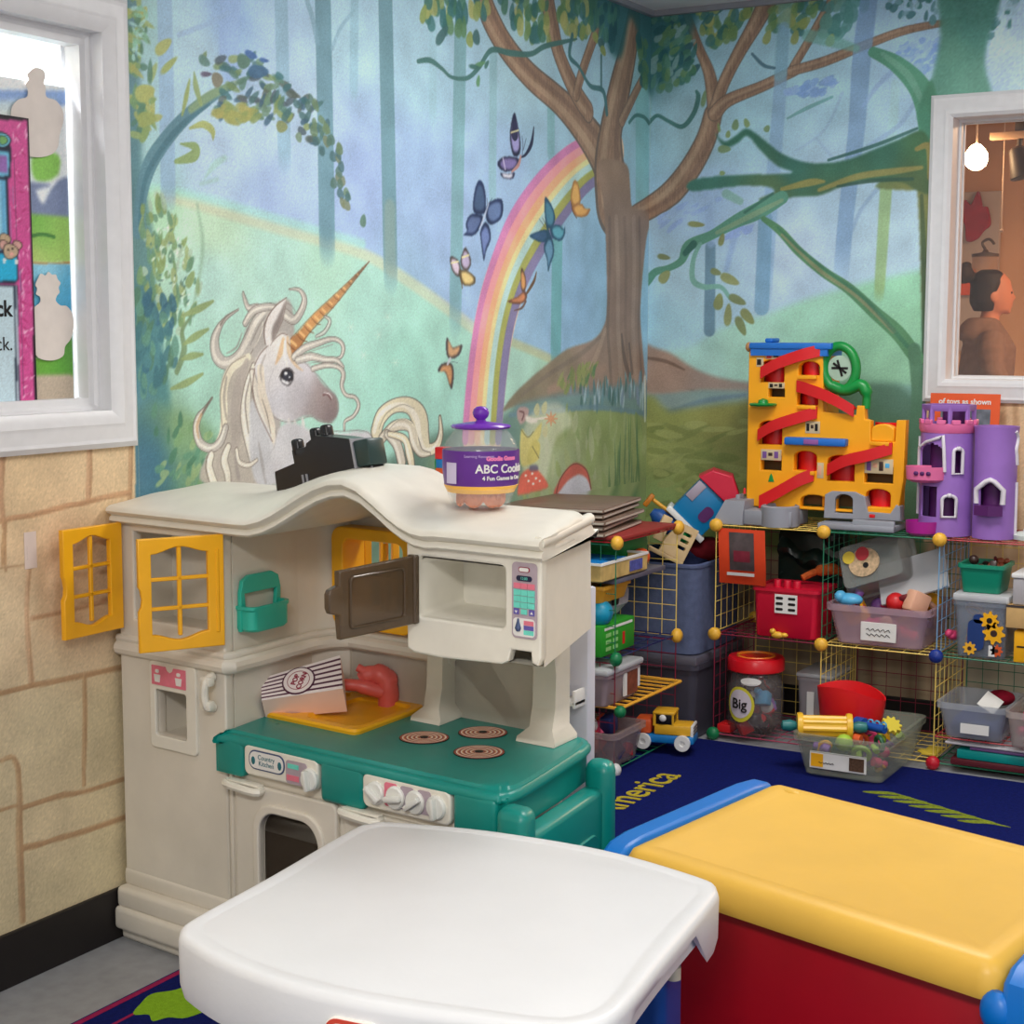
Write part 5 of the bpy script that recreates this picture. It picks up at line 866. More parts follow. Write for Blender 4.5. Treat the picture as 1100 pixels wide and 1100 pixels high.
def casing(name,a0,a1,z0,z1,place,w=.075,win=1):
    """moulded window casing: a stepped profile swept round the opening, plus the deep jamb"""
    prof=[(0,0),(0,.012),(.012,.02),(.02,.018),(.045,.022),(.055,.026),(.066,.024),(w,.014),(w,-.1),(w+.012,-.1),(w+.012,-.11),(w-.02,-.11)]
    b=B(); rings=[]
    for sx,sz in ((0,0),(1,0),(1,1),(0,1)):
        rings.append([place((a0+d) if sx==0 else (a1-d),(z0+d) if sz==0 else (z1-d),h) for d,h in prof])
    b.loft(rings,closed=False,loop=True)
    o=struct(name,b,WHITE_TRIM,smooth=20); return o
PL=lambda s,z,h:(s,-h,z)
PR=lambda s,z,h:(-h,-s,z)
win_l=casing('window_1',-3.93,-2.795,1.153,2.159,PL,.085)
win_r=casing('window_2',1.06,2.24,1.177,2.217,PR,.078)
def sash(parent,a0,a1,z0,z1,place,w,d0,d1):
    b=B(); prof=[(0,d0),(w*.3,d0),(w*.5,d0-.006),(w,d0-.008),(w,d1),(0,d1)]
    rings=[[place((a0+d) if sx==0 else (a1-d),(z0+d) if sz==0 else (z1-d),h) for d,h in prof] for sx,sz in ((0,0),(1,0),(1,1),(0,1))]
    b.loft(rings,loop=True); return obj('window_sash',b,WHITE_TRIM,parent,smooth=20)
sash(win_l,-3.85,-2.878,1.236,2.076,PL,.03,-.02,-.07)
sash(win_r,1.134,2.166,1.251,2.143,PR,.012,-.06,-.09)
glass=bpy.data.materials.new('window_glass'); glass.use_nodes=True; g=glass.node_tree.nodes['Principled BSDF']
g.inputs['Base Color'].default_value=(.9,.93,.95,1); g.inputs['Roughness'].default_value=.02; g.inputs['Alpha'].default_value=.03
obj('window_pane',B().box(-3.83,-2.9,.068,.072,1.26,2.05),glass,win_l,smooth=0)
obj('window_pane',B().box(.072,.076,-2.16,-1.14,1.26,2.14),glass,win_r,smooth=0)

# ------------------------------------------------------------------ what is stuck on the left window
CK=Canvas(-3.8,-2.9,1.2,2.1,.003); CK.run([o[1:] for o in MURAL if o[0]=='K']); CK.finish(.01)
pk=painted('landscape_poster',[(-3.75,-2.918,1.24,1.955,.003)],lambda s,z:(s,0*s+.064,z),CK,[paintmat('printed_paper',.5,0)])
tag(pk,'landscape poster with green hills and blue water taped inside the left window','poster')
CQ=Canvas(-3.8,-2.95,1.2,2.1,.003); CQ.run([o[1:] for o in MURAL if o[0]=='Q']); CQ.finish(.01)
pq=painted('rhyme_poster',[(-3.62,-3.042,1.250,1.873,.003)],lambda s,z:(s,0*s+.05,z),CQ,[paintmat('printed_card',.5,0)])
tag(pq,'pink bordered rhyme poster with a clock and a mouse in the left window','poster')
INKB=mat('black_ink',(28,26,30),.6,.3,0)
for w,x,z,sz,bo in (('ck',-3.108,1.463,.048,.0012),('ck.',-3.108,1.388,.042,0)):
    obj('lettering',B().addmesh(textmesh(w,sz,.0004,'RIGHT',bo),0,T(x,.0492,z)@RX(90)),INKB,pq,smooth=0)
CREAM=mat('cream_card',(226,216,208),.7,.2,.04,30)
def sil(pts): return [(x,z) for x,z in spl(pts,5,True)]
for lab,pts,nm in (('cream jar shaped paper cutout at the top of the left window',SIL1,'paper_cutout'),('cream person shaped paper cutout low in the left window beside the pink poster',SIL2,'paper_cutout')):
    tag(obj(nm,B().prism(sil(pts),.058,.0595,'y'),CREAM,smooth=0),lab,'paper cutout')
struct('wall_beyond_left',B().box(-4.6,-2.0,.42,.44,.6,2.59),mat('white_wall_beyond',(236,238,240),.8),smooth=0)   # white wall added behind the left window so its glass shows bright
tag(obj('tape_strip',B().box(-3.141,-3.106,-.0012,-.0002,.905,.985,.0004,1).box(-3.134,-3.118,-.0018,-.001,.925,.955),[mat('clear_tape',(222,205,196),.35,.5,.04)],smooth=0),'pale strip of tape stuck on the painted stone wall','tape')

# ------------------------------------------------------------------ room seen through the right window
WARM=mat('warm_painted_wall',(196,150,112),.8,.2,.08,3)
struct('wall_beyond',B().box(4.6,4.65,-4,2.5,0,2.9).box(.14,4.6,2.45,2.5,0,2.9).box(.14,4.6,-4,-3.95,0,2.9),WARM,smooth=0)
struct('ceiling_beyond',B().box(.14,4.65,-4,2.5,2.72,2.78),WARM,smooth=0)
tag(obj('display_board',B().box(4.55,4.59,-.22,.6,1.3,2.27,.004),mat('grey_board',(176,160,148),.8,.2,.06),smooth=0),'grey pin board on the wall of the warm room behind the right window','board')
rd=B().prism([(y,z) for y,z in spl([(-.01,2.22),(-.05,2.19),(-.09,2.27),(-.12,2.18),(-.15,2.17),(-.17,2.07),(-.13,2.03),(-.09,1.98),(-.03,1.97),(-.02,2.05),(.0,2.12)],4,True)],4.51,4.548,'x',.006)
tag(obj('felt_hanging',rd,mat('red_felt',(150,30,44),.9,.1,.2,20),smooth=30),'dark red felt hanging pinned on the grey board behind the window','wall hanging')
oc=B().box(4.51,4.545,-.09,.06,1.64,1.80,.01)
tag(obj('paper_sheet',oc,mat('orange_red_paper',(214,84,52),.8,.2,.1)),'orange red paper behind the person with the hair bun','paper')
lampo=thing('bare_bulb_lamp','glowing bare bulb on a cord seen through the right window','lamp',(1.2,-.912,2.125))
obj('bulb',B().lathe([(.004,.06),(.018,.054),(.03,.042),(.045,.02),(.048,-.005),(.04,-.03),(.02,-.046),(.002,-.05)],20),mat('lit_bulb',(255,214,160),.5,.5,0,emit=30),lampo)
obj('cord',B().tube([(0,0,.06),(0,0,.49)],.004),mat('pale_cord',(200,170,150),.6),lampo)
sp=thing('spotlight','dark spotlight head hanging from a ceiling rail beside the glowing bulb','spotlight',(1.25,-1.075,2.20))
obj('rail',B().box(-.02,.02,-.25,.12,.0,.03,.004),mat('cream_rail',(190,150,120),.6),sp)
obj('bracket',B().tube([(0,0,.0),(0,.005,-.05)],.012).box(-.015,.015,-.02,.02,.02,.40,.003),mat('dark_bronze',(70,50,38),.5),sp)
obj('shade',B().lathe([(.02,.05),(.035,.04),(.045,-.02),(.055,-.075),(.05,-.08),(.02,-.06)],20,M=T(0,0,-.08)@RX(-15)),MATS['dark_bronze'],sp)
tag(obj('pull_cord',B().tube([(1.3,-1.0,2.06),(1.3,-1.0,1.84)],.003).ball((1.3,-1.0,1.835),.008).tube([(1.3,-1.0,2.06),(1.3,-1.0,2.61)],.002),mat('pale_cord',(200,170,150))),'thin pull cord hanging in front of the warm wall behind the window','cord')
jr=thing('hanging_lantern','small glass lantern above the head of the person behind the window','lantern',(4.0,-.275,1.83))
obj('glass',B().lathe([(.06,-.14),(.075,-.12),(.075,.02),(.05,.04)],16),mat('smoky_glass',(170,130,100),.1,.6,0,alpha=.45),jr)
obj('lid',B().lathe([(.078,.02),(.078,.035),(.02,.045),(.012,.06)],16),mat('dark_bronze',(70,50,38)),jr)
obj('flame',B().ball((0,0,-.08),(.02,.02,.014)),mat('candle_glow',(255,190,130),.5,.5,0,emit=6),jr)
obj('hook',B().tube(spl([(0,0,.06),(.0,.02,.10),(0,-.02,.12),(0,-.05,.09)],4),.008),MATS['dark_bronze'],jr)
# person in profile, looking to the right of the picture
pr=thing('person','person in profile with a dark hair bun and a brown hooded sweatshirt','person',(3.6,-.41,0),math.radians(-66))
def remesh(b,vox,it=6):
    me=bpy.data.meshes.new('r'); me.from_pydata(b.v,[],b.f); bm=bmesh.new(); bm.from_mesh(me); bmesh.ops.recalc_face_normals(bm,faces=bm.faces[:]); bm.to_mesh(me); bm.free()
    o=bpy.data.objects.new('r',me); COL.objects.link(o); m=o.modifiers.new('r','REMESH'); m.mode='VOXEL'; m.voxel_size=vox
    s=o.modifiers.new('s','SMOOTH'); s.iterations=it; s.factor=.5
    dg=bpy.context.evaluated_depsgraph_get(); me2=bpy.data.meshes.new_from_object(o.evaluated_get(dg)); bpy.data.objects.remove(o); bpy.data.meshes.remove(me)
    return B().addmesh(me2)
def ell(cx,cy,cz,rx,ry,n=20): return [(cx+rx*math.cos(2*PI*i/n),cy+ry*math.sin(2*PI*i/n),cz) for i in range(n)]
# local frame: +x is the way the person faces, +y is the left-hand side
body=B()
body.loft([ell(-.02,0,.95,.12,.17),ell(-.02,0,1.05,.11,.15),ell(-.01,0,1.2,.12,.16),ell(0,0,1.34,.12,.175),ell(-.01,0,1.42,.085,.15),ell(-.01,0,1.46,.06,.07),ell(.0,0,1.50,.052,.055),ell(.012,0,1.56,.052,.052)])
body.loft([ell(.02,0,1.515,.05,.045),ell(.035,0,1.535,.075,.06),ell(.03,0,1.58,.092,.072),ell(.02,0,1.64,.1,.077),ell(.01,0,1.70,.095,.074),ell(0,0,1.74,.07,.058),ell(0,0,1.755,.03,.03)])
body.ball((.118,0,1.605),(.02,.014,.018)).ball((.112,0,1.625),(.014,.012,.03)).ball((.108,0,1.57),(.014,.024,.008)).ball((.108,0,1.558),(.013,.022,.007)).ball((.092,0,1.53),(.022,.024,.018)).ball((.1,0,1.655),(.014,.05,.012))
for sgn in (1,-1):
    body.ball((0,sgn*.078,1.61),(.022,.01,.032))
    body.tube([(-.01,sgn*.17,1.39),(-.03,sgn*.22,1.25),(.02,sgn*.235,1.12),(.14,sgn*.21,1.06),(.24,sgn*.17,1.08)],[.055,.05,.042,.038,.028],12)
    body.tube([(-.02,sgn*.09,.98),(0,sgn*.1,.72),(.0,sgn*.1,.48),(-.01,sgn*.1,.1)],[.09,.08,.055,.04],12)
    body.ball((.05,sgn*.1,.04),(.12,.045,.04)); body.ball((.26,sgn*.165,1.085),(.04,.018,.03))
    for k in range(4): body.tube([(.27,sgn*.165+(k-1.5)*.016,1.09),(.31,sgn*.165+(k-1.5)*.017,1.085),(.335-.006*abs(k-1.3),sgn*.165+(k-1.5)*.017,1.065)],[.009,.008,.007],8)
    body.tube([(.25,sgn*.145,1.10),(.28,sgn*.13,1.115),(.305,sgn*.13,1.11)],[.01,.009,.008],8)
obj('body',remesh(body,.009,3),mat('warm_skin',(188,120,92),.55,.4,.04),pr,smooth=60)
hr=B().loft([ell(-.028,0,1.53,.062,.064),ell(-.03,0,1.58,.085,.082),ell(-.02,0,1.64,.094,.086),ell(-.012,0,1.69,.10,.084),ell(-.012,0,1.735,.085,.07),ell(-.012,0,1.76,.045,.04)])
hr.ball((-.15,0,1.735),(.056,.055,.055)).ball((-.185,.015,1.77),(.025,.025,.02)).ball((-.19,-.01,1.70),(.02,.03,.02)).ball((-.135,.01,1.785),(.03,.03,.02)); hr.tube([(-.17,0,1.70),(-.22,.01,1.715),(-.23,.0,1.70)],.009,6)
obj('hair',remesh(hr,.008,2),mat('dark_brown_hair',(38,24,22),.6,.3,.3,60,.6,200),pr,smooth=60)
for sgn in (1,-1): ey=B(); ey.ball((.104,sgn*.032,1.632),(.009,.013,.008)); obj('eye',ey,mat('dark_eye',(40,28,26),.2),pr)
hd=B().loft([ell(-.02,0,.9,.15,.2),ell(-.02,0,1.05,.145,.19),ell(-.01,0,1.2,.15,.195),ell(0,0,1.33,.145,.205),ell(-.01,0,1.40,.115,.18),ell(-.02,0,1.45,.09,.11),ell(-.02,0,1.475,.075,.08)])
hd.loft([ell(-.05,0,1.37,.13,.15),ell(-.065,0,1.42,.12,.12),ell(-.05,0,1.47,.095,.095),ell(-.035,0,1.495,.08,.08)])
for sgn in (1,-1): hd.tube([(-.01,sgn*.15,1.395),(-.03,sgn*.215,1.30),(-.02,sgn*.24,1.2),(.04,sgn*.24,1.11),(.15,sgn*.21,1.06),(.21,sgn*.18,1.075)],[.07,.075,.07,.065,.055,.045],12)
obj('sweatshirt',remesh(hd,.012,4),mat('brown_grey_fleece',(122,96,84),.95,.1,.15,30,.4,60),pr,smooth=60)
tr_=B().loft([ell(-.02,0,.70,.13,.19),ell(-.02,0,.95,.13,.185)])
for sgn in (1,-1): tr_.tube([(-.02,sgn*.09,.95),(0,sgn*.1,.70),(.0,sgn*.1,.46),(-.01,sgn*.1,.06)],[.105,.098,.075,.07],12)
obj('trousers',remesh(tr_,.014,3),mat('dark_denim',(44,46,60),.9,.1,.1),pr,smooth=60)
# ------------------------------------------------------------------ play kitchen (local u along the front, v to the back, w up)
_t=math.radians(8); KU=Vector((-math.sin(_t),-math.cos(_t),0)); KO=Vector((-2.875,-.012,0))
def K(u,v,w): return (KU.x*u+v,KU.y*u,w)
def KW(u,v,w): return (KO.x+KU.x*u+v,KO.y+KU.y*u,w)
KB=lambda: B(K)
CREAMP=mat('cream_plastic',(220,213,199),.42,.45,.05,9,.1,60); CREAML=mat('pale_cream_plastic',(230,226,213),.4,.45,.03,20)
TEAL=mat('teal_plastic',(8,134,124),.35,.5,.06,10); AQUA=mat('aqua_plastic',(44,182,158),.35,.5,.04,20)
YEL=mat('yellow_plastic',(246,178,24),.35,.5,.04,20); CORAL=mat('coral_plastic',(232,104,96),.35,.5,.05,20)
BROWNT=mat('smoky_brown_plastic',(84,66,48),.15,.6,.05,20,alpha=.86); DARKIN=mat('dark_oven_interior',(52,42,32),.6,.2,.1)
PINKS=mat('pink_sticker',(226,120,140),.4,.4,.05,60); INK=mat('dark_violet_print',(64,40,84),.5,.3,0); PAPER=mat('white_sticker',(232,230,226),.45,.4,.02)
GREYS=mat('grey_mauve_sticker',(176,160,170),.45,.4,.05,60); NAVYS=mat('navy_sticker',(30,36,66),.4,.4,.05); TEALS=mat('teal_sticker',(110,214,196),.45,.4,.05,80); VIOS=mat('violet_sticker',(100,90,168),.45,.4,.05)
kit=thing('play_kitchen','tall cream toy kitchen with teal countertop, arched roof and yellow shutters against the stone wall','toy kitchen',tuple(KO))
# fridge tower with its window opening
def arch(u0,u1,w0,w1,r,n=8):
    o=[(u0,w0),(u1,w0),(u1,w1-r)]
    o+=[((u1-r)+r*math.cos(a),(w1-r)+r*math.sin(a)) for a in [PI/2*i/n for i in range(1,n+1)]]
    o+=[((u0+r)-r*math.sin(a),(w1-r)+r*math.cos(a)) for a in [PI/2*i/n for i in range(0,n+1)]]
    return o
b=KB(); b.prism([(.005,.12),(.362,.12),(.362,1.0),(.005,1.0)],0,.03,'y',.006,holes=[[(.06,.765),(.335,.765),(.335,.965),(.06,.965)],[(.135,.508),(.236,.508),(.236,.612),(.135,.612)]])
b.box(.005,.03,.03,.42,.0,.99).box(.34,.362,.03,.36,.0,.99).box(.03,.34,.16,.18,.73,.99).box(.03,.34,.03,.16,.73,.745).box(.03,.34,.40,.42,0,.99)
b.box(.12,.25,.10,.115,.49,.63).box(.12,.25,.03,.10,.492,.505).box(.12,.132,.03,.10,.5,.63).box(.239,.25,.03,.10,.5,.63)
# curved inner corner towards the back panel
b.loft([[(.362-.035*(w<.7),.26,w),(.368,.32,w),(.385,.36,w),(.42,.39,w),(.42,.42,w),(.34,.42,w),(.34,.26,w)] for w in (.45,.69,.71,1.0)])
obj('fridge_body',b,CREAMP,kit)
b=KB(); 
for w0,w1,d in ((.0,.035,.016),(.03,.085,.040),(.08,.13,.030),(.125,.17,.004)):
    b.box(-.0,.372+d*.3,-d,.40,w0,w1,min(.012,(w1-w0)*.3),3)
obj('base_moulding',b,CREAMP,kit)
b=KB(); b.tube([(0,.0,.692),(.365,.0,.692),(.372,.012,.692),(.374,.1,.692),(.374,.29,.692),(.39,.345,.692),(.43,.384,.692),(.6,.386,.692),(.74,.386,.692)],.017,10); b.tube([(0,.0,.715),(.365,.0,.715),(.37,.012,.715),(.37,.1,.715),(.37,.29,.715),(.386,.348,.715),(.43,.388,.715),(.6,.39,.715),(.74,.39,.715)],.009,8)
obj('belt_moulding',b,CREAMP,kit)
b=KB(); b.prism(rrect(.1935,.577,.158,.2,.012),-.008,.004,'y',.003,holes=[rrect(.1865,.56,.103,.105,.006)]); ds=obj('dispenser_surround',b,CREAML,kit)
b=KB(); b.prism([(.126,.624),(.24,.624),(.24,.668),(.20,.668),(.196,.660),(.186,.655),(.176,.660),(.172,.668),(.126,.668)],-.0105,-.0078,'y',.0003); obj('dispenser_sticker',b,PINKS,ds)
for u in (.146,.218):
    b=KB(); b.prism([(u-.011,.648),(u+.011,.648),(u+.008,.631),(u-.008,.631)],-.0118,-.0103,'y'); b.prism(rrect(u,.656,.012,.008,.003),-.0118,-.0103,'y'); obj('cup_print',b,PAPER,ds)
b=KB(); b.tube(spl([(.326,-.004,.666),(.326,-.026,.660),(.322,-.03,.632),(.326,-.026,.604),(.326,-.004,.598)],5),.0105,10); b.box(.310,.342,-.034,-.012,.648,.67,.006); b.box(.310,.342,-.034,-.012,.594,.616,.006)
obj('fridge_handle',b,CREAML,kit)
def shutter(hu,hv,ang,W,w0,w1,flip,name='shutter'):
    """a six pane casement standing on its hinge line; ang turns it outwards"""
    H=w1-w0; b=KB(); f=.030; n=12
    outer=[(0,0),(W,0),(W,H*.36),(W-.006,H*.40),(W-.008,H*.47),(W-.004,H*.55),(W,H*.58),(W,H),(0,H)]
    def wavy(top):
        return [(f+.008+(W-2*f-.008)*i/n, (H-.034+.014*math.sin(PI*i/n)**2) if top else (.036-.014*math.sin(PI*i/n)**2)) for i in range(n+1)]
    hole=wavy(False)+wavy(True)[::-1]
    M=T(hu,hv,w0)@RZ(ang)@(Matrix.Scale(-1,4,(1,0,0)) if flip else Matrix())
    b.prism(outer,-.008,.008,'y',.0025,0,M,[hole]); cx=f+.008+(W-2*f-.008)/2
    b.box(cx-.005,cx+.005,-.005,.005,.03,H-.02,.002,1,0,M)
    for q in (.375,.635): b.box(f,W-f+.008,-.005,.005,H*q-.004,H*q+.004,.0015,1,0,M)
    b.box(.012,.020,-.0105,.0,.03,H-.03,.002,1,0,M)
    o=obj(name,b,YEL,kit); return o
shutter(.028,-.012,-90,.182,.742,.985,False)
shutter(.372,-.012,62,.20,.744,.985,True)
# soap holder on the tower's side
b=KB(); M=T(.366,.11,.763)
b.prism([(-.07,0),(.07,0),(.07,.085),(.062,.112),(.04,.122),(-.04,.122),(-.062,.112),(-.07,.085)],0,.012,'x',.002,0,M,[[(-.052,.045),(.052,.045),(.056,.083),(-.056,.083)]])
b.loft([[(.01+x,y,z) for x,y in rrect(.0,0,.07*k,.135*k,.02)] for k,z in ((.9,.0),(1,.006),(1,.046),(1.06,.050),(1.06,.057),(.93,.057),(.88,.02))],M=M)
obj('soap_holder',b,AQUA,kit)
# roof
def ss(a,b_,x):
    t=min(1,max(0,(x-a)/(b_-a))); return t*t*(3-2*t)
def lipz(u): return .987+.02*ss(.82,1.0,u)+.104*ss(.44,.735,u)*(1-ss(.735,.96,u))
def crown(u): return 1.064+.07*ss(.34,.66,u)*(1-ss(.70,.93,u))
U0,U1=.0,1.232
def sect(u):
    e=min(1,(u-U0+.002)/.12)**.42 if u<.12 else (min(1,(U1-u+.001)/.035)**.5 if u>U1-.035 else 1)
    z=lipz(u); c=z+.036+(crown(u)-z-.036)*e; q=1-e
    ul=0 if u>.3 else 0
    return [(.004,z-.004),(-.014,z-.004),(-.02,z+.001),(-.019,z+.008),(-.013,z+.0125),(-.016,z+.015),(-.026,z+.018),(-.031,z+.024),(-.028,z+.031),(-.016,z+.036),(.03,z+.036+(c-z-.036)*.42),(.09,z+.036+(c-z-.036)*.78),(.17,c-.004),(.24,c),(.31,c-.008),(.37,c-.03),(.40,c-.055),(.42,z+.0),(.42,z-.006),(.36,z-.006),(.1,z-.005)]
us=[U0,.01,.03,.06,.1,.14,.2,.28,.34,.38,.42,.46,.5,.54,.58,.62,.66,.70,.74,.78,.82,.86,.89,.92,.95,.98,1.04,1.1,1.15,1.17,1.19,1.205,1.218,1.227,U1]
b=KB(); b.loft([[(u-.11*max(0,(u-.9)/.33)*max(0,v)/.4,v,w) for v,w in sect(u)] for u in us])
b.tube([(1.216,-.006,1.014),(1.19,.1,1.014),(1.118,.36,1.014)],.012,10); b.tube([(1.220,-.012,1.034),(1.194,.1,1.034),(1.12,.37,1.034)],.013,10)
obj('roof',b,CREAML,kit,smooth=50)
# back panel with its window
b=KB(); b.prism([(.36,.45),(1.03,.45),(1.03,1.0)]+[(u,lipz(u)-.004) for u in (1.0,.97,.93,.88,.82,.74,.66,.58,.5,.42)]+[(.36,.985)],.40,.43,'y',0,holes=[rrect(.522,.85,.235,.22,.02)])
b.box(.40,1.04,.385,.40,.71,.722,.004); b.box(.40,1.04,.40,.41,.45,.7)
obj('back_panel',b,CREAMP,kit)
b=KB(); b.prism(rrect(.52,.85,.25,.235,.03),.35,.44,'y',.004,holes=[rrect(.525,.85,.185,.18,.02)])
b.box(.52,.53,.40,.412,.76,.93,.002); b.box(.44,.61,.40,.412,.842,.85,.002)
obj('rear_window_frame',b,YEL,kit)
for u,a,fl in ((.425,65,False),(.625,-70,True)):
    bb=KB(); MM=T(u,.445,.745)@RZ(a)@(Matrix.Scale(-1,4,(1,0,0)) if fl else Matrix())
    bb.prism([(0,0),(.10,0),(.10,.2),(0,.2)],-.006,.006,'y',.002,0,MM,[[(.02,.02),(.08,.02),(.08,.18),(.02,.18)]]); bb.box(.046,.054,-.004,.004,.02,.18,0,1,0,MM); bb.box(.02,.08,-.004,.004,.096,.104,0,1,0,MM)
    obj('rear_shutter',bb,YEL,kit)
# countertop
b=KB()
def cring(d,w):
    p=[(.364,.0),(.382,-.012),(.66,-.014),(1.08,-.014),(1.128,.0),(1.143,.03),(1.142,.1),(1.12,.30),(1.105,.39),(1.08,.43),(1.0,.445),(.40,.445),(.345,.40)]
    c=(.75,.21); return [(c[0]+(x-c[0])*(1-d*1.6),c[1]+(y-c[1])*(1-d*4.2),w) for x,y in spl(p,3,True)]
b.loft([cring(.004,.528),cring(-.006,.530),cring(-.008,.535),cring(-.005,.543),cring(.004,.549),cring(.012,.549),cring(.018,.555),cring(.05,.5551),cring(.12,.5552)])
b.loft([[(u,v,w) for u,v in ((.345,-.018),(.425,-.018),(.425,.03),(.345,.03))] for w in (.462,.53)]).box(.345,.432,-.02,.03,.460,.54,.01,3).box(.662,.785,-.022,.03,.452,.54,.012,3).box(1.02,1.128,-.022,.05,.43,.54,.012,3).loft([[(u,v,w) for u,v in ((1.04,.0),(1.142,.0),(1.122,.25),(1.10,.40),(1.04,.42))] for w in (.468,.54)])
obj('countertop',b,TEAL,kit,smooth=45)
b=KB(); b.box(.38,1.04,.0,.40,.02,.535,.006); b.box(.372,.385,-.006,.02,.14,.46,.004)
obj('cabinet_body',b,CREAMP,kit)
def odoor(u0,u1,win,name):
    b=KB(); b.prism(rrect((u0+u1)/2,.285,u1-u0,.33,.015),-.016,.0,'y',.005,holes=[arch(*win,.05)]); o=obj(name,b,CREAMP,kit)
    w=KB(); a=arch(win[0]-.018,win[1]+.018,win[2]-.018,win[3]+.018,.06); w.prism(a,-.023,-.006,'y',.004,holes=[arch(*win,.05)]); obj('window_surround',w,CREAMP,o)
    g=KB(); g.prism(arch(*win,.05),.0,.004,'y'); obj('oven_window',g,DARKIN,o); return o
d1=odoor(.40,.705,(.478,.655,.20,.398),'oven_door'); d2=odoor(.725,1.06,(.80,.99,.20,.398),'cupboard_door')
for dd,u in ((d1,.44),(d2,.785)):
    h=KB(); h.tube(spl([(u-.045,-.014,.447),(u-.045,-.04,.447),(u+.045,-.04,.443),(u+.045,-.014,.443)],4),.009,8); h.box(u-.05,u+.05,-.034,-.012,.450,.456,.002); obj('handle',h,CREAML,dd)
# control panels
p1=KB(); p1.prism(rrect(.548,.505,.222,.066,.014),-.022,-.0,'y',.005); pa=obj('oven_control_panel',p1,CREAML,kit)
q=KB(); q.prism(rrect(.508,.509,.108,.042,.018),-.0235,-.0215,'y'); obj('sticker_border',q,mat('slate_blue_print',(70,84,120),.5,.3,0),pa)
q=KB(); q.prism(rrect(.508,.509,.102,.036,.016),-.0245,-.023,'y'); obj('sticker',q,PAPER,pa)
for w,tx,sz in ((.516,'Country',.015),(.503,'Kitchen',.015)):
    q=KB(); q.addmesh(textmesh(tx,sz,.0006),0,T(.508,-.0248,w)@RX(90)); obj('lettering',q,mat('teal_print',(40,110,120),.5,.3,0),pa,smooth=0)
for u,w in ((.468,.507),(.548,.507)): q=KB(); q.ball((u,-.0245,w),(.006,.0015,.009)); obj('leaf_print',q,MATS['teal_print'],pa)
q=KB(); q.prism(rrect(.597,.500,.062,.05,.008),-.0235,-.0215,'y'); obj('dial_sticker',q,GREYS,pa)
q=KB(); q.box(.572,.604,-.0245,-.023,.508,.518); obj('teal_print',q,TEALS,pa); q=KB(); q.box(.569,.605,-.0245,-.023,.482,.494); obj('pink_print',q,PINKS,pa)
def knob(u,w,parent,a):
    k=KB(); M=T(u,-.02,w)@RY(a)@RX(90); k.lathe([(.024,0),(.024,.008),(.021,.012),(.0,.012)],20,M=M); k.box(-.022,.022,-.006,.006,.01,.026,.004,2,0,M); obj('knob',k,mat('white_knob_plastic',(226,226,220),.35,.5,.03),parent)
knob(.637,.494,pa,80)
p2=KB(); p2.prism(rrect(.90,.500,.232,.07,.016),-.022,-.0,'y',.005); pb_=obj('hob_control_panel',p2,CREAML,kit)
for u,m_ in ((.862,PINKS),(.905,GREYS),(.95,GREYS)):
    q=KB(); q.prism(rrect(u,.502,.034,.048,.006),-.0235,-.0215,'y'); obj('dial_sticker',q,m_,pb_)
for u,a in ((.822,35),(.876,-10),(.928,-35),(.982,85)): knob(u,.499,pb_,a)
# sink, tap and hob rings
b=KB(); b.loft([[(x,y,w) for x,y in rrect(.505+o_,.265,sx,sy,r)] for sx,sy,r,w,o_ in ((.285,.275,.02,.55,0),(.29,.28,.02,.562,0),(.285,.275,.02,.567,0))],c1=False)
for cu,su in ((.405,.08),(.55,.165)):
    b.loft([[(x,y,w) for x,y in rrect(cu,.265,su*k,.235*k,.03)] for k,w in ((1,.5672),(.97,.560),(.86,.5565))],c0=False)
b.prism(rrect(.505,.265,.285,.275,.02),.5655,.5671,'z',holes=[rrect(.405,.265,.08,.235,.03),rrect(.55,.265,.165,.235,.03)])
obj('sink',b,YEL,kit)
b=KB(); b.tube(spl([(.545,.385,.555),(.545,.385,.59),(.537,.375,.625),(.505,.355,.628),(.49,.345,.618)],5),[.026]*3+[.027]*5+[.025]*5+[.02]*5+[.015]*3,12); b.tube(spl([(.54,.37,.59),(.49,.33,.605),(.43,.29,.607)],5),[.018]*5+[.014]*6,10); b.tube([(.52,.355,.625),(.485,.34,.645)],[.013,.010],8); b.ball((.545,.385,.615),(.026,.026,.025))
obj('tap',b,CORAL,kit,smooth=60)
rm=bpy.data.materials.new('hob_ring_print'); rm.use_nodes=True; nt=rm.node_tree; pbs=nt.nodes['Principled BSDF']; tc=nt.nodes.new('ShaderNodeTexCoord'); ln=nt.nodes.new('ShaderNodeVectorMath'); ln.operation='LENGTH'
mu=nt.nodes.new('ShaderNodeMath'); mu.operation='MULTIPLY'; mu.inputs[1].default_value=105; fr=nt.nodes.new('ShaderNodeMath'); fr.operation='FRACT'; cr=nt.nodes.new('ShaderNodeValToRGB')
for e,(p_,c_) in zip([cr.color_ramp.elements[0],cr.color_ramp.elements[1],cr.color_ramp.elements.new(.45),cr.color_ramp.elements.new(.6)],((0,(.34,.03,.015,1)),(1,(.34,.03,.015,1)),(.45,(.45,.09,.04,1)),(.62,(.85,.50,.24,1)))): e.position=p_; e.color=c_
nt.links.new(tc.outputs['Object'],ln.inputs[0]); nt.links.new(ln.outputs['Value'],mu.inputs[0]); nt.links.new(mu.outputs[0],fr.inputs[0]); nt.links.new(fr.outputs[0],cr.inputs['Fac']); nt.links.new(cr.outputs['Color'],pbs.inputs['Base Color']); pbs.inputs['Roughness'].default_value=.4
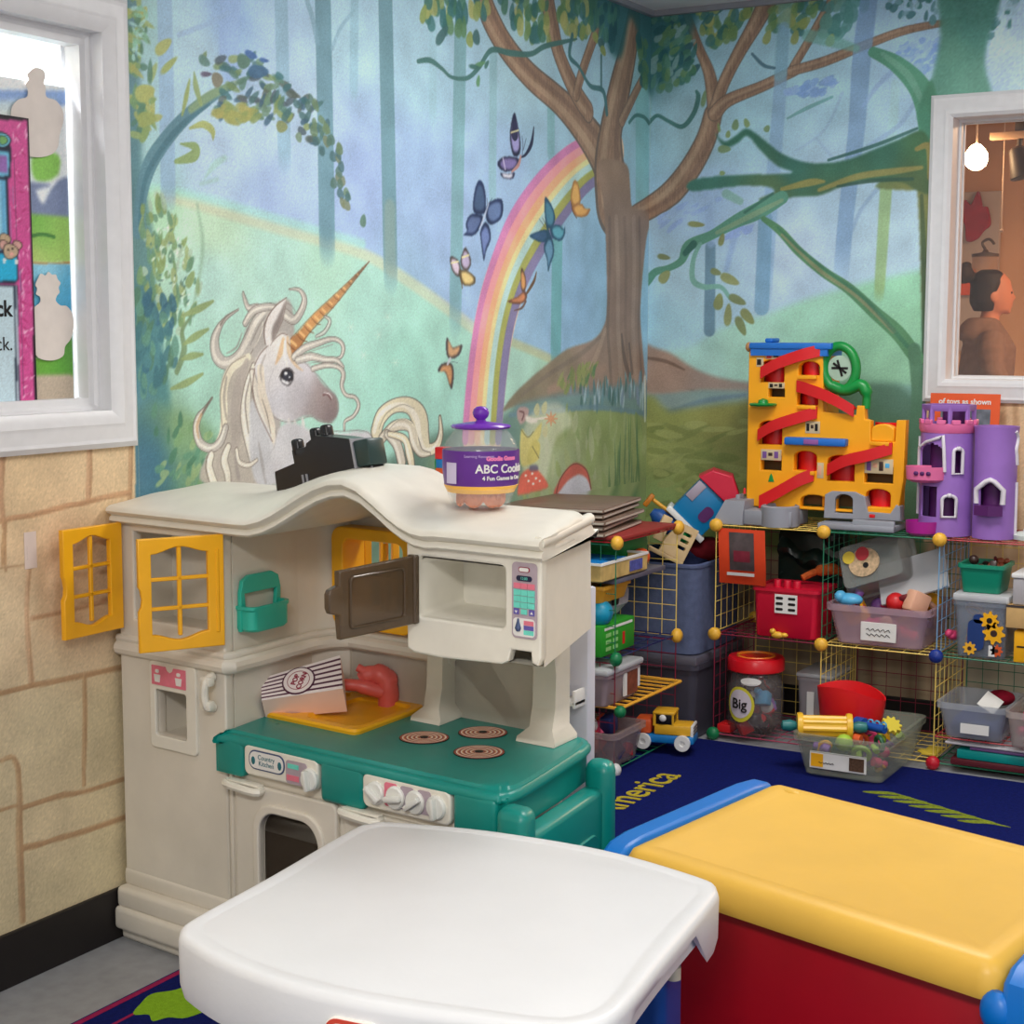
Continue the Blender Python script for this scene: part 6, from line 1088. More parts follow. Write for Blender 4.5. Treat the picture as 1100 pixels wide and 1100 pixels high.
for u,v in ((.786,.205),(.872,.318),(.950,.185)):
    q=B(); q.lathe([(.052,0),(.052,.0018),(.0,.002)],32); o=obj('hob_ring',q,rm,kit,loc=K(u,v,.5552),smooth=0)
    q=B(); q.lathe([(.009,0),(.009,.003),(0,.003)],12); q.lathe([(.0535,-.0002),(.0535,.0016),(.052,.0016)],32,cap=False); obj('ring_centre',q,mat('black_print',(26,22,22),.5,.4,0),o)
# brackets that carry the microwave
def bracket(u,v,name='bracket',t=.035):
    b=KB(); prof=[(0,.556,.135),(0,.566,.13),(.0,.585,.108),(.0,.63,.095),(.0,.70,.092),(.0,.76,.105),(.0,.80,.15)]
    b.loft([[(u-t/2-(.02 if w<.57 else 0),.41-d+v,w),(u+t/2+(.02 if w<.57 else 0),.41-d+v,w),(u+t/2+(.02 if w<.57 else 0),.41,w),(u-t/2-(.02 if w<.57 else 0),.41,w)] for _,w,d in prof]); return obj(name,b,CREAMP,kit,smooth=60)
bracket(.715,.03,t=.045); bracket(1.02,.03,t=.06)
# microwave
b=KB(); hol=rrect(1.03,.925,.215,.12,.012)
b.prism([(.893,.800),(.91,.792),(.98,.79),(1.13,.797),(1.145,.805),(1.152,.828),(1.198,.828),(1.2,.808),(1.214,.804),(1.222,.82),(1.222,1.012),(.893,1.012)],-.004,.02,'y',.005,holes=[hol])
b.loft([[(x,v,w) for x,w in ((.893,.80),(1.22-q_,.80),(1.216-q_,1.03),(.893,1.03))] for v,q_ in ((.012,0),(.40,.11))],c0=False,c1=False)
b.loft([[(x,v,w) for x,w in rrect(1.03,.923,.215*k,.115*k,.012)] for v,k in ((.01,1),(.04,.96),(.15,.9))],c0=False)
b.box(.893,1.08,.02,.39,.795,.803)
mw=obj('microwave_body',b,CREAML,kit,smooth=30)
b=KB(); Mh=T(.915,-.008,.852)@RZ(-97)
b.prism([(0,0),(.218,0),(.222,.035),(.222,.045),(.245,.052),(.25,.062),(.25,.088),(.245,.096),(.222,.102),(.222,.128),(0,.133)],-.008,.008,'y',.003,0,Mh); b.prism(rrect(.115,.066,.16,.10,.01),-.012,-.006,'y',.003,0,Mh,[rrect(.115,.066,.15,.09,.008)])
b.prism(rrect(.115,.066,.16,.10,.01),.006,.012,'y',.003,0,Mh,[rrect(.115,.066,.15,.09,.008)])
b.box(-.006,.01,-.012,.012,-.0,.135,.003,1,0,Mh)
obj('microwave_door',b,BROWNT,kit)
b=KB(); b.prism(rrect(1.185,.924,.058,.142,.009),-.007,-.0045,'y',.0005); kp=obj('keypad_sticker',b,GREYS,kit)
b=KB(); b.prism(rrect(1.185,.982,.026,.010,.005),-.0085,-.006,'y'); obj('logo_oval',b,mat('maroon_print',(140,40,60),.5,.3,0),kp); b=KB(); b.prism(rrect(1.185,.982,.022,.007,.0034),-.009,-.0065,'y'); obj('logo_plate',b,PAPER,kp)
b=KB(); b.prism(rrect(1.185,.9655,.036,.010,.005),-.0085,-.006,'y'); obj('display',b,NAVYS,kp)
b=KB(); b.addmesh(textmesh('12:00',.0075,.0004),0,T(1.185,-.0088,.9655)@RX(90)); obj('display_digits',b,TEALS,kp,smooth=0)
b=KB()
for i in range(3): b.box(1.161+i*.0165,1.1765+i*.0165,-.0085,-.006,.9465,.9565)
obj('pink_keys',b,PINKS,kp)
b=KB()
for r in range(3):
    for i in range(3): b.box(1.161+i*.0165,1.1765+i*.0165,-.0085,-.006,.9335-r*.0118,.9442-r*.0118)
b.box(1.178,1.192,-.0085,-.006,.8985,.9082)
obj('teal_keys',b,TEALS,kp)
for u in (1.167,1.203):
    b=KB(); b.box(u-.006,u+.006,-.0085,-.006,.8975,.9085); obj('arrow_key',b,VIOS,kp)
    b=KB(); b.prism([(u-.0032,.9045),(u+.0032,.9045),(u,.8995)] if u<1.18 else [(u-.0032,.9005),(u+.0032,.9005),(u,.9055)],-.009,-.0075,'y'); obj('arrow_print',b,PAPER,kp)
b=KB(); b.prism(rrect(1.185,.874,.05,.034,.007),-.0085,-.006,'y'); obj('picture_print',b,PAPER,kp)
for m_,w in ((PINKS,.883),(VIOS,.874),(TEALS,.865)):
    b=KB(); b.box(1.185,1.208,-.009,-.007,w-.0042,w+.0042); obj('colour_bar',b,m_,kp)
b=KB(); b.lathe([(.004,-.006),(.007,0),(.003,.012),(.002,.018)],10,(0,0,0),M=T(1.172,-.0085,.872)); obj('bottle_print',b,mat('slate_blue_print',(70,84,120)),kp)
# fold-down side shelf hanging at the right-hand end
b=KB(); SK=lambda u,v,w:(u-.09*v,v,w)
b.fn=lambda u,v,w:K(*SK(u,v,w)); b.box(1.145,1.195,-.02,.40,.12,.472,.014,3); b.box(1.134,1.206,-.045,.02,.12,.532,.02,3); b.box(1.145,1.21,.36,.42,.12,.525,.022,3); b.loft([[(1.194+d,v,w) for v,w in rrect(.2,.28,.28*k,.22*k,.03)] for d,k in ((-.004,1),(.006,.97))])
obj('side_shelf',b,TEAL,kit)
# pale panel standing behind the kitchen
pp=thing('side_panel_board','pale grey board with small white ledge behind the right end of the toy kitchen','board',KW(.880,.515,0))
b=B(); b.box(-.02,.02,-.155,.16,0,.86,.005); obj('panel',b,mat('pale_grey_laminate',(206,206,216),.5,.4,.03),pp)
b=B(); b.box(-.07,-.02,-.15,-.02,.605,.617,.003); b.box(-.07,-.02,-.15,-.143,.60,.64,.002); lg=obj('ledge',b,PAPER,pp)
b=B(); b.lathe([(.018,0),(.018,.002),(.012,.002),(.012,0)],16,M=T(-.045,-.085,.617)); obj('print',b,MATS['black_print'],lg)
# popcorn box lying on the sink
pop=thing('popcorn_box','striped toy popcorn box lying on its side on the yellow sink','popcorn box',KW(.425,.21,.580))
def PB(u,v,w): 
    q=Matrix.Rotation(math.radians(38),4,'Z')@Matrix.Rotation(math.radians(-8),4,'Y')@Matrix.Rotation(math.radians(33),4,'X')@Vector((u,v,w)); return K(*q)
L0,L1=-.097,.10
def pring(u,h,t,inset=0): return [(u,-h+inset,.004+inset),(u,h-inset,.004+inset),(u,h-inset,t-inset),(u,-h+inset,t-inset)]
b=B(PB); b.loft([pring(L0,.034,.062),pring(L1,.052,.078),pring(L1,.052,.078,.004),pring(L0+.02,.034,.062,.004)]); obj('carton',b,mat('pale_pink_card',(240,208,196),.5,.3,.03),pop,smooth=0)
b=B(PB); b.loft([pring(L0-.002,.028,.05),pring(L0-.001,.028,.05)]); obj('dark_base_print',b,mat('plum_print',(88,44,66),.5,.3,.05),pop,smooth=0)
b=B(PB); st=B(PB); n=13
for i in range(n):
    a0,a1=[-1+(2*k+(.22 if k%2 else -.22))/n for k in (i,i+1)]; a0,a1=max(-1,a0),min(1,a1)
    st_=[(L0,.034*a0,.0626),(L1,.052*a0,.0786),(L1,.052*a1,.0786),(L0,.034*a1,.0626)]
    (b if i%2 else st).loft([[(x,y,z) for x,y,z in st_],[(x,y,z+.0008) for x,y,z in st_]])
obj('stripes',st,mat('white_card',(238,226,224),.5,.3,.02),pop,smooth=0); obj('stripes',b,MATS['plum_print'],pop,smooth=0)
zc=.0715; sl=math.degrees(math.atan((.078-.062)/(L1-L0)))
MM=T(-.005,0,zc)@RY(-sl)
b=B(PB); b.lathe([(.041,0),(.041,.0012),(0,.0012)],28,M=MM); obj('badge_border',b,MATS['plum_print'],pop,smooth=0)
b=B(PB); b.lathe([(.037,.001),(.037,.002),(0,.002)],28,M=MM); bd=obj('badge',b,MATS['white_card'],pop,smooth=0)
b=B(PB); b.lathe([(.028,.0018),(.028,.0026),(.0265,.0026),(.0265,.0018)],28,M=MM,cap=False)
for tx,y in (('POP',.008),('CORN',-.009)): b.addmesh(textmesh(tx,.017,.001,bold=.0006),0,MM@T(0,0,.0026)@RZ(65)@T(0,y,0))
obj('badge_lettering',b,mat('plum_red_print',(150,50,70),.5,.3,0),bd,smooth=0)
b=B(PB); b.prism([(-.034,-.01),(.034,-.01),(.03,.05),(-.03,.05)],-.0015,.0015,'x',0,0,T(L0-.012,0,.01)@RY(-32)); obj('base_flap',b,MATS['white_card'],pop,smooth=0)

# cookie jar on the roof
JX=KW(.955,.185,1.066)
JS=.91
jar=thing('cookie_jar','clear cookie jar with a purple lid and purple label on the toy kitchen roof','jar',JX)
jar.scale=(JS,JS,JS)
CLEAR=mat('clear_plastic',(214,222,224),.06,.7,0,alpha=.14); PURP=mat('purple_plastic',(112,48,176),.25,.5,.06,20); LAB=mat('purple_label',(96,44,140),.4,.4,.03); YLAB=mat('yellow_label',(250,192,84),.4,.4,.03)
s_=.088
b=B(); b.lathe([(.055,.0),(.064,.004),(.080,.045),(.0845,.08),(.0845,.125),(.079,.145),(.062,.168),(.058,.176),(.056,.176),(.06,.167),(.077,.143),(.0825,.124),(.0825,.08),(.078,.046),(.061,.008),(.0,.006)],40,cap=False); obj('glass',b,CLEAR,jar,smooth=60)
b=B(); b.lathe([(.0,.172),(.05,.172),(.064,.174),(.067,.178),(.064,.182),(.03,.187),(.012,.189),(.010,.193),(.016,.199),(.0185,.207),(.016,.216),(.009,.2215),(0,.2225)],36,cap=False); obj('lid',b,PURP,jar,smooth=60)
b=B(); b.lathe([(.0755,.036),(.0812,.048),(.0852,.08),(.0857,.085),(.0857,.124),(.0852,.128),(.0845,.128)],40,cap=False); lb=obj('label',b,LAB,jar,smooth=60)
b=B(); b.lathe([(.0745,.034),(.0815,.0475),(.0825,.050),(.0815,.0508)],40,cap=False); obj('label_band',b,YLAB,lb,smooth=60)
va=math.degrees(math.atan2(-2.637-JX[1],-5.617-JX[0]))
def bend(me,r,z0,ang):
    """wrap flat lettering round the jar; ang is the bearing of its middle"""
    o=B(); vs=[]
    for v in me.vertices:
        a=math.radians(ang)+v.co.x/r; rr=r+v.co.z; vs.append((rr*math.cos(a),rr*math.sin(a),z0+v.co.y))
    o.add(vs,[list(p.vertices) for p in me.polygons]); bpy.data.meshes.remove(me); return o
obj('lettering',bend(textmesh('ABC Cookies',.026,.0012,'LEFT',.0005),.0862,.089,va-8),PAPER,lb,smooth=0)
obj('lettering',bend(textmesh('4 Fun Games in One',.0125,.001,'LEFT',.0003),.0862,.069,va+2),PAPER,lb,smooth=0)
obj('lettering',bend(textmesh('Learning Resources',.0085,.001,'LEFT',0),.0862,.117,va-25),mat('pale_lilac_print',(196,170,220),.5,.3,0),lb,smooth=0)
obj('lettering',bend(textmesh('Goodie Games',.0125,.001,'LEFT',.0009),.0862,.112,va+8),mat('pink_print',(240,130,180),.5,.3,0),lb,smooth=0)
pc=B(); pc.grid(lambda i,j:(.0866*math.cos(math.radians(va-60+22*i)),.0866*math.sin(math.radians(va-60+22*i)),.056+.046*j),6,1); obj('price_patch',pc,mat('lilac_white_print',(206,196,224),.5,.3,.05),lb)
cg='cookies in the jar'
for k in range(16):
    a=k*2.4; r=.034 if k<13 else .02; z=.012+.014*(k//6)
    o=obj('cookie',B().lathe([(.0,-.005),(.021,-.005),(.024,0),(.021,.005),(0,.005)],14,M=RZ(math.degrees(a))@RY(70+(k*37)%25)),mat('pink_tan_cookie',(232,142,104),.7,.2,.12,60),loc=(JX[0]+JS*r*1.35*math.cos(a),JX[1]+JS*r*1.35*math.sin(a),JX[2]+JS*(.024+.012*(k//8))),smooth=30); o.scale=(JS,JS,JS)
    tag(o,'pink tan toy cookie inside the purple lidded jar','cookie',cg)
# stacked bright blocks behind the jar
blk=thing('block_tower','red, blue, green and orange block tower half hidden behind the cookie jar','toy',KW(.722,.378,1.094)); blk.scale=(.8,.8,.7)
for m_,z0,z1,dx in ((mat('orange_plastic',(222,92,40),.4),0.0,.034,0),(mat('blue_plastic',(20,120,190),.4),.034,.062,-.008),(mat('red_plastic',(206,30,34),.4,.5,.04),.062,.10,.004)):
    b=B(); b.box(-.018,.018,-.018,.018,z0,z1,.003,M=T(0,dx*.3,0)); obj('block',b,m_,blk)
b=B(); b.tube([(0,.02,.0),(0,.024,.05),(0,.018,.08)],.006); obj('green_rod',b,mat('green_plastic',(20,140,70),.4,.5,.05),blk)
# black toy on the arch
bt=thing('black_toy_scanner','black plastic toy with prongs lying on the arched kitchen roof','toy',KW(.535,.19,1.116),math.radians(-98)); bt.scale=(1.14,1,1.0)
BLK=mat('black_plastic',(20,20,24),.3,.5,.1,30); GRYP=mat('dark_green_grey_plastic',(38,60,58),.35,.5,.05)
Mt=RY(-12)
b=B(); b.loft([[(x,-h,z0),(x,h,z0),(x,h*.85,z1),(x,-h*.85,z1)] for x,h,z0,z1 in ((-.135,.03,-.042,.012),(-.13,.034,-.046,.018),(-.06,.036,-.036,.030),(-.045,.036,-.034,.036),(-.03,.036,-.032,.066),(.0,.036,-.028,.078),(.05,.034,-.018,.066),(.085,.03,-.010,.056))],M=Mt); obj('body',b,BLK,bt,smooth=25)
b=B(); b.box(.086,.125,-.028,.028,-.006,.052,.006,2,0,Mt); obj('end_cap',b,GRYP,bt)
b=B(); b.box(.084,.0885,-.032,.032,-.010,.057,.001,1,0,Mt); obj('silver_seam',b,mat('silver_print',(150,150,156),.4,.5,0),bt)
for x in (-.052,-.041): b=B(); b.box(x,x+.003,-.038,-.034,-.03,.0,0,1,0,Mt); obj('silver_mark',b,MATS['silver_print'],bt)
b=B(); b.box(-.105,-.03,.004,.03,.0,.062,.004,2,0,Mt); 
for x,h in ((-.105,.084),(-.05,.10),(-.02,.102)): b.box(x,x+.02,.004,.03,.04,h,.007,3,0,Mt)
obj('prongs',b,BLK,bt)
b=B(); b.box(.095,.12,-.02,.02,-.03,-.004,.003,1,0,Mt); obj('foot',b,BLK,bt)
b=B(); b.box(-.125,-.10,-.025,.025,-.06,-.040,.006,1,0,Mt); obj('foot',b,BLK,bt)
# ------------------------------------------------------------------ rug
NAVY=mat('navy_carpet',(16,26,92),.95,.1,.18,90,.5,400); LIME=mat('lime_carpet',(134,178,40),.95,.1,.12,90,.4,400); PINKC=mat('magenta_carpet',(150,34,80),.95,.1,.1,90); GOLD=mat('gold_carpet',(186,166,52),.95,.1,.12,120)
rug=thing('map_rug','navy blue map rug with yellow lettering and a magenta border on the grey floor','rug',(-2.75,-1.9,0))
b=B(); b.box(-2.2,2.245,-1.6,1.63,.0,.009,.003,1); obj('pile',b,NAVY,rug,smooth=0)
b=B(); b.box(-2.19,1.0,1.608,1.622,.008,.0098,0); b.box(-2.19,1.0,1.545,1.553,.008,.0098,0); obj('border_stripe',b,PINKC,rug,smooth=0)
def flat(pts,name,m):
    b=B(); b.prism([(x+2.75,y+1.9) for x,y in spl(pts,4,True)],.0085,.0105,'z'); obj(name,b,m,rug,smooth=0)
flat([(-3.215,-.352),(-3.17,-.33),(-3.12,-.315),(-3.085,-.34),(-3.05,-.36),(-3.04,-.42),(-3.09,-.47),(-3.17,-.46),(-3.19,-.425),(-3.22,-.41),(-3.20,-.38)],'land_shape',LIME)
OLV=mat('olive_carpet',(126,138,44),.95,.1,.3,120)
for k in range(7):
    x,y=-.86-.025*k,-1.15-.055*k; flat([(x,y),(x+.035,y-.07),(x+.02,y-.12),(x+.008,y-.15),(x+.012,y-.09),(x-.006,y-.04)],'map_marking',OLV)
me=textmesh('America',.15,.002,'RIGHT',.001); b=B(); b.addmesh(me,0,T(-.975+2.75,-.55+1.9,.010)); obj('lettering',b,GOLD,rug,smooth=0)
# ------------------------------------------------------------------ white table
WT=mat('white_table_plastic',(222,224,226),.38,.45,.02,6,.08,90); BLUEP=mat('blue_plastic_leg',(16,70,150),.4,.5,.06)
tab=thing('white_table','white plastic table with rounded corners and bowed sides in front of the toy kitchen','table',(-3.52,-1.34,0))
ol=[(-3.845,-1.06),(-3.82,-1.025),(-3.77,-1.008),(-3.56,-.988),(-3.29,-.958),(-3.235,-.965),(-3.205,-1.0),(-3.16,-1.18),(-3.152,-1.41),(-3.20,-1.61),(-3.235,-1.655),(-3.30,-1.672),(-3.55,-1.705),(-3.74,-1.73),(-3.81,-1.715),(-3.845,-1.66),(-3.893,-1.45),(-3.903,-1.30),(-3.882,-1.16)]
ol=[(x+3.52,y+1.34) for x,y in spl(ol,5,True)]
def off(d,z): return [(x*(1-d/math.hypot(x,y)),y*(1-d/math.hypot(x,y)),z) for x,y in ol]
def skz(x,y):
    # the right-hand edge is cut up into an arch between the corner tabs
    a=1 if (y<-.2 and abs(x)<.30) else 0
    t=ss(-.24,-.18,x)*(1-ss(.15,.2,x)) if y<-.2 else 0
    return .418+.072*t
b=B(); b.loft([off(.012,.462),[(x,y,skz(x,y)+.012) for x,y,_ in off(.012,0)],[(x,y,skz(x,y)) for x,y,_ in off(.006,0)],[(x,y,max(skz(x,y)+.004,.44)) for x,y,_ in off(0,0)],off(-.001,.505),off(.001,.513),off(.006,.5185),off(.013,.520),off(.03,.5195),off(.034,.5185),off(.038,.5192)],c0=False)
obj('tabletop',b,WT,tab,smooth=50)
for x,y in ((-.24,.22),(.20,.27),(.19,-.24),(-.22,-.29)):
    b=B(); b.loft([[(x+px,y+py,z) for px,py in rrect(0,0,.085*k,.085*k,.02)] for k,z in ((1.15,.010),(1.1,.06),(1,.3),(1,.51))]); obj('leg',b,BLUEP,tab)
b=B(); b.lathe([(.012,0),(.012,.02)],12,(.165,-.292,.402)); obj('peg',b,mat('pale_peg_plastic',(206,200,180),.5),tab)
M=T(-.381,-.065,.468)@RZ(-85)@RX(90)
b=B(); b.prism(rrect(0,0,.092,.05,.022),-.006,.004,'z',.002,0,M); lg=obj('logo_plate',b,mat('white_badge',(238,230,222),.4),tab)
b=B(); b.prism(rrect(0,0,.088,.046,.02),.003,.0052,'z',0,0,M,[rrect(0,0,.074,.034,.015)]); obj('logo_border',b,mat('red_badge',(206,70,52),.4,.4,.05),lg,smooth=0)
b=B(); b.addmesh(textmesh('little',.019,.001,bold=.0008),0,M@T(0,.007,.0045)); b.addmesh(textmesh('tikes',.019,.001,bold=.0008),0,M@T(0,-.008,.0045)); obj('logo_lettering',b,mat('blue_print',(50,80,130),.5,.3,0),lg,smooth=0)
# ------------------------------------------------------------------ yellow topped toy chest
YO=Vector((-2.99,-1.365,0)); YU=Vector((-.285,-.958,0)); YV=Vector((.99,-.14,0))
def Y(u,v,w): return (YU.x*u+YV.x*v,YU.y*u+YV.y*v,w)
YB=lambda: B(Y)
YT=mat('yellow_lid_plastic',(226,180,74),.42,.45,.035,7,.06,90); REDP=mat('deep_red_plastic',(170,10,28),.4,.45,.06,8); BLU=mat('bright_blue_plastic',(0,112,200),.4,.5,.05,10)
ch=thing('toy_chest','yellow lidded red toy chest with blue ends behind the white table','toy chest',tuple(YO))
b=YB()
def yr(d,w,dx=0): return [(x,y,w) for x,y in rrect(.385,.285,.77-2*d,.58-2*d,max(.035-d,.008),6)]
b.loft([yr(.02,.405),yr(.0,.408),yr(-.004,.42),yr(-.002,.448),yr(.008,.464),yr(.024,.470),yr(.05,.470),yr(.058,.467)]); b.ball((.07,.53,.462),(.03,.012,.012),12,8)
obj('lid',b,YT,ch,smooth=45)
b=YB(); b.box(.0,.77,.035,.05,.02,.41,.004).box(.0,.77,.53,.545,.02,.41,.004).box(.0,.77,.05,.53,.02,.04); obj('red_panel',b,REDP,ch)
for u0,u1 in ((-.062,-.004),(.775,.84)):
    b=YB(); b.loft([[(u,v,w) for v,w in [(-.012,.01),(-.012,.40),(.0,.445),(.03,.462),(.08,.468),(.50,.468),(.57,.462),(.595,.44),(.60,.40),(.60,.01)]] for u in (u0,u1)]); o=obj('end_panel',b,BLU,ch,smooth=30)
    md=o.modifiers.new('edge','BEVEL'); md.width=.012; md.segments=3; md.limit_method='ANGLE'; md.angle_limit=math.radians(50)
b=YB(); b.ball((.768,.0,.395),(.028,.02,.034)); obj('hinge_knob',b,BLU,ch)
# ------------------------------------------------------------------ wire cube shelves
WIRE={k:mat('%s_wire'%k,c,.4,.5,.03) for k,c in dict(yellow=(246,214,110),maroon=(128,26,54),green=(24,120,86),red=(176,24,40),navy=(24,36,92),blue=(120,170,210),pink=(170,60,90),orange=(240,176,60)).items()}
CON={k:mat('%s_connector'%k,c,.45,.5,.03) for k,c in dict(yellow=(240,184,62),green=(14,120,72),blue=(24,52,140),red=(196,22,44),white=(226,226,226)).items()}
def wires(p,a,e,n=7,m=7,r=.0014):
    """a square wire panel: corner p, edge vectors a and e"""
    b=B(); p,a,e=Vector(p),Vector(a),Vector(e)
    for i in range(n+1):
        q=p+a*(i/n); b.tube([q,q+e],r if 0<i<n else r*1.5,5)
    for i in range(m+1):
        q=p+e*(i/m); b.tube([q,q+a],r if 0<i<m else r*1.5,5)
    return b
def ball(name,p,m,parent,ax,r=.023):
    b=B(); b.lathe([(.0,-.018),(r*.6,-.016),(r*.95,-.008),(r,0),(r*.95,.008),(r*.6,.016),(0,.018)],18,M=T(*p)@(RY(90) if ax=='x' else RX(90))); return obj('connector',b,m,parent,smooth=60)
XF,XB=-.46,-.09
rs=thing('wire_cube_shelf','multicoloured wire cube shelf under the right window, three cubes wide, carrying the toy garage','shelf',(0,0,0))
YS=[-.485,-.87,-1.257,-1.645]; ZS=[.022,.375,.755]
side={(0,1):'yellow',(0,0):'maroon',(1,1):'green',(1,0):'yellow',(2,1):'blue',(2,0):'yellow',(3,1):'red',(3,0):'green'}
for (i,k),c in side.items():
    obj('side_panel',wires((XF,YS[i],ZS[k]+.008),(XB-XF,0,0),(0,0,ZS[k+1]-ZS[k]-.016)),WIRE[c],rs,smooth=0)
hor={(0,0):'pink',(1,0):'yellow',(2,0):'green',(0,1):'maroon',(1,1):'yellow',(2,1):'green',(0,2):'yellow',(1,2):'green',(2,2):'red'}
for (i,k),c in hor.items():
    obj('shelf_panel',wires((XF,YS[i]-.008,ZS[k]),(XB-XF,0,0),(0,YS[i+1]-YS[i]+.016,0),7,7,.0016),WIRE[c],rs,smooth=0)
b=B()
obj('shelf_panel',wires((XF-.02,YS[2]-.01,.115),(XB-XF,0,0),(0,YS[3]-YS[2]+.02,0),7,7,.0016),WIRE['red'],rs,smooth=0)
for i in range(3):
    for k in range(2):
        obj('back_panel',wires((XB,YS[i]-.008,ZS[k]+.008),(0,YS[i+1]-YS[i]+.016,0),(0,0,ZS[k+1]-ZS[k]-.016)),WIRE[('yellow','maroon','green')[(i+k)%3]],rs,smooth=0)
for i,k,c in ((0,0,'green'),(0,1,'yellow'),(0,2,'yellow'),(1,0,'green'),(1,1,'yellow'),(1,2,'yellow'),(2,0,'red'),(2,1,'blue'),(2,2,'yellow'),(3,0,'green'),(3,1,'green'),(3,2,'yellow')):
    ball('c',(XF-.004,YS[i],ZS[k]),CON[c],rs,'x'); ball('c',(XB+.004,YS[i],ZS[k]),CON[c],rs,'x')
ls=thing('wire_cube_shelf','multicoloured wire cube shelf behind the toy kitchen, against the unicorn wall','shelf',(0,0,0))
X0,X1,YF,YK=-1.07,-.60,-.40,-.03
for k,c in ((0,'maroon'),(1,'yellow')): obj('side_panel',wires((X1,YF,ZS[k]+.008),(0,YK-YF,0),(0,0,ZS[k+1]-ZS[k]-.016)),WIRE[c],ls,smooth=0)
for k,c in ((0,'maroon'),(1,'green')): obj('side_panel',wires((X0,YF,ZS[k]+.008),(0,YK-YF,0),(0,0,ZS[k+1]-ZS[k]-.016)),WIRE[c],ls,smooth=0)
for z,c in ((.022,'green'),(.385,'navy'),(.755,'red')): obj('shelf_panel',wires((X0,YF,z),(X1-X0,0,0),(0,YK-YF,0),7,7,.0016),WIRE[c],ls,smooth=0)
b=wires((X0,YF-.02,.225),(X1-X0,0,0),(0,YK-YF,0),9,2,.004); obj('half_shelf_panel',b,WIRE['orange'],ls,smooth=0)
for k,c in ((0,'white'),(1,'green'),(2,'yellow')): ball('c',(X0,YF-.004,ZS[k]+.008*(k==1)),CON[c],ls,'y')
for k,c in ((0,'white'),(1,'yellow'),(2,'yellow')): ball('c',(X1,YF-.004,ZS[k]+.008*(k==1)),CON[c],ls,'y',.025)
ball('c',(X0+.0,YF-.02,.215),CON['green'],ls,'y',.02)
for k in range(3):
    for x in (X0,X1): ball('c',(x,YK+.004,ZS[k]),CON['green'],ls,'y')
# ------------------------------------------------------------------ what stands on the shelves
BINC=mat('milky_bin_plastic',(196,190,196),.25,.5,.03,0+20,alpha=.42); BINW=mat('frosted_lid_plastic',(214,216,220),.3,.5,.03,20,alpha=.75); SMOKE=mat('grey_tote_plastic',(70,68,80),.35,.5,.05,alpha=.9)
RED=mat('red_plastic',(206,30,34),.4,.5,.04); GRN=mat('green_plastic',(20,140,70),.4,.5,.05); BLP=mat('blue_plastic',(20,120,190),.4,.5,.04); ORG=mat('orange_plastic',(222,92,40),.4); PNK=mat('pink_plastic',(224,70,120),.4,.5,.05); WHT=mat('white_plastic',(230,230,228),.4,.5,.03); TAN=mat('tan_cardboard',(206,168,112),.8,.2,.06,30); NVP=mat('navy_plastic',(28,40,90),.4,.5,.05); LAV=mat('lavender_plastic',(160,110,200),.4,.5,.05); BLKP=MATS['black_plastic']; SKY=mat('sky_blue_plastic',(90,180,226),.35,.5,.05); TEALP=mat('teal_tub_plastic',(14,140,110),.4,.5,.05)
PAP=MATS['white_sticker']; INKP=MATS['black_print']
def part(name,m,parent,fn,**k):
    b=B(); fn(b); return obj(name,b,m,parent,**k)
def bit(kind,p,m,label,group,s=.03,rot=None,cat='toy'):
    """one small toy in a heap"""
    b=B()
    if kind=='toy_block': b.box(-s/2,s/2,-s/2,s/2,-s*.35,s*.35,s*.12)
    elif kind=='toy_ring': b.tube([(s*.5*math.cos(2*PI*i/14),s*.5*math.sin(2*PI*i/14),0) for i in range(14)],s*.17,8,closed=True)
    elif kind=='toy_figure': b.lathe([(s*.28,-s*.5),(s*.32,-.1*s),(s*.16,s*.1),(s*.26,s*.28),(s*.24,s*.45),(s*.05,s*.56)],12)
    elif kind=='toy_car':
        b.box(-s*.6,s*.6,-s*.3,s*.3,-s*.18,s*.12,s*.06).box(-s*.3,s*.25,-s*.26,s*.26,s*.1,s*.34,s*.06)
        for q in (-.35,.35):
            for w in (-.3,.3): b.lathe([(s*.16,-.03*s),(s*.16,.03*s)],10,M=T(s*q,s*w,-s*.18)@RX(90))
    else: b.ball((0,0,0),s*.5,12,8)
    o=obj(kind,b,m,loc=p,rot=rot or (RS.rand()*3,RS.rand()*3,RS.rand()*3)); return tag(o,label,cat,group)
def heap(n,x0,x1,y0,y1,z0,z1,mats,label,group,s=(.03,.05),kinds=('toy_block','toy_ring','toy_figure','toy_ball')):
    for i in range(n):
        q=RS.rand(4); bit(kinds[i%len(kinds)],(x0+q[0]*(x1-x0),y0+q[1]*(y1-y0),z0+(z1-z0)*(i/max(1,n-1))),mats[i%len(mats)],label,group,s[0]+q[3]*(s[1]-s[0]))
def scrawl(parent,M,w,h,rows=2):
    b=B()
    for r in range(rows):
        pts=[(-w/2+w*i/14,(h*.35 if rows>1 else 0)*(1-2*r/(max(1,rows-1)))*.6+h*.12*math.sin(i*2.1+r),.0006) for i in range(15)]
        b.tube([tuple(M@Vector(p)) for p in pts],.0012,5)
    return obj('handwriting',b,INKP,parent)
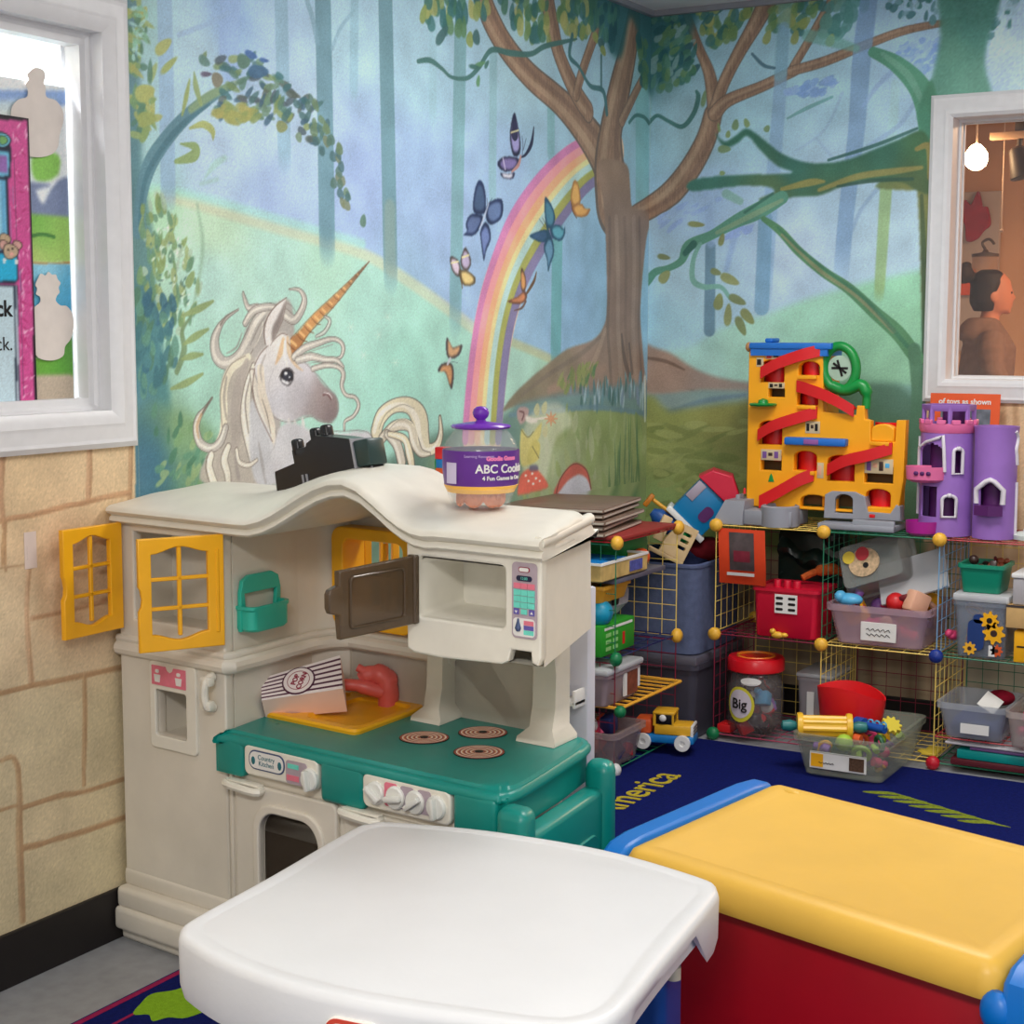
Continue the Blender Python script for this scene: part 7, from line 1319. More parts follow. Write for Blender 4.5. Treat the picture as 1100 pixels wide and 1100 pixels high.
# --- right shelf, first cube, upper: orange sheet, red tub, dark bag
ob=thing('orange_card','orange card with a dark picture hung in the top left cube of the right shelf','card',(-.452,-.575,.745))
part('card',mat('orange_red_card',(214,66,30),.6,.3,.08),ob,lambda b:b.grid(lambda i,j:(-.004-.018*math.sin(PI*j),.085-.17*i-.012*math.sin(j*2.5),-.19*j),8,10))
part('picture',mat('dark_grey_print',(74,62,64),.4,.5,.35,30),ob,lambda b:b.grid(lambda i,j:(-.0065-.018*math.sin(PI*(.06+.68*j)),.045-.09*i-.012*math.sin((.06+.68*j)*2.5),-.19*(.06+.68*j)),6,8))
part('picture_band',mat('maroon_picture_print',(120,30,50),.4,.5,.2,40),ob,lambda b:b.grid(lambda i,j:(-.0075-.018*math.sin(PI*(.38+.2*j)),.03-.06*i-.012*math.sin((.38+.2*j)*2.5),-.19*(.38+.2*j)),4,4))
part('caption_strip',PAP,ob,lambda b:b.grid(lambda i,j:(-.0085-.018*math.sin(PI*(.78+.06*j)),.055-.10*i-.012*math.sin((.78+.06*j)*2.5),-.19*(.78+.06*j)),6,2))
rt=thing('red_tub','red plastic tub with white label in the top left cube of the right shelf','tub',(-.345,-.732,.380))
part('tub',mat('crimson_plastic',(206,16,52),.4,.5,.05),rt,lambda b:b.tub(0,0,0,.20,.228,.17,.005,.02,.94,.006))
for y in (-.035,0,.035): part('stud',MATS['crimson_plastic'],rt,lambda b:b.lathe([(.013,.165),(.013,.19),(.012,.192),(0,.192)],14,(-.05,y+.01,0)))
part('lid',MATS['crimson_plastic'],rt,lambda b:b.box(-.09,.09,-.105,.105,.155,.167,.004))
lb=part('label',PAP,rt,lambda b:b.box(-.1035,-.100,-.045,.035,.085,.15,.0005,1,0))
for y,z in ((.018,.137),(-.026,.137),(.018,.118),(-.026,.118),(.018,.099),(-.026,.099)): part('label_print',INKP,lb,lambda b:b.prism(rrect(y,z,.026,.009,.004),-.1045,-.103,'x'))
tag(part('toy_bag',mat('dark_green_bag',(16,34,28),.35,.6,.3,18,.5,30),None,lambda b:b.grid(lambda i,j:(-.20+.09*math.sin(i*6)*.15+.03*math.sin(j*9+i*4),-.62-.24*i,.56+.18*j+.012*math.sin(i*14)),14,10).box(-.19,-.12,-.86,-.60,.385,.73,.03)),'dark green bag behind the red tub in the right shelf','bag')
tag(part('toy_net',mat('orange_rust_fabric',(190,90,40),.8,.2,.25,60),None,lambda b:b.tube(spl([(-.30,-.74,.568),(-.27,-.78,.59),(-.25,-.83,.60),(-.22,-.86,.585)],5),[.012]*6+[.02]*6+[.014]*4,10)),'rust orange cloth lying on top of the red tub','cloth')
tag(part('yellow_toy_duck',mat('yellow_toy_plastic',(240,186,60),.4,.5,.04),None,lambda b:b.ball((-.452,-.71,.390),(.012,.022,.012)).ball((-.455,-.695,.402),(.010,.011,.010)).ball((-.452,-.735,.392),(.008,.014,.008))),'small yellow toy in front of the red tub','toy')
# --- right shelf, first cube, lower: big jar and clear tote
bj=thing('toy_jar','large clear jar of toys with red lid low in the right shelf','jar',(-.385,-.61,.0255))
part('glass',mat('clear_jar_plastic',(150,140,140),.08,.7,0,alpha=.2),bj,lambda b:b.lathe([(.075,0),(.09,.006),(.098,.04),(.098,.17),(.088,.205),(.078,.222),(.078,.24),(.072,.24),(.08,.2),(.09,.165),(.09,.04),(.0,.008)],32,cap=False),smooth=60)
part('lid',mat('scarlet_plastic',(214,20,34),.3,.5,.04),bj,lambda b:b.lathe([(.094,.222),(.099,.226),(.099,.262),(.094,.270),(.07,.273),(.066,.268),(.0,.268)],32),smooth=40)
part('lid_ring',mat('orange_rim',(236,130,40),.4),bj,lambda b:b.lathe([(.068,.2725),(.066,.2755),(.060,.2755),(.058,.269)],32,cap=False))
ov=part('oval_label',mat('lime_yellow_print',(214,204,60),.4,.4,.04),bj,lambda b:b.add(*(lambda g:(g.v,g.f))(B().grid(lambda i,j:((.1000)*math.cos(math.radians(168)+(.55*j*math.cos(2*PI*i))),(.1000)*math.sin(math.radians(168)+(.55*j*math.cos(2*PI*i))),.115+.062*j*math.sin(2*PI*i)),28,3))))
part('oval_plate',mat('pale_lilac_paper',(214,204,214),.4,.4,.03),ov,lambda b:b.grid(lambda i,j:(.1008*math.cos(math.radians(168)+(.45*j*math.cos(2*PI*i))),.1008*math.sin(math.radians(168)+(.45*j*math.cos(2*PI*i))),.117+.050*j*math.sin(2*PI*i)),28,3))
obj('lettering',bend(textmesh('Big',.050,.0012,bold=.0006),.1030,.116,168),INKP,ov,smooth=0)
obj('seal_print',B().add(*(lambda g:(g.v,g.f))(B().grid(lambda i,j:(.0925*math.cos(math.radians(190)+(.4*j*math.cos(2*PI*i))),.0925*math.sin(math.radians(190)+(.4*j*math.cos(2*PI*i))),.196+.014*j*math.sin(2*PI*i)),24,2))),PAP,bj)
heap(52,-.435,-.335,-.66,-.56,.05,.20,[RED,BLKP,mat('dark_red_plastic',(110,20,30),.4),WHT,LAV,mat('dark_brown_plastic',(60,40,36),.4),SKY,BLKP,PNK,MATS['dark_brown_plastic']],'small mixed toy inside the large red lidded jar','toys in the red lidded jar',(.034,.055))
tag(part('red_brick',RED,None,lambda b:b.box(-.452,-.38,-.545,-.495,.0255,.055,.004).box(-.44,-.425,-.53,-.515,.05,.06,.002)),'flat red toy brick beside the large jar on the lowest level','toy brick')
ct=thing('clear_tote','clear lidded tote between the large jar and the yellow wire panel','storage box',(-.22,-.80,.0255))
part('bin',BINC,ct,lambda b:b.tub(0,0,0,.2,.13,.20,.004,.02,.9)); part('lid',BINW,ct,lambda b:b.box(-.105,.105,-.066,.066,.20,.215,.005)); part('label',PAP,ct,lambda b:b.box(-.104,-.1,-.0,.025,.05,.15))
heap(6,-.28,-.16,-.845,-.755,.05,.15,[GRN,BLKP,ORG],'small toy inside the tote behind the large jar','toys in the tote',(.04,.06))
# --- second cube, upper: labelled bin with a tilted bin on it
b2=thing('clear_bin','clear bin with a handwritten label in the middle upper cube of the right shelf','bin',(-.29,-1.055,.3805))
part('bin',mat('pinkish_bin_plastic',(206,176,190),.25,.5,.03,20,alpha=.42),b2,lambda b:b.tub(0,0,0,.33,.335,.135,.005,.03,.86,.010))
lb=part('label',PAP,b2,lambda b:b.box(-.1605,-.1575,-.065,.055,.02,.083,.0015,1,0,taper=1)); scrawl(lb,T(-.161,-.005,.05)@RZ(-90)@RX(90),.08,.04)
heap(26,-.40,-.18,-1.18,-.93,.41,.535,[PNK,LAV,RED,mat('peach_plastic',(236,180,150),.5),MATS['dark_red_plastic'],YEL,PNK],'small doll or toy heaped in the clear labelled bin','toys in the labelled bin',(.05,.075))
tag(part('toy_shoe',SKY,None,lambda b:b.ball((-.40,-.945,.525),(.03,.045,.022)).ball((-.41,-.915,.535),(.024,.02,.02))),'pale blue toy at the left rim of the labelled bin','toy')
tb=thing('tilted_bin','clear empty bin lying tilted on the labelled bin with a face sticker','bin',(-.30,-1.0,.635))
def tilt(b): b.fn=lambda x,y,z:tuple(Matrix.Rotation(math.radians(-20),4,'X')@Matrix.Rotation(math.radians(112),4,'Y')@Vector((x,y,z)))
def p_(name,m,parent,f):
    b=B(); tilt(b); f(b); return obj(name,b,m,parent)
p_('bin',mat('grey_clear_plastic',(150,150,146),.2,.6,.03,20,alpha=.5),tb,lambda b:b.tub(0,0,-.05,.17,.24,.10,.004,.025,.9,.008))
st=p_('sticker',mat('lion_tan_print',(206,176,140),.5,.3,.3,90),tb,lambda b:b.lathe([(.05,-.055),(.05,-.0525)],20,(0,.02,0),sy=1.1))
p_('sticker_print',mat('yellow_print',(236,206,70),.5),st,lambda b:b.lathe([(.022,-.0565),(.022,-.055)],16,(-.03,.07,0))); p_('sticker_print',mat('crimson_print',(190,50,60),.5),st,lambda b:b.lathe([(.024,-.0575),(.024,-.056)],16,(-.03,.02,0))); p_('sticker_print',INKP,st,lambda b:b.lathe([(.010,-.0575),(.010,-.056)],12,(.012,.015,0)))
tag(part('bin_lid',BINW,None,lambda b:b.box(-.075,.075,-.12,.12,-.006,.006,.004,M=T(-.31,-1.13,.605)@RX(-20)@RY(-58))),'frosted flat lid standing slanted beside the tilted bin','lid')
# --- second cube, lower: protruding bin with roller, red basket and blue tube
b3=thing('clear_bin','clear bin of craft toys jutting out over the rug from the right shelf','bin',(-.575,-1.05,.0105))
part('bin',mat('greenish_bin_plastic',(170,176,160),.25,.5,.03,20,alpha=.36),b3,lambda b:b.tub(0,0,0,.44,.30,.14,.005,.03,.84,.010))
lb=part('label',PAP,b3,lambda b:b.box(-.208,-.204,-.085,.10,.03,.085,.001,1,0)); part('label_picture',mat('brown_print',(90,66,50),.5,.3,.4,200),lb,lambda b:b.box(-.2095,-.2075,-.078,-.03,.036,.078)); scrawl(lb,T(-.2085,.045,.05)@RZ(-90)@RX(90),.05,.02,1); part('label_picture',YEL,lb,lambda b:b.box(-.2095,-.2075,.055,.095,.036,.078))
heap(46,-.74,-.40,-1.16,-.95,.04,.125,[GRN,PNK,YEL,LAV,mat('lime_plastic',(170,210,70),.4),mat('dark_green_plastic',(30,90,60),.4),ORG,MATS['lime_plastic'],WHT],'small craft toy inside the bin that juts out','craft toys in the jutting bin',(.035,.06))
ro=thing('toy_roller','yellow ridged toy roller with teal ends on the jutting bin','toy roller',(-.69,-.965,.155),math.radians(24))
part('barrel',mat('butter_yellow_plastic',(242,190,50),.35,.5,.04),ro,lambda b:b.loft([[(r*math.cos(2*PI*i/32)*(1 if i%4<2 else .88),y,r*math.sin(2*PI*i/32)*(1 if i%4<2 else .88)) for i in range(32)] for y,r in ((.075,.036),(-.075,.036))]),smooth=20)
for y in (.078,-.078): part('rim',MATS['butter_yellow_plastic'],ro,lambda b:b.lathe([(.042,-.009),(.044,0),(.042,.009)],24,M=T(0,y,0)@RX(90)))
for y,d in ((.088,1),(-.088,-1)): part('handle',mat('dusty_teal_plastic',(40,120,120),.4),ro,lambda b:b.lathe([(.012,0),(.02,.02),(.016,.045),(.006,.05)],14,M=T(0,y,0)@RX(-90*d)))
rb=thing('red_basket','red scoop shaped basket standing in the jutting bin','basket',(-.53,-1.0,.155))
part('basket',mat('poppy_red_plastic',(226,30,36),.4,.5,.05),rb,lambda b:b.loft([[(.055*k*math.cos(a)*1.3,.115*k*math.sin(a),z+(.012*math.sin(a*1.0)*dz+.012*math.cos(2*a)*dz)) for a in [2*PI*i/36 for i in range(36)]] for k,z,dz in ((.8,-.04,0),(.88,-.03,0),(1,.095,1),(.96,.095,1),(.84,-.02,0))]))
tu=thing('toy_tube','blue holed toy tube across the jutting bin','toy tube',(-.62,-1.10,.155),math.radians(72))
part('tube',mat('royal_blue_plastic',(20,80,170),.4,.5,.05),tu,lambda b:b.tube([(-.05,0,0),(.03,0,0)],.014,14).lathe([(.024,-.016),(.024,.016)],14,M=T(.045,0,0)@RY(90)))
for x in (-.045,-.02,.005): part('hole_ring',SKY,tu,lambda b:b.tube([(x+.009*math.cos(a),-.0,.014+.009*math.sin(a)) for a in [2*PI*i/14 for i in range(14)]],.003,6,closed=True))
tag(part('yellow_gear',mat('lemon_plastic',(226,206,70),.4,.5,.04),None,lambda b:b.prism([((.034 if i%4<2 else .026)*math.cos(2*PI*i/40),(.034 if i%4<2 else .026)*math.sin(2*PI*i/40)) for i in range(40)],-.008,.008,'z',.001,M=T(-.56,-1.145,.152)@RY(-30)@RX(25))),'pale yellow toothed gear at the right of the jutting bin','toy gear')
# --- third cube
tt=thing('teal_tub','teal green tub standing on a clear box in the third upper cube','tub',(-.37,-1.385,.588))
part('tub',TEALP,tt,lambda b:b.tub(0,0,0,.15,.138,.092,.004,.015,.86,.006)); heap(8,-.42,-.32,-1.43,-1.34,.65,.685,[mat('dark_orange_plastic',(150,70,40),.5),MATS['dark_brown_plastic'],MATS['dark_red_plastic']],'small brown toy poking out of the teal tub','toys in the teal tub',(.03,.04))
cb=thing('clear_box','tall clear lidded box with flower stickers under the teal tub','storage box',(-.36,-1.392,.3805))
part('bin',mat('blue_grey_clear_plastic',(160,170,186),.25,.5,.03,20,alpha=.4),cb,lambda b:b.tub(0,0,0,.19,.17,.18,.004,.02,.9,.006)); part('lid',BINW,cb,lambda b:b.box(-.1,.1,-.09,.09,.18,.206,.008))
for y,z,r,m_ in ((-.045,.085,.036,YEL),(-.03,.125,.03,YEL),(.03,.03,.022,mat('sunflower_print',(240,176,40),.5)),(-.055,.03,.02,ORG)):
    fl_=part('flower_sticker',m_,cb,lambda b:b.prism([((r*(1 if i%4<2 else .72))*math.cos(2*PI*i/32)+y,(r*(1 if i%4<2 else .72))*math.sin(2*PI*i/32)+z) for i in range(32)],-.0995,-.0965,'x')); part('flower_centre',INKP if z>.1 else MATS['dark_brown_plastic'],fl_,lambda b:b.prism(rrect(y,z,r*.6,r*.6,r*.29),-.1005,-.0993,'x'))
part('figure_sticker',mat('deep_blue_print',(36,62,120),.5,.3,.1),cb,lambda b:b.prism(rrect(.012,.075,.052,.10,.02),-.0985,-.0963,'x').prism(rrect(.005,.128,.034,.03,.014),-.0985,-.0963,'x')); part('tag_sticker',PAP,cb,lambda b:b.box(-.0995,-.0965,-.05,-.03,.01,.045))
heap(10,-.42,-.30,-1.44,-1.34,.41,.52,[NVP,YEL,RED,BLP],'small toy inside the tall clear box','toys in the tall clear box',(.04,.06))
tag(part('pink_toy',PNK,None,lambda b:b.ball((-.36,-1.283,.43),(.03,.02,.016)).ball((-.38,-1.275,.438),(.016,.014,.014))),'pink toy at the left of the tall clear box','toy')
gb=thing('grey_box','grey box on top of a cardboard box at the right edge of the shelf','box',(-.37,-1.565,.5635)); part('box',mat('silver_grey_plastic',(176,172,176),.5,.4,.05),gb,lambda b:b.box(-.09,.09,-.075,.075,0,.085,.006)); part('lid',WHT,gb,lambda b:b.box(-.094,.094,-.079,.079,.085,.1,.004))
cbx=thing('cardboard_box','brown cardboard box under the grey box at the right edge of the shelf','box',(-.37,-1.56,.4905)); part('carton',TAN,cbx,lambda b:b.box(-.1,.1,-.085,.085,0,.072,.003)); part('tape',mat('dark_tape',(60,50,50),.6),cbx,lambda b:b.box(-.1012,-.0995,-.085,.085,.066,.0735))
yb=thing('yellow_box','yellow box under the cardboard box at the right edge of the shelf','box',(-.37,-1.57,.3805)); part('carton',YEL,yb,lambda b:b.box(-.09,.09,-.07,.07,0,.10,.003)); part('label_line',INKP,yb,lambda b:b.box(-.0915,-.0895,-.04,.06,.048,.053))
tag(part('dark_box',mat('dark_olive_box',(60,62,50),.6,.3,.1),None,lambda b:b.box(-.46,-.28,-1.49,-1.645+.16,.3805,.4885,.003)),'narrow dark box between the tall clear box and the yellow box','box') if 0 else None
b4=thing('clear_bin','clear bin with blue cloth and a paper slip on the low red wire shelf','bin',(-.37,-1.385,.120))
part('bin',mat('cool_clear_plastic',(190,196,206),.25,.5,.03,20,alpha=.42),b4,lambda b:b.tub(0,0,0,.26,.215,.115,.004,.025,.84,.009)); part('cloth',mat('blue_cloth',(44,66,130),.9,.1,.2,40),b4,lambda b:b.loft([[(x,y,z) for x,y in rrect(0,0,.2*k,.16*k,.03)] for k,z in ((.95,.008),(1,.03),(.9,.055),(.5,.062))])); part('paper_slip',PAP,b4,lambda b:b.box(-.1245,-.1225,-.055,.035,.02,.052)); 
tag(part('red_cloth_ball',mat('dark_red_cloth',(130,20,40),.9,.1,.2,40),None,lambda b:b.ball((-.34,-1.44,.235),(.04,.045,.025))),'dark red bundle on the bin with the blue cloth','cloth'); tag(part('paper_tag',PAP,None,lambda b:b.box(-.04,.04,-.03,.03,-.001,.001,M=T(-.42,-1.425,.232)@RX(30)@RY(-25))),'white paper folded over the rim of the bin with the blue cloth','paper')
b5=thing('clear_bin','clear bin with orange toys at the right edge of the low red wire shelf','bin',(-.40,-1.575,.120)); part('bin',mat('warm_clear_plastic',(206,196,190),.25,.5,.03,20,alpha=.45),b5,lambda b:b.tub(0,0,0,.26,.15,.115,.004,.025,.86,.009)); heap(8,-.47,-.33,-1.62,-1.54,.15,.20,[YEL,ORG,PNK],'orange toy inside the bin at the right edge','toys in the right edge bin',(.04,.055))
for i,(m_,z,t,dy,lab) in enumerate(((mat('dark_maroon_board',(90,24,34),.5),.027,.022,0,'dark red board at the bottom of the flat stack on the lowest level'),(mat('teal_board',(0,140,136),.45),.050,.030,-.02,'thick teal board in the middle of the flat stack'),(mat('violet_board',(110,80,130),.5),.0815,.010,-.06,'thin violet board on the teal board'),(mat('white_board',(214,210,216),.5),.0925,.008,.02,'thin white board on top of the flat stack'))):
    tag(part('game_board',m_,None,lambda b:b.box(-.47,-.20,-1.60+dy*.3,-1.315+dy,z,z+t,.004)),lab,'board','boards in the flat stack')
tag(part('yellow_puzzle_piece',mat('pale_yellow_plastic',(230,200,70),.4),None,lambda b:b.box(-.40,-.30,-1.25,-1.20,.026,.036,.003).ball((-.37,-1.20,.032),(.02,.02,.006))),'flat yellow toy piece on the lowest wire panel beside the red connector','toy')
# ------------------------------------------------------------------ toy parking garage on the right shelf (local: a = distance along the wall from y=-.537, z up)
GY=mat('garage_yellow_plastic',(250,170,20),.4,.5,.05,10); GR=mat('garage_red_plastic',(216,20,30),.35,.5,.05,12); GG=mat('garage_grey_plastic',(150,152,162),.45,.5,.06,12); GB=mat('garage_blue_plastic',(30,110,200),.4,.5,.06); GGN=mat('garage_green_plastic',(10,140,60),.35,.5,.05)
GAS=.955
ga=thing('toy_garage','yellow toy parking garage with red ramps and green lift loop on the right shelf','toy garage',(-.33,-.548,.759))
ga.scale=(GAS,GAS,GAS)
def G(px,py): # outline points are kept in centimetres: across, up
    return ((px-809)*.00338,max(0,(574.5-py)*.003115+(px-809)*.00006))
def gp(*pts): return [(-G(x,y)[0],G(x,y)[1]) for x,y in pts]
def garch(x0,x1,y0,y1,n=8):
    (a0,b1),(a1,b0)=G(x0,y0),G(x1,y1); r=(a1-a0)/2; h=min(r,.02)
    return [(-a0,b0),(-a1,b0)]+[(-((a0+a1)/2+r*math.cos(PI*i/n)),b1-h+h*math.sin(PI*i/n)) for i in range(n+1)]
body=gp((809,556),(975,560),(980,520),(981,454),(971,454),(970,478),(945,478),(944,455),(938,453),(937,438),(929,438),(928,449),(893,445),(891,372),(809,376))
holes=[garch(*h) for h in ((823,849,386,412),(865,888,388,404),(832,850,414,429),(864,887,420,438),(822,848,456,484),(825,848,490,514),(862,887,490,513),(899,928,494,524),(945,969,458,478),(939,969,500,525),(941,967,531,552),(870,899,540,555),(909,928,537,556))]
b=B(); b.prism(body,-.02,.02,'x',.004,holes=holes); b.box(.02,.15,-.012,0,.06,.61,.004); b.box(.02,.15,-.285,-.273,.06,.61,.004); b.box(.02,.12,-.545,-.535,.06,.34,.004); obj('facade',b,GY,ga,smooth=30)
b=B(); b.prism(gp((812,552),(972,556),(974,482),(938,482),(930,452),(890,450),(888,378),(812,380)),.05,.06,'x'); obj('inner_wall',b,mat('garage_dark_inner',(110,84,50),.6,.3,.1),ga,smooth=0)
for x0,x1,y0,y1 in ((832,850,500,501),(823,849,384,412),(865,888,386,404),(864,887,420,438),(822,848,462,484),(862,887,490,513),(899,928,496,524),(945,969,458,480),(941,967,531,552)):
    (a0,b1),(a1,b0)=G(x0-1,y0),G(x1+1,y1+1); b=B(); b.loft([[(.034-.030*math.sin(PI*k/8),-(a0+(a1-a0)*k/8),z) for k in range(9)] for z in (b0-.004,b1+.004)],closed=False); obj('ramp_back',b,GR,ga,smooth=50)
def gramp(pts,w,name='ramp'):
    b=B(); rows=spl([(*G(x,y),d) for x,y,d in pts],5); rings=[]
    for a,z,d in rows: rings.append([(-d,-a,z+.012),(-d,-a,z-w),(-d+.006,-a,z-w),(-d+.008,-a,z-.004),(.0,-a,z-.004),(.0,-a,z+.0)])
    b.loft(rings); obj(name,b,GR,ga,smooth=40)
gramp([(889,373,.03),(870,378,.045),(845,387,.05),(824,398,.035)],.03); gramp([(864,413,.03),(880,417,.045),(905,427,.05),(927,441,.035)],.03); gramp([(887,443,.03),(865,450,.045),(840,459,.05),(822,470,.035)],.03)
gramp([(968,482,.03),(945,490,.045),(920,497,.05),(900,508,.035)],.03); gramp([(885,513,.03),(870,520,.05),(850,533,.06),(828,546,.06)],.035)
for px,py in ((876,407),(876,441),(876,516),(955,481)): 
    a,z=G(px,py); b=B(); b.box(-.035,.0,-a-.034,-a+.034,z-.004,z+.010,.002); obj('landing',b,GY,ga)
b=B(); a0,z0=G(813,377); a1,_=G(897,377); b.loft([[(x,-y,z) for x,y in ((-.03,a0-.003),(.13,a0-.003),(.13,a1),(-.03,a1))] for z in (z0-.012,z0+.012)]); b.box(-.035,.14,-a1-.015,-a0+.008,z0+.012,z0+.034,.004); b.box(.02,.1,-a0-.06,-a0-.03,z0+.034,z0+.05,.006); obj('roof',b,GB,ga,smooth=30)
def gb(name,m,x0,x1,y0,y1,d0,d1,bev=.003,par=ga):
    (a0,b1),(a1,b0)=G(x0,y0),G(x1,y1); b=B(); b.box(-d1,-d0,-a1,-a0,b0,b1,bev); return obj(name,b,m,par)
bl=gb('balcony',GB,854,921,474,484,.015,.055,.006); gb('balcony_badge',mat('pink_violet_print',(150,90,160),.5),876,892,476,482,.054,.0565,.001,bl)
b=B(); a,z=G(828,437); b.lathe([(.0,-.008),(.045,-.006),(.05,0),(.045,.004),(.0,.005)],20,M=T(-.035,-a,z),sy=1.0); b.lathe([(.02,0),(.016,.012),(.0,.018)],12,M=T(-.035,-a,z+.004)); obj('green_ledge',b,GGN,ga)
a,z=G(908,396); b=B(); pts=[(-.0,-(a+.058*math.sin(t)+.012*math.cos(t)),z+.075*math.cos(t)-.02*math.sin(t)) for t in [2*PI*i/28 for i in range(28)]]
b.tube(pts,.017,10,closed=True); a2,z2=G(937,438); a3,z3=G(914,421); b.tube(spl([(0,-G(900,416)[0],G(900,416)[1]),(0,-a3,z3),(0,-G(930,415)[0],G(930,415)[1]),(0,-G(937,424)[0],G(937,424)[1]),(0,-a2,z2-.01)],5),[.02]*6+[.022]*10+[.015]*5,10); obj('lift_loop',b,GGN,ga,smooth=60)
b=B(); b.lathe([(.045,0),(.045,.002)],20,M=T(-.001,-a,z)@RY(90)); fd=obj('loop_disc',b,mat('pale_green_disc',(170,196,176),.4,.5,.1),ga)
for k in range(5): b=B(); b.box(-.004,-.001,-.03,.03,-.004,.004,.001,1,0,T(0,-a,z)@RX(k*36)); obj('fan_print',b,MATS['black_print'],fd) if k<3 else None
def gst(x0,x1,y0,y1,ms):
    o=gb('sticker',mat('pale_tan_print',(206,186,150),.5,.3,.1),x0,x1,y0,y1,.019,.0215,.0005)
    for k,m_ in enumerate(ms):
        n=len(ms); q0=x0+(x1-x0)*(.08+.86*k/n); q1=q0+(x1-x0)*.6/n; gb('sticker_print',m_,q0,q1,y0+(y1-y0)*(.2+.1*(k%2)),y1-(y1-y0)*.2*(1+k%2),.0213,.0225,.0003,o)
BRN=MATS['dark_brown_plastic']; SKN=mat('peach_print',(226,170,140),.5)
gst(874,890,456,470,[INKP,BRN,INKP]); gst(818,826,383,394,[INKP]); gst(888,895,503,521,[SKN]); gst(828,846,379.5,385.5,[RED,INKP]); gst(832,850,412,419,[INKP,BRN,INKP]); gst(825,848,489,502,[mat('violet_print',(120,80,150),.5),BRN,MATS['violet_print']]); gst(939,969,497,514,[MATS['violet_print'],SKN,BRN,SKY])
b=B(); a,z=G(837,523); b.lathe([(.012,0),(.006,.02),(.001,.03)],10,M=T(-.0205,-a,z-.012)@Matrix.Scale(.15,4,(1,0,0))); obj('tree_print',b,GGN,ga)
b=B(); b.ball((-.0,-G(807,371)[0],G(807,371)[1]),(.012,.014,.018)); obj('knob',b,mat('tan_toy_plastic',(190,140,90),.5),ga)
# grey base ramps
b=B(); b.loft([[(x,y,z) for x,y in ((-.13,.085),(.06,.085),(.06,-.0),(-.13,-.0))] if 0 else [(-.13+.02*k,.075-.03*k,.0+z) if i==0 else (-.13+.02*k,-.03,z) if i==1 else (.06,-.03,z) if i==2 else (.06,.075-.03*k,z) for i in range(4)] for k,z in ((0,.0),(0,.02),(1,.085))]); b.box(-.12,.06,-.21,-.03,0,.055,.006); b.loft([[(-.07+r*math.cos(t),-.15+r*1.0*math.sin(t)*.9,z) for t in [2*PI*i/24 for i in range(24)]] for r,z in ((.075,0),(.075,.07),(.066,.074),(.062,.062))]); b.box(-.05,.0,.015,.03,.08,.10,.004); obj('base_ramp',b,GG,ga,smooth=30)
b=B(); b.box(-.09,.10,-.57,-.295,0,.022,.006); b.prism(gp((897,566),(898,539),(905,535),(930,535),(941,540),(944,557),(968,558),(974,548),(978,550),(979,566)),-.03,.022,'x',.003,holes=[garch(909,928,538,560)]); b.box(-.085,-.07,-.57,-.42,.0,.04,.004); obj('base_forecourt',b,GG,ga,smooth=30)
b=B(); a,z=G(950,562); b.box(-.075,-.066,-a-.02,-a,z,z+.012,.002); obj('red_tab',b,GR,ga); b=B(); b.lathe([(.006,0),(.004,.02),(.0,.022)],8,(-.05,-.005,.105)); obj('red_lever',b,GR,ga)
# ------------------------------------------------------------------ toy castle
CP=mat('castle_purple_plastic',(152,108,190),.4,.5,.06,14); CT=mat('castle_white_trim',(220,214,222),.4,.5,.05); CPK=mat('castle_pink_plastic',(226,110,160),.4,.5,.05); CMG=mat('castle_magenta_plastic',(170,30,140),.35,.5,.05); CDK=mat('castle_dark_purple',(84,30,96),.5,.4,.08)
ca=thing('toy_castle','purple toy castle with white window trims and pink balcony on the right shelf','toy castle',(-.335,-1.252,.759))
ca.scale=(1,1,.93)
AB=math.radians(194.5)
def tower(name,cy,cx,r,h,wins,flare=0,band=None):
    def hit(a,z):
        for (s0,s1,z0,z1,rd) in wins:
            s=r*math.sin(a); c=(s0+s1)/2; hw=(s1-s0)/2
            if math.cos(a)<0: continue
            top=z1-(hw*(1-math.sqrt(max(0,1-((s-c)/hw)**2))) if abs(s-c)<hw else 9)*rd
            if s0<s<s1 and z0<z<top: return True
        return False
    N,Mz=72,70; b=B(); vs=[];idx={}
    R=lambda z: r*(1+flare*max(0,(z/h-.82)/.18)**2)
    def vid(i,j,inner):
        k=(i%N,j,inner)
        if k not in idx:
            a=2*PI*i/N; z=h*j/Mz; rr=R(z)-(.006 if inner else 0); idx[k]=len(vs); vs.append((cx+rr*math.cos(AB+a),cy+rr*math.sin(AB+a),z))
        return idx[k]
    keep={(i,j):not hit(((2*PI*(i+.5)/N+PI)%(2*PI))-PI,h*(j+.5)/Mz) for i in range(N) for j in range(Mz)}; fs=[]
    for (i,j),k in keep.items():
        if not k: continue
        q=[vid(i,j,0),vid(i+1,j,0),vid(i+1,j+1,0),vid(i,j+1,0)]; p=[vid(i,j,1),vid(i+1,j,1),vid(i+1,j+1,1),vid(i,j+1,1)]; fs+=[tuple(q),tuple(p[::-1])]
        for (di,dj,e) in ((1,0,(1,2)),(-1,0,(3,0)),(0,1,(2,3)),(0,-1,(0,1))):
            n=((i+di)%N,j+dj)
            if j+dj<0 or j+dj>=Mz or not keep[n]: fs.append((q[e[0]],q[e[1]],p[e[1]],p[e[0]]))
    b.add(vs,fs); return obj(name,b,CP,ca,smooth=40)
def onc(cx,cy,r,s,z,d=.003):
    a=AB+math.asin(max(-1,min(1,s/r))); return (cx+(r+d)*math.cos(a),cy+(r+d)*math.sin(a),z)
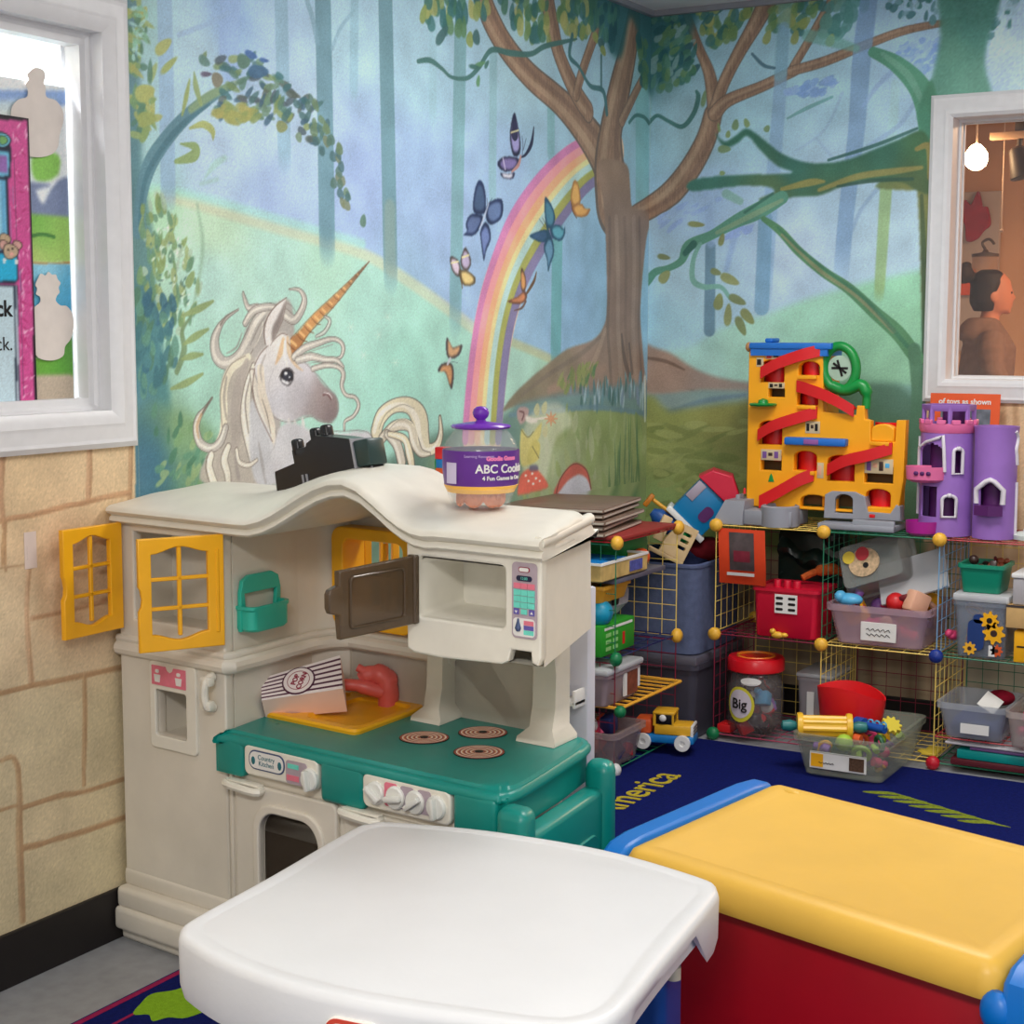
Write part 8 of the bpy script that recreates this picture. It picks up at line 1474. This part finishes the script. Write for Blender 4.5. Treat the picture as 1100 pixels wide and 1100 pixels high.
def trim(cx,cy,r,s0,s1,z0,z1,rd,w=.006,bottom=True,name='window_trim'):
    hw=(s1-s0)/2; c=(s0+s1)/2; p=[(s0,z0)]+[(c-hw*math.cos(PI*i/10),z1-hw*rd+hw*rd*math.sin(PI*i/10)) for i in range(11)]+[(s1,z0)]
    b=B(); b.tube([onc(cx,cy,r,s,z) for s,z in p]+([onc(cx,cy,r,c,z0)] if 0 else []),w,8,closed=bottom); b.ball(onc(cx,cy,r,c,z1,.006),w*1.5,10,6); obj(name,b,CT,ca,smooth=60)
SC=.00305
def sx(px,c): return (px-c)*SC
def zz(py): return (585-py)*.00302
R1,R2=.087,.067; c1y,c2y=.012,-.148
w1=[(sx(992,1020),sx(1015,1020),zz(510),zz(478),.8),(sx(1026,1020),sx(1035,1020),zz(512),zz(483),1),(sx(1016,1020),sx(1030,1020),zz(562),zz(537),.8),(sx(994,1020),sx(1011,1020),zz(562),zz(527),.2)]
tower('tower',c1y,0,R1,zz(455),w1); w2=[(sx(1056,1072),sx(1078,1072),zz(556),zz(520),.9)]; tower('tower',c2y,-.02,R2,zz(457),w2,.06)
for q in w1[1:3]: trim(0,c1y,R1,*q)
b=B(); q=w1[0]; b.tube([onc(0,c1y,R1,s,z) for s,z in ((q[0]-.008,q[2]),(q[0]-.006,q[3]-.02),(q[0]+.02,q[3]+.004),(q[1]-.01,q[3]+.022),(q[1],q[3]+.03),(q[1]+.004,q[3]-.02),(q[1]+.008,q[2]))],.006,8); b.tube([onc(0,c1y,R1,q[0]-.012,z) for z in (q[2],q[3]+.02)],.004,8); obj('gate_trim',b,CT,ca,smooth=60)
b=B(); b.tube([onc(0,c1y,R1,w1[3][0]-.008,z) for z in (w1[3][2],w1[3][3]+.01)],.005,8); obj('gate_post',b,CT,ca)
q=w2[0]; b=B(); b.tube([onc(-.02,c2y,R2,s,z) for s,z in ((q[0]-.005,q[2]+.035),(q[0]-.006,q[3]-.025),((q[0]+q[1])/2-.012,q[3]+.004),((q[0]+q[1])/2,q[3]+.010),((q[0]+q[1])/2+.012,q[3]+.004),(q[1]+.005,q[3]-.025),(q[1]+.004,q[2]+.035))],.009,8); obj('window_trim',b,CT,ca,smooth=60)
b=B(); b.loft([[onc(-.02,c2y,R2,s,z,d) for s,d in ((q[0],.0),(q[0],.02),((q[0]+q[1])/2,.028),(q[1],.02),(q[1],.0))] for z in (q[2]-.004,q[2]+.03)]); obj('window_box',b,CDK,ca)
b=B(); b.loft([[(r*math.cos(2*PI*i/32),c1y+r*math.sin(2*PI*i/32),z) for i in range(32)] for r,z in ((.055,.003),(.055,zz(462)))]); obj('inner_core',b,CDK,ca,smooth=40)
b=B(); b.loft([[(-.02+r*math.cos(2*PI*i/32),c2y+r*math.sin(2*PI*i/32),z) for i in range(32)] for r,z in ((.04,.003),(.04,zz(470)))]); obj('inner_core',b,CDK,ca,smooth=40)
# crown with posts, pink battlement
b=B(); b.loft([[(r*math.cos(2*PI*i/40),c1y+r*math.sin(2*PI*i/40),z) for i in range(40)] for r,z in ((R1+.001,zz(466)),(R1+.006,zz(462)),(R1+.006,zz(455)),(R1-.004,zz(455)),(R1-.004,zz(466)))],loop=True); 
for i in range(12):
    a=2*PI*i/12; b.box(-.006,.006,-.014,.014,0,.016,.002,1,0,T((R1+.001)*math.cos(a),c1y+(R1+.001)*math.sin(a),zz(456))@RZ(math.degrees(a)))
obj('battlement',b,CPK,ca,smooth=40)
b=B(); b.loft([[(r*math.cos(2*PI*i/8+.3),c1y+r*math.sin(2*PI*i/8+.3),z) for i in range(8)] for r,z in ((.082,zz(441)),(.086,zz(438)),(.086,zz(434)),(.076,zz(434)),(.076,zz(441)))],loop=True)
for i in range(8):
    a=2*PI*i/8+.3; b.tube([(.078*math.cos(a),c1y+.078*math.sin(a),zz(464)),(.078*math.cos(a),c1y+.078*math.sin(a),zz(437))],.008,6)
obj('crown',b,CP,ca,smooth=40)
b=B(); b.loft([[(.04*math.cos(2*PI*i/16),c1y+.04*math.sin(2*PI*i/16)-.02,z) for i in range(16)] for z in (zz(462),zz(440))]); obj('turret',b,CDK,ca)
def balcony(c,z,h,rx,ry,m,name):
    b=B(); b.loft([[(c[0]+rx*k*math.cos(t),c[1]+ry*k*math.sin(t),z+q) for t in [2*PI*i/28 for i in range(28)]] for k,q in ((.7,0),(.95,.01),(1,h),(.93,h),(.88,.02))]); o=obj(name,b,m,ca,smooth=40)
    return o
bal=balcony(onc(0,c1y,R1,sx(999,1020),0),zz(523),.055,.045,.066,CPK,'balcony')
for d in (-.02,.0,.02):
    p=onc(0,c1y,R1,sx(999,1020),0); b=B(); b.ball((p[0]-.044,p[1]+d,zz(512)),(.004,.008,.008),10,6); obj('balcony_hole',b,CDK,bal)
balcony(onc(0,c1y,R1,sx(997,1020),0),.0,.05,.05,.055,CMG,'boat_balcony')
b=B(); b.tube(spl([onc(-.02,c2y,R2,s,z) for s,z in ((.055,zz(462)),(.062,zz(470)),(.058,zz(482)),(.060,zz(490)),(.062,zz(500)))],4),.006,8); b.tube([onc(-.02,c2y,R2,.063,z) for z in (zz(583),zz(520))],.005,8); obj('corner_trim',b,CT,ca,smooth=60)
gpil=thing('toy_pillar','pale grey toy pillar on a round foot at the right edge beside the castle','toy',(-.33,-1.515,.759))
part('shaft',WHT,gpil,lambda b:b.lathe([(.03,.02),(.022,.04),(.020,.17),(.03,.19),(.032,.205),(.0,.21)],16)); part('foot',mat('pale_green_grey_plastic',(206,216,210),.4),gpil,lambda b:b.lathe([(.06,0),(.062,.014),(.045,.022),(.0,.026)],20))
sh=thing('orange_sheet','orange printed sheet leaning on the wall behind the purple castle','sheet',(-.115,-1.225,.759))
part('sheet',mat('orange_sheet_paper',(232,96,52),.6,.3,.05),sh,lambda b:b.box(-.002,.002,-.118,.118,0,.452,.0005,1,0,RY(5)))
part('photo',mat('grey_photo_print',(110,116,126),.5,.3,.5,24),sh,lambda b:b.box(-.0035,-.0015,-.088,.08,.1,.40,.0,1,0,RY(5)))
b=B(); b.addmesh(textmesh('of toys as shown',.026,.001,bold=.0006),0,RY(5)@T(-.0035,0,.424)@RZ(-90)@RX(90)); obj('lettering',b,PAP,sh,smooth=0)
# ------------------------------------------------------------------ left shelf contents
for k in range(5):
    w=(.0,.012,-.008,.01,.004)[k]
    o=thing('wooden_board','flat brown board stacked on the left wire shelf behind the cookie jar','board',(-.915+w*.4,-.165+w,.7725+.019*k),math.radians(9+(.0,1.5,-1,.8,0)[k]),'brown boards stacked on the left shelf')
    part('board',mat('grey_brown_board',(126,104,90),.45,.4,.1,20),o,lambda b:b.box(-.21,.21,-.175,.175,0,.013,.002)); part('edge',mat('pale_board_edge',(196,184,170),.6,.3,.05),o,lambda b:b.box(-.2115,-.2095,-.172,.172,.003,.009,0).box(-.2,.2,-.1765,-.1745,.003,.009))
tag(part('red_folder',mat('dull_red_card',(150,52,48),.6,.3,.15,20),None,lambda b:b.box(-1.055,-.61,-.405,-.05,.7585,.771,.003)),'dull red board under the stack of brown boards','board')
for nm,m_,lab,f in (('green_toy_bag',GRN,'green toy in the upper left shelf cell beside the puzzle box',lambda b:b.box(-.86,-.66,-.33,-.12,.655,.745,.03)),('orange_toy_ball',ORG,'orange toy at the right end of the puzzle box',lambda b:b.ball((-.80,-.36,.676),(.03,.03,.03)))): tag(part(nm,m_,None,f),lab,'toy')
pz=thing('puzzle_box','open printed puzzle box with blue lining high in the left shelf','box',(-1.0,-.27,.640))
part('carton',mat('printed_yellow_card',(206,176,110),.5,.3,.3,16),pz,lambda b:b.tub(0,0,0,.34,.26,.055,.004,.005,.99,.001)); part('lining',BLP,pz,lambda b:b.box(-.15,.05,-.11,.11,.03,.058,.004)); part('edge',PAP,pz,lambda b:b.prism(rrect(0,0,.345,.265,.005),.053,.060,'z',0,holes=[rrect(0,0,.325,.245,.005)])); part('picture',mat('blue_violet_print',(80,90,160),.5,.3,.4,60),pz,lambda b:b.box(.03,.12,-.1335,-.1305,.012,.046))
tag(part('grey_board',mat('grey_game_board',(96,96,110),.5,.4,.1),None,lambda b:b.box(-1.06,-.68,-.395,-.10,.620,.636,.003)),'grey flat board under the puzzle box','board')
yt=thing('yellow_tray','yellow plastic tray between the grey board and the green box','tray',(-1.0,-.27,.560)); part('tray',mat('mustard_plastic',(232,168,46),.4,.5,.05),yt,lambda b:b.tub(0,0,0,.2,.2,.056,.004,.02,.9,.006))
tag(part('blue_ball',mat('cyan_ball_plastic',(20,150,186),.4,.5,.05),None,lambda b:b.ball((-1.06,-.34,.526),.043,20,14)),'cyan blue ball on the green box in the left shelf','ball')
pb2=thing('clear_bag','clear plastic bag with black print on the green box','bag',(-.93,-.26,.500)); part('bag',mat('crinkled_clear_plastic',(206,206,212),.15,.7,.1,40,.8,30,alpha=.55),pb2,lambda b:b.loft([[(x+.06*k*.5,y,z) for x,y in rrect(0,0,.14*q,.16*q,.03)] for k,(q,z) in enumerate(((.8,0),(1,.03),(.9,.07),(.6,.10),(.75,.125)))])); part('print',INKP,pb2,lambda b:b.box(-.04,.0,-.0815,-.079,.035,.06,.004))
gx=thing('green_box','bright green printed box on the navy wire panel of the left shelf','box',(-.985,-.27,.3905)); part('carton',mat('grass_green_card',(40,150,40),.45,.4,.06,20),gx,lambda b:b.box(-.12,.12,-.1,.1,0,.10,.004)); 
for k in range(3):
    for j in range(2): part('print',mat('pale_green_print',(150,210,130),.5),gx,lambda b:b.box(-.09+.05*j,-.055+.05*j,-.1015,-.0995,.015+.022*k,.027+.022*k))
part('print',RED,gx,lambda b:b.box(.03,.045,-.1015,-.0995,.02,.06)); part('title_print',PAP,gx,lambda b:b.box(-.10,.10,-.1015,-.0995,.082,.090))
lx=thing('lidded_box','clear lidded box with a brown label on the half height orange wire panel','storage box',(-.985,-.28,.2295)); part('bin',mat('pink_grey_clear_plastic',(180,160,166),.25,.5,.03,20,alpha=.6),lx,lambda b:b.tub(0,0,0,.25,.22,.105,.004,.02,.92,.006)); part('lid',BINW,lx,lambda b:b.box(-.135,.135,-.12,.12,.103,.124,.008)); part('label',PAP,lx,lambda b:b.box(.0,.022,-.1125,-.107,.015,.09)); part('label',mat('brown_red_label',(130,70,50),.5,.3,.3,60),lx,lambda b:b.box(.024,.10,-.1125,-.107,.015,.09)); part('label',PAP,lx,lambda b:b.box(.102,.118,-.1125,-.107,.03,.095))
kb=thing('clear_bin','clear bin of red toys on the bottom level of the left shelf','bin',(-.99,-.285,.0265)); part('bin',mat('rosy_clear_plastic',(170,150,150),.25,.5,.03,20,alpha=.5),kb,lambda b:b.tub(0,0,0,.23,.26,.12,.004,.025,.86,.009))
heap(18,-1.06,-.92,-.38,-.20,.05,.155,[RED,mat('brick_orange_plastic',(190,70,40),.4),PNK,WHT,NVP,RED],'small red toy in the clear bin on the bottom of the left shelf','red toys in the bottom left bin',(.04,.06))
tk=thing('toy_truck','yellow, white and blue toy truck beside the clear bin under the orange wire panel','toy truck',(-.735,-.425,.0275),math.radians(-76))
TY=mat('truck_yellow_plastic',(226,172,40),.4,.5,.05)
part('bumper',BLP,tk,lambda b:b.box(-.10,.105,-.045,.045,.022,.05,.006)); part('bonnet',TY,tk,lambda b:b.box(-.03,.095,-.043,.043,.05,.085,.006)); part('roof',TY,tk,lambda b:b.box(-.035,.04,-.043,.043,.118,.128,.004))
for y in (-.0385,.0385): part('pillar',TY,tk,lambda b:b.box(.030,.037,y-.0035,y+.0035,.08,.12))
part('rear_panel',TY,tk,lambda b:b.box(-.033,-.024,-.042,.042,.08,.12))
part('windows',BLKP,tk,lambda b:b.box(-.024,.033,-.039,.039,.085,.118,.002)); gl=part('grille',WHT,tk,lambda b:b.box(.093,.102,-.042,.042,.045,.086,.003))
for k in range(3): part('grille_bar',BLKP,gl,lambda b:b.box(.101,.1035,-.03,.03,.052+.011*k,.057+.011*k))
part('load',ORG,tk,lambda b:b.box(-.095,-.04,-.04,.04,.05,.10,.008)); part('headlamp',WHT,tk,lambda b:b.ball((-.0,-.046,.108),(.012,.006,.012)))
for x in (-.065,.068):
    for y,d in ((-.05,-1),(.05,1)):
        w_=part('wheel',mat('butter_wheel_plastic',(226,190,110),.5) if y>0 else WHT,tk,lambda b:b.lathe([(.010,-.008),(.026,-.008),(.0275,0),(.026,.008),(.010,.008),(.008,.004),(0,.004)],20,M=T(x,y,.0275)@RX(-90*d)))
# ------------------------------------------------------------------ corner hampers
hp=thing('fabric_hamper','blue grey square fabric hamper standing on a dark tote in the room corner','hamper',(-.318,-.24,.300))
part('basket',mat('blue_grey_fabric',(88,98,128),.9,.2,.12,40,.3,200),hp,lambda b:b.tub(0,0,0,.42,.41,.315,.008,.05,.98,.004),smooth=50); part('rim',mat('blue_grey_binding',(96,108,148),.9,.2,.1),hp,lambda b:b.prism(rrect(0,0,.425,.415,.05),.305,.318,'z',0,holes=[rrect(0,0,.40,.39,.045)]))
to=thing('storage_tote','dark grey lidded tote under the blue grey hamper in the corner','storage box',(-.318,-.24,.0005)); part('bin',SMOKE,to,lambda b:b.tub(0,0,0,.43,.41,.27,.006,.03,.95,.01)); part('lid',mat('dark_tote_lid',(90,88,100),.4,.5,.05),to,lambda b:b.box(-.222,.222,-.212,.212,.265,.298,.008))
tag(part('dark_cloth',mat('navy_cloth',(24,30,56),.9,.1,.2,30),None,lambda b:b.loft([[(-.32+x,-.24+y,z+.012*math.sin(x*30)*math.cos(y*24)) for x,y in rrect(0,0,.37*k,.36*k,.06)] for k,z in ((.96,.40),(1,.58),(.9,.615),(.5,.645),(.15,.65))])),'navy cloth bundled in the blue grey hamper','cloth'); tag(part('maroon_cloth',mat('maroon_cloth_weave',(84,14,22),.9,.1,.2,30),None,lambda b:b.ball((-.27,-.37,.635),(.10,.07,.05))),'maroon cloth at the front right of the hamper','cloth')
ho=thing('toy_house','blue toy house with white base and red roof tipped over on the hamper','toy house',(-.31,-.36,.795)); ho.scale=(1.3,1.3,1.3)
def HB(x,y,z): return tuple(Matrix.Rotation(math.radians(-68),4,'Z')@Matrix.Rotation(math.radians(44),4,'Y')@Vector((x,y,z)))
def hpart(name,m,f,par=ho):
    b=B(HB); f(b); return obj(name,b,m,par)
hw=hpart('walls',mat('cyan_blue_plastic',(0,120,176),.4,.5,.05),lambda b:b.box(-.055,.055,-.045,.045,-.05,.06,.003)); hpart('base',WHT,lambda b:b.box(-.066,.066,-.055,.055,-.066,-.05,.003)); hpart('front_panel',mat('lilac_grey_plastic',(170,160,176),.4,.5,.05),lambda b:b.box(-.056,-.03,-.048,-.0455,-.0,.055,.001)); hpart('door',CDK,lambda b:b.prism(rrect(.022,.0,.03,.045,.012),-.048,-.0455,'y'),hw)
hpart('roof',mat('rose_red_plastic',(206,24,60),.4,.5,.05),lambda b:b.prism([(-.065,.06),(.065,.06),(.05,.10),(.0,.125),(-.05,.10)],-.055,.055,'y',.004)); hpart('corner_piece',GRN,lambda b:b.box(.055,.085,-.04,.04,.02,.06,.006))
ar=thing('toy_plane','blue and green toy plane with an orange propeller poking out of the hamper','toy plane',(-.385,-.27,.735))
def AB_(x,y,z): return tuple(Matrix.Rotation(math.radians(-66),4,'Z')@Matrix.Rotation(math.radians(38),4,'Y')@Vector((x,y,z)))
def apart(name,m,f):
    b=B(AB_); f(b); return obj(name,b,m,ar)
apart('fuselage',mat('plane_blue_plastic',(30,80,150),.4,.5,.05),lambda b:b.loft([ [(x,r*math.cos(t),r*1.1*math.sin(t)) for t in [2*PI*i/14 for i in range(14)]] for x,r in ((-.075,.012),(-.05,.028),(0,.032),(.03,.028))])); apart('nose',GRN,lambda b:b.loft([ [(x,r*math.cos(t),r*math.sin(t)) for t in [2*PI*i/14 for i in range(14)]] for x,r in ((.03,.027),(.07,.026),(.085,.018))])); apart('boom',MATS['mustard_plastic'] if 'mustard_plastic' in MATS else YEL,lambda b:b.tube([(-.10,0,.035),(.05,0,.04)],.007,8).box(-.02,.06,-.008,.008,.028,.036)); apart('propeller',mat('amber_plastic',(196,120,30),.4),lambda b:b.box(-.118,-.10,-.02,.02,.0,.05,.004)); apart('tail',GRN,lambda b:b.box(.02,.045,-.05,-.02,-.01,.0,.003))
wd=thing('wooden_tray','pale wooden rack with slots leaning out of the hamper over the yellow wires','wooden rack',(-.50,-.345,.67))
def WB(x,y,z): return tuple(Matrix.Rotation(math.radians(-58),4,'Z')@Matrix.Rotation(math.radians(26),4,'Y')@Vector((x,y,z)))
def wpart(name,m,f,par=wd):
    b=B(WB); f(b); return obj(name,b,m,par)
WOOD=mat('pale_birch_wood',(214,186,140),.6,.3,.08,30); wpart('board',WOOD,lambda b:b.prism([(-.045,-.03),(.05,-.03),(.05,.09),(-.015,.09),(-.045,.02)],-.012,.012,'y',.002,holes=[rrect(.02,.06,.03,.012,.003),rrect(.02,.035,.03,.012,.003),rrect(.02,.01,.03,.012,.003)])); wpart('slat',WOOD,lambda b:b.box(-.085,-.05,-.012,.012,.0,.09,.004)); wpart('foot',WOOD,lambda b:b.box(-.08,.05,-.014,.014,-.045,-.03,.003))
# ------------------------------------------------------------------ light
def area(name,loc,rot,sx,sy,power,col=(1,1,1)):
    l=bpy.data.lights.new(name,'AREA'); l.shape='RECTANGLE'; l.size=sx; l.size_y=sy; l.energy=power; l.color=col
    o=bpy.data.objects.new(name,l); COL.objects.link(o); o.location=loc; o.rotation_euler=rot; return o
for i,(x,y) in enumerate([(-1.6,-1.5),(-3.9,-1.7),(-3.9,-4.2),(-6.3,-2.6)]):
    area('ceiling_light_source',(x,y,2.585),(0,0,0),.6,1.2,(42,10,26,120)[i],(1,.97,.93))
area('daylight_behind_left_window',(-3.3,.40,2.5),(math.radians(-12),0,0),1.6,.25,90,(.95,.98,1))
area('warm_room_light',(2.6,-2.2,2.65),(0,0,0),1.0,1.0,110,(1,.66,.40))
w=bpy.data.worlds.new('world'); scn.world=w; w.use_nodes=True; w.node_tree.nodes['Background'].inputs[0].default_value=(1,.98,.96,1); w.node_tree.nodes['Background'].inputs[1].default_value=.66
vs=scn.view_settings; vs.view_transform='Standard'; vs.look='None'; vs.exposure=0; vs.gamma=1; vs.use_curve_mapping=False
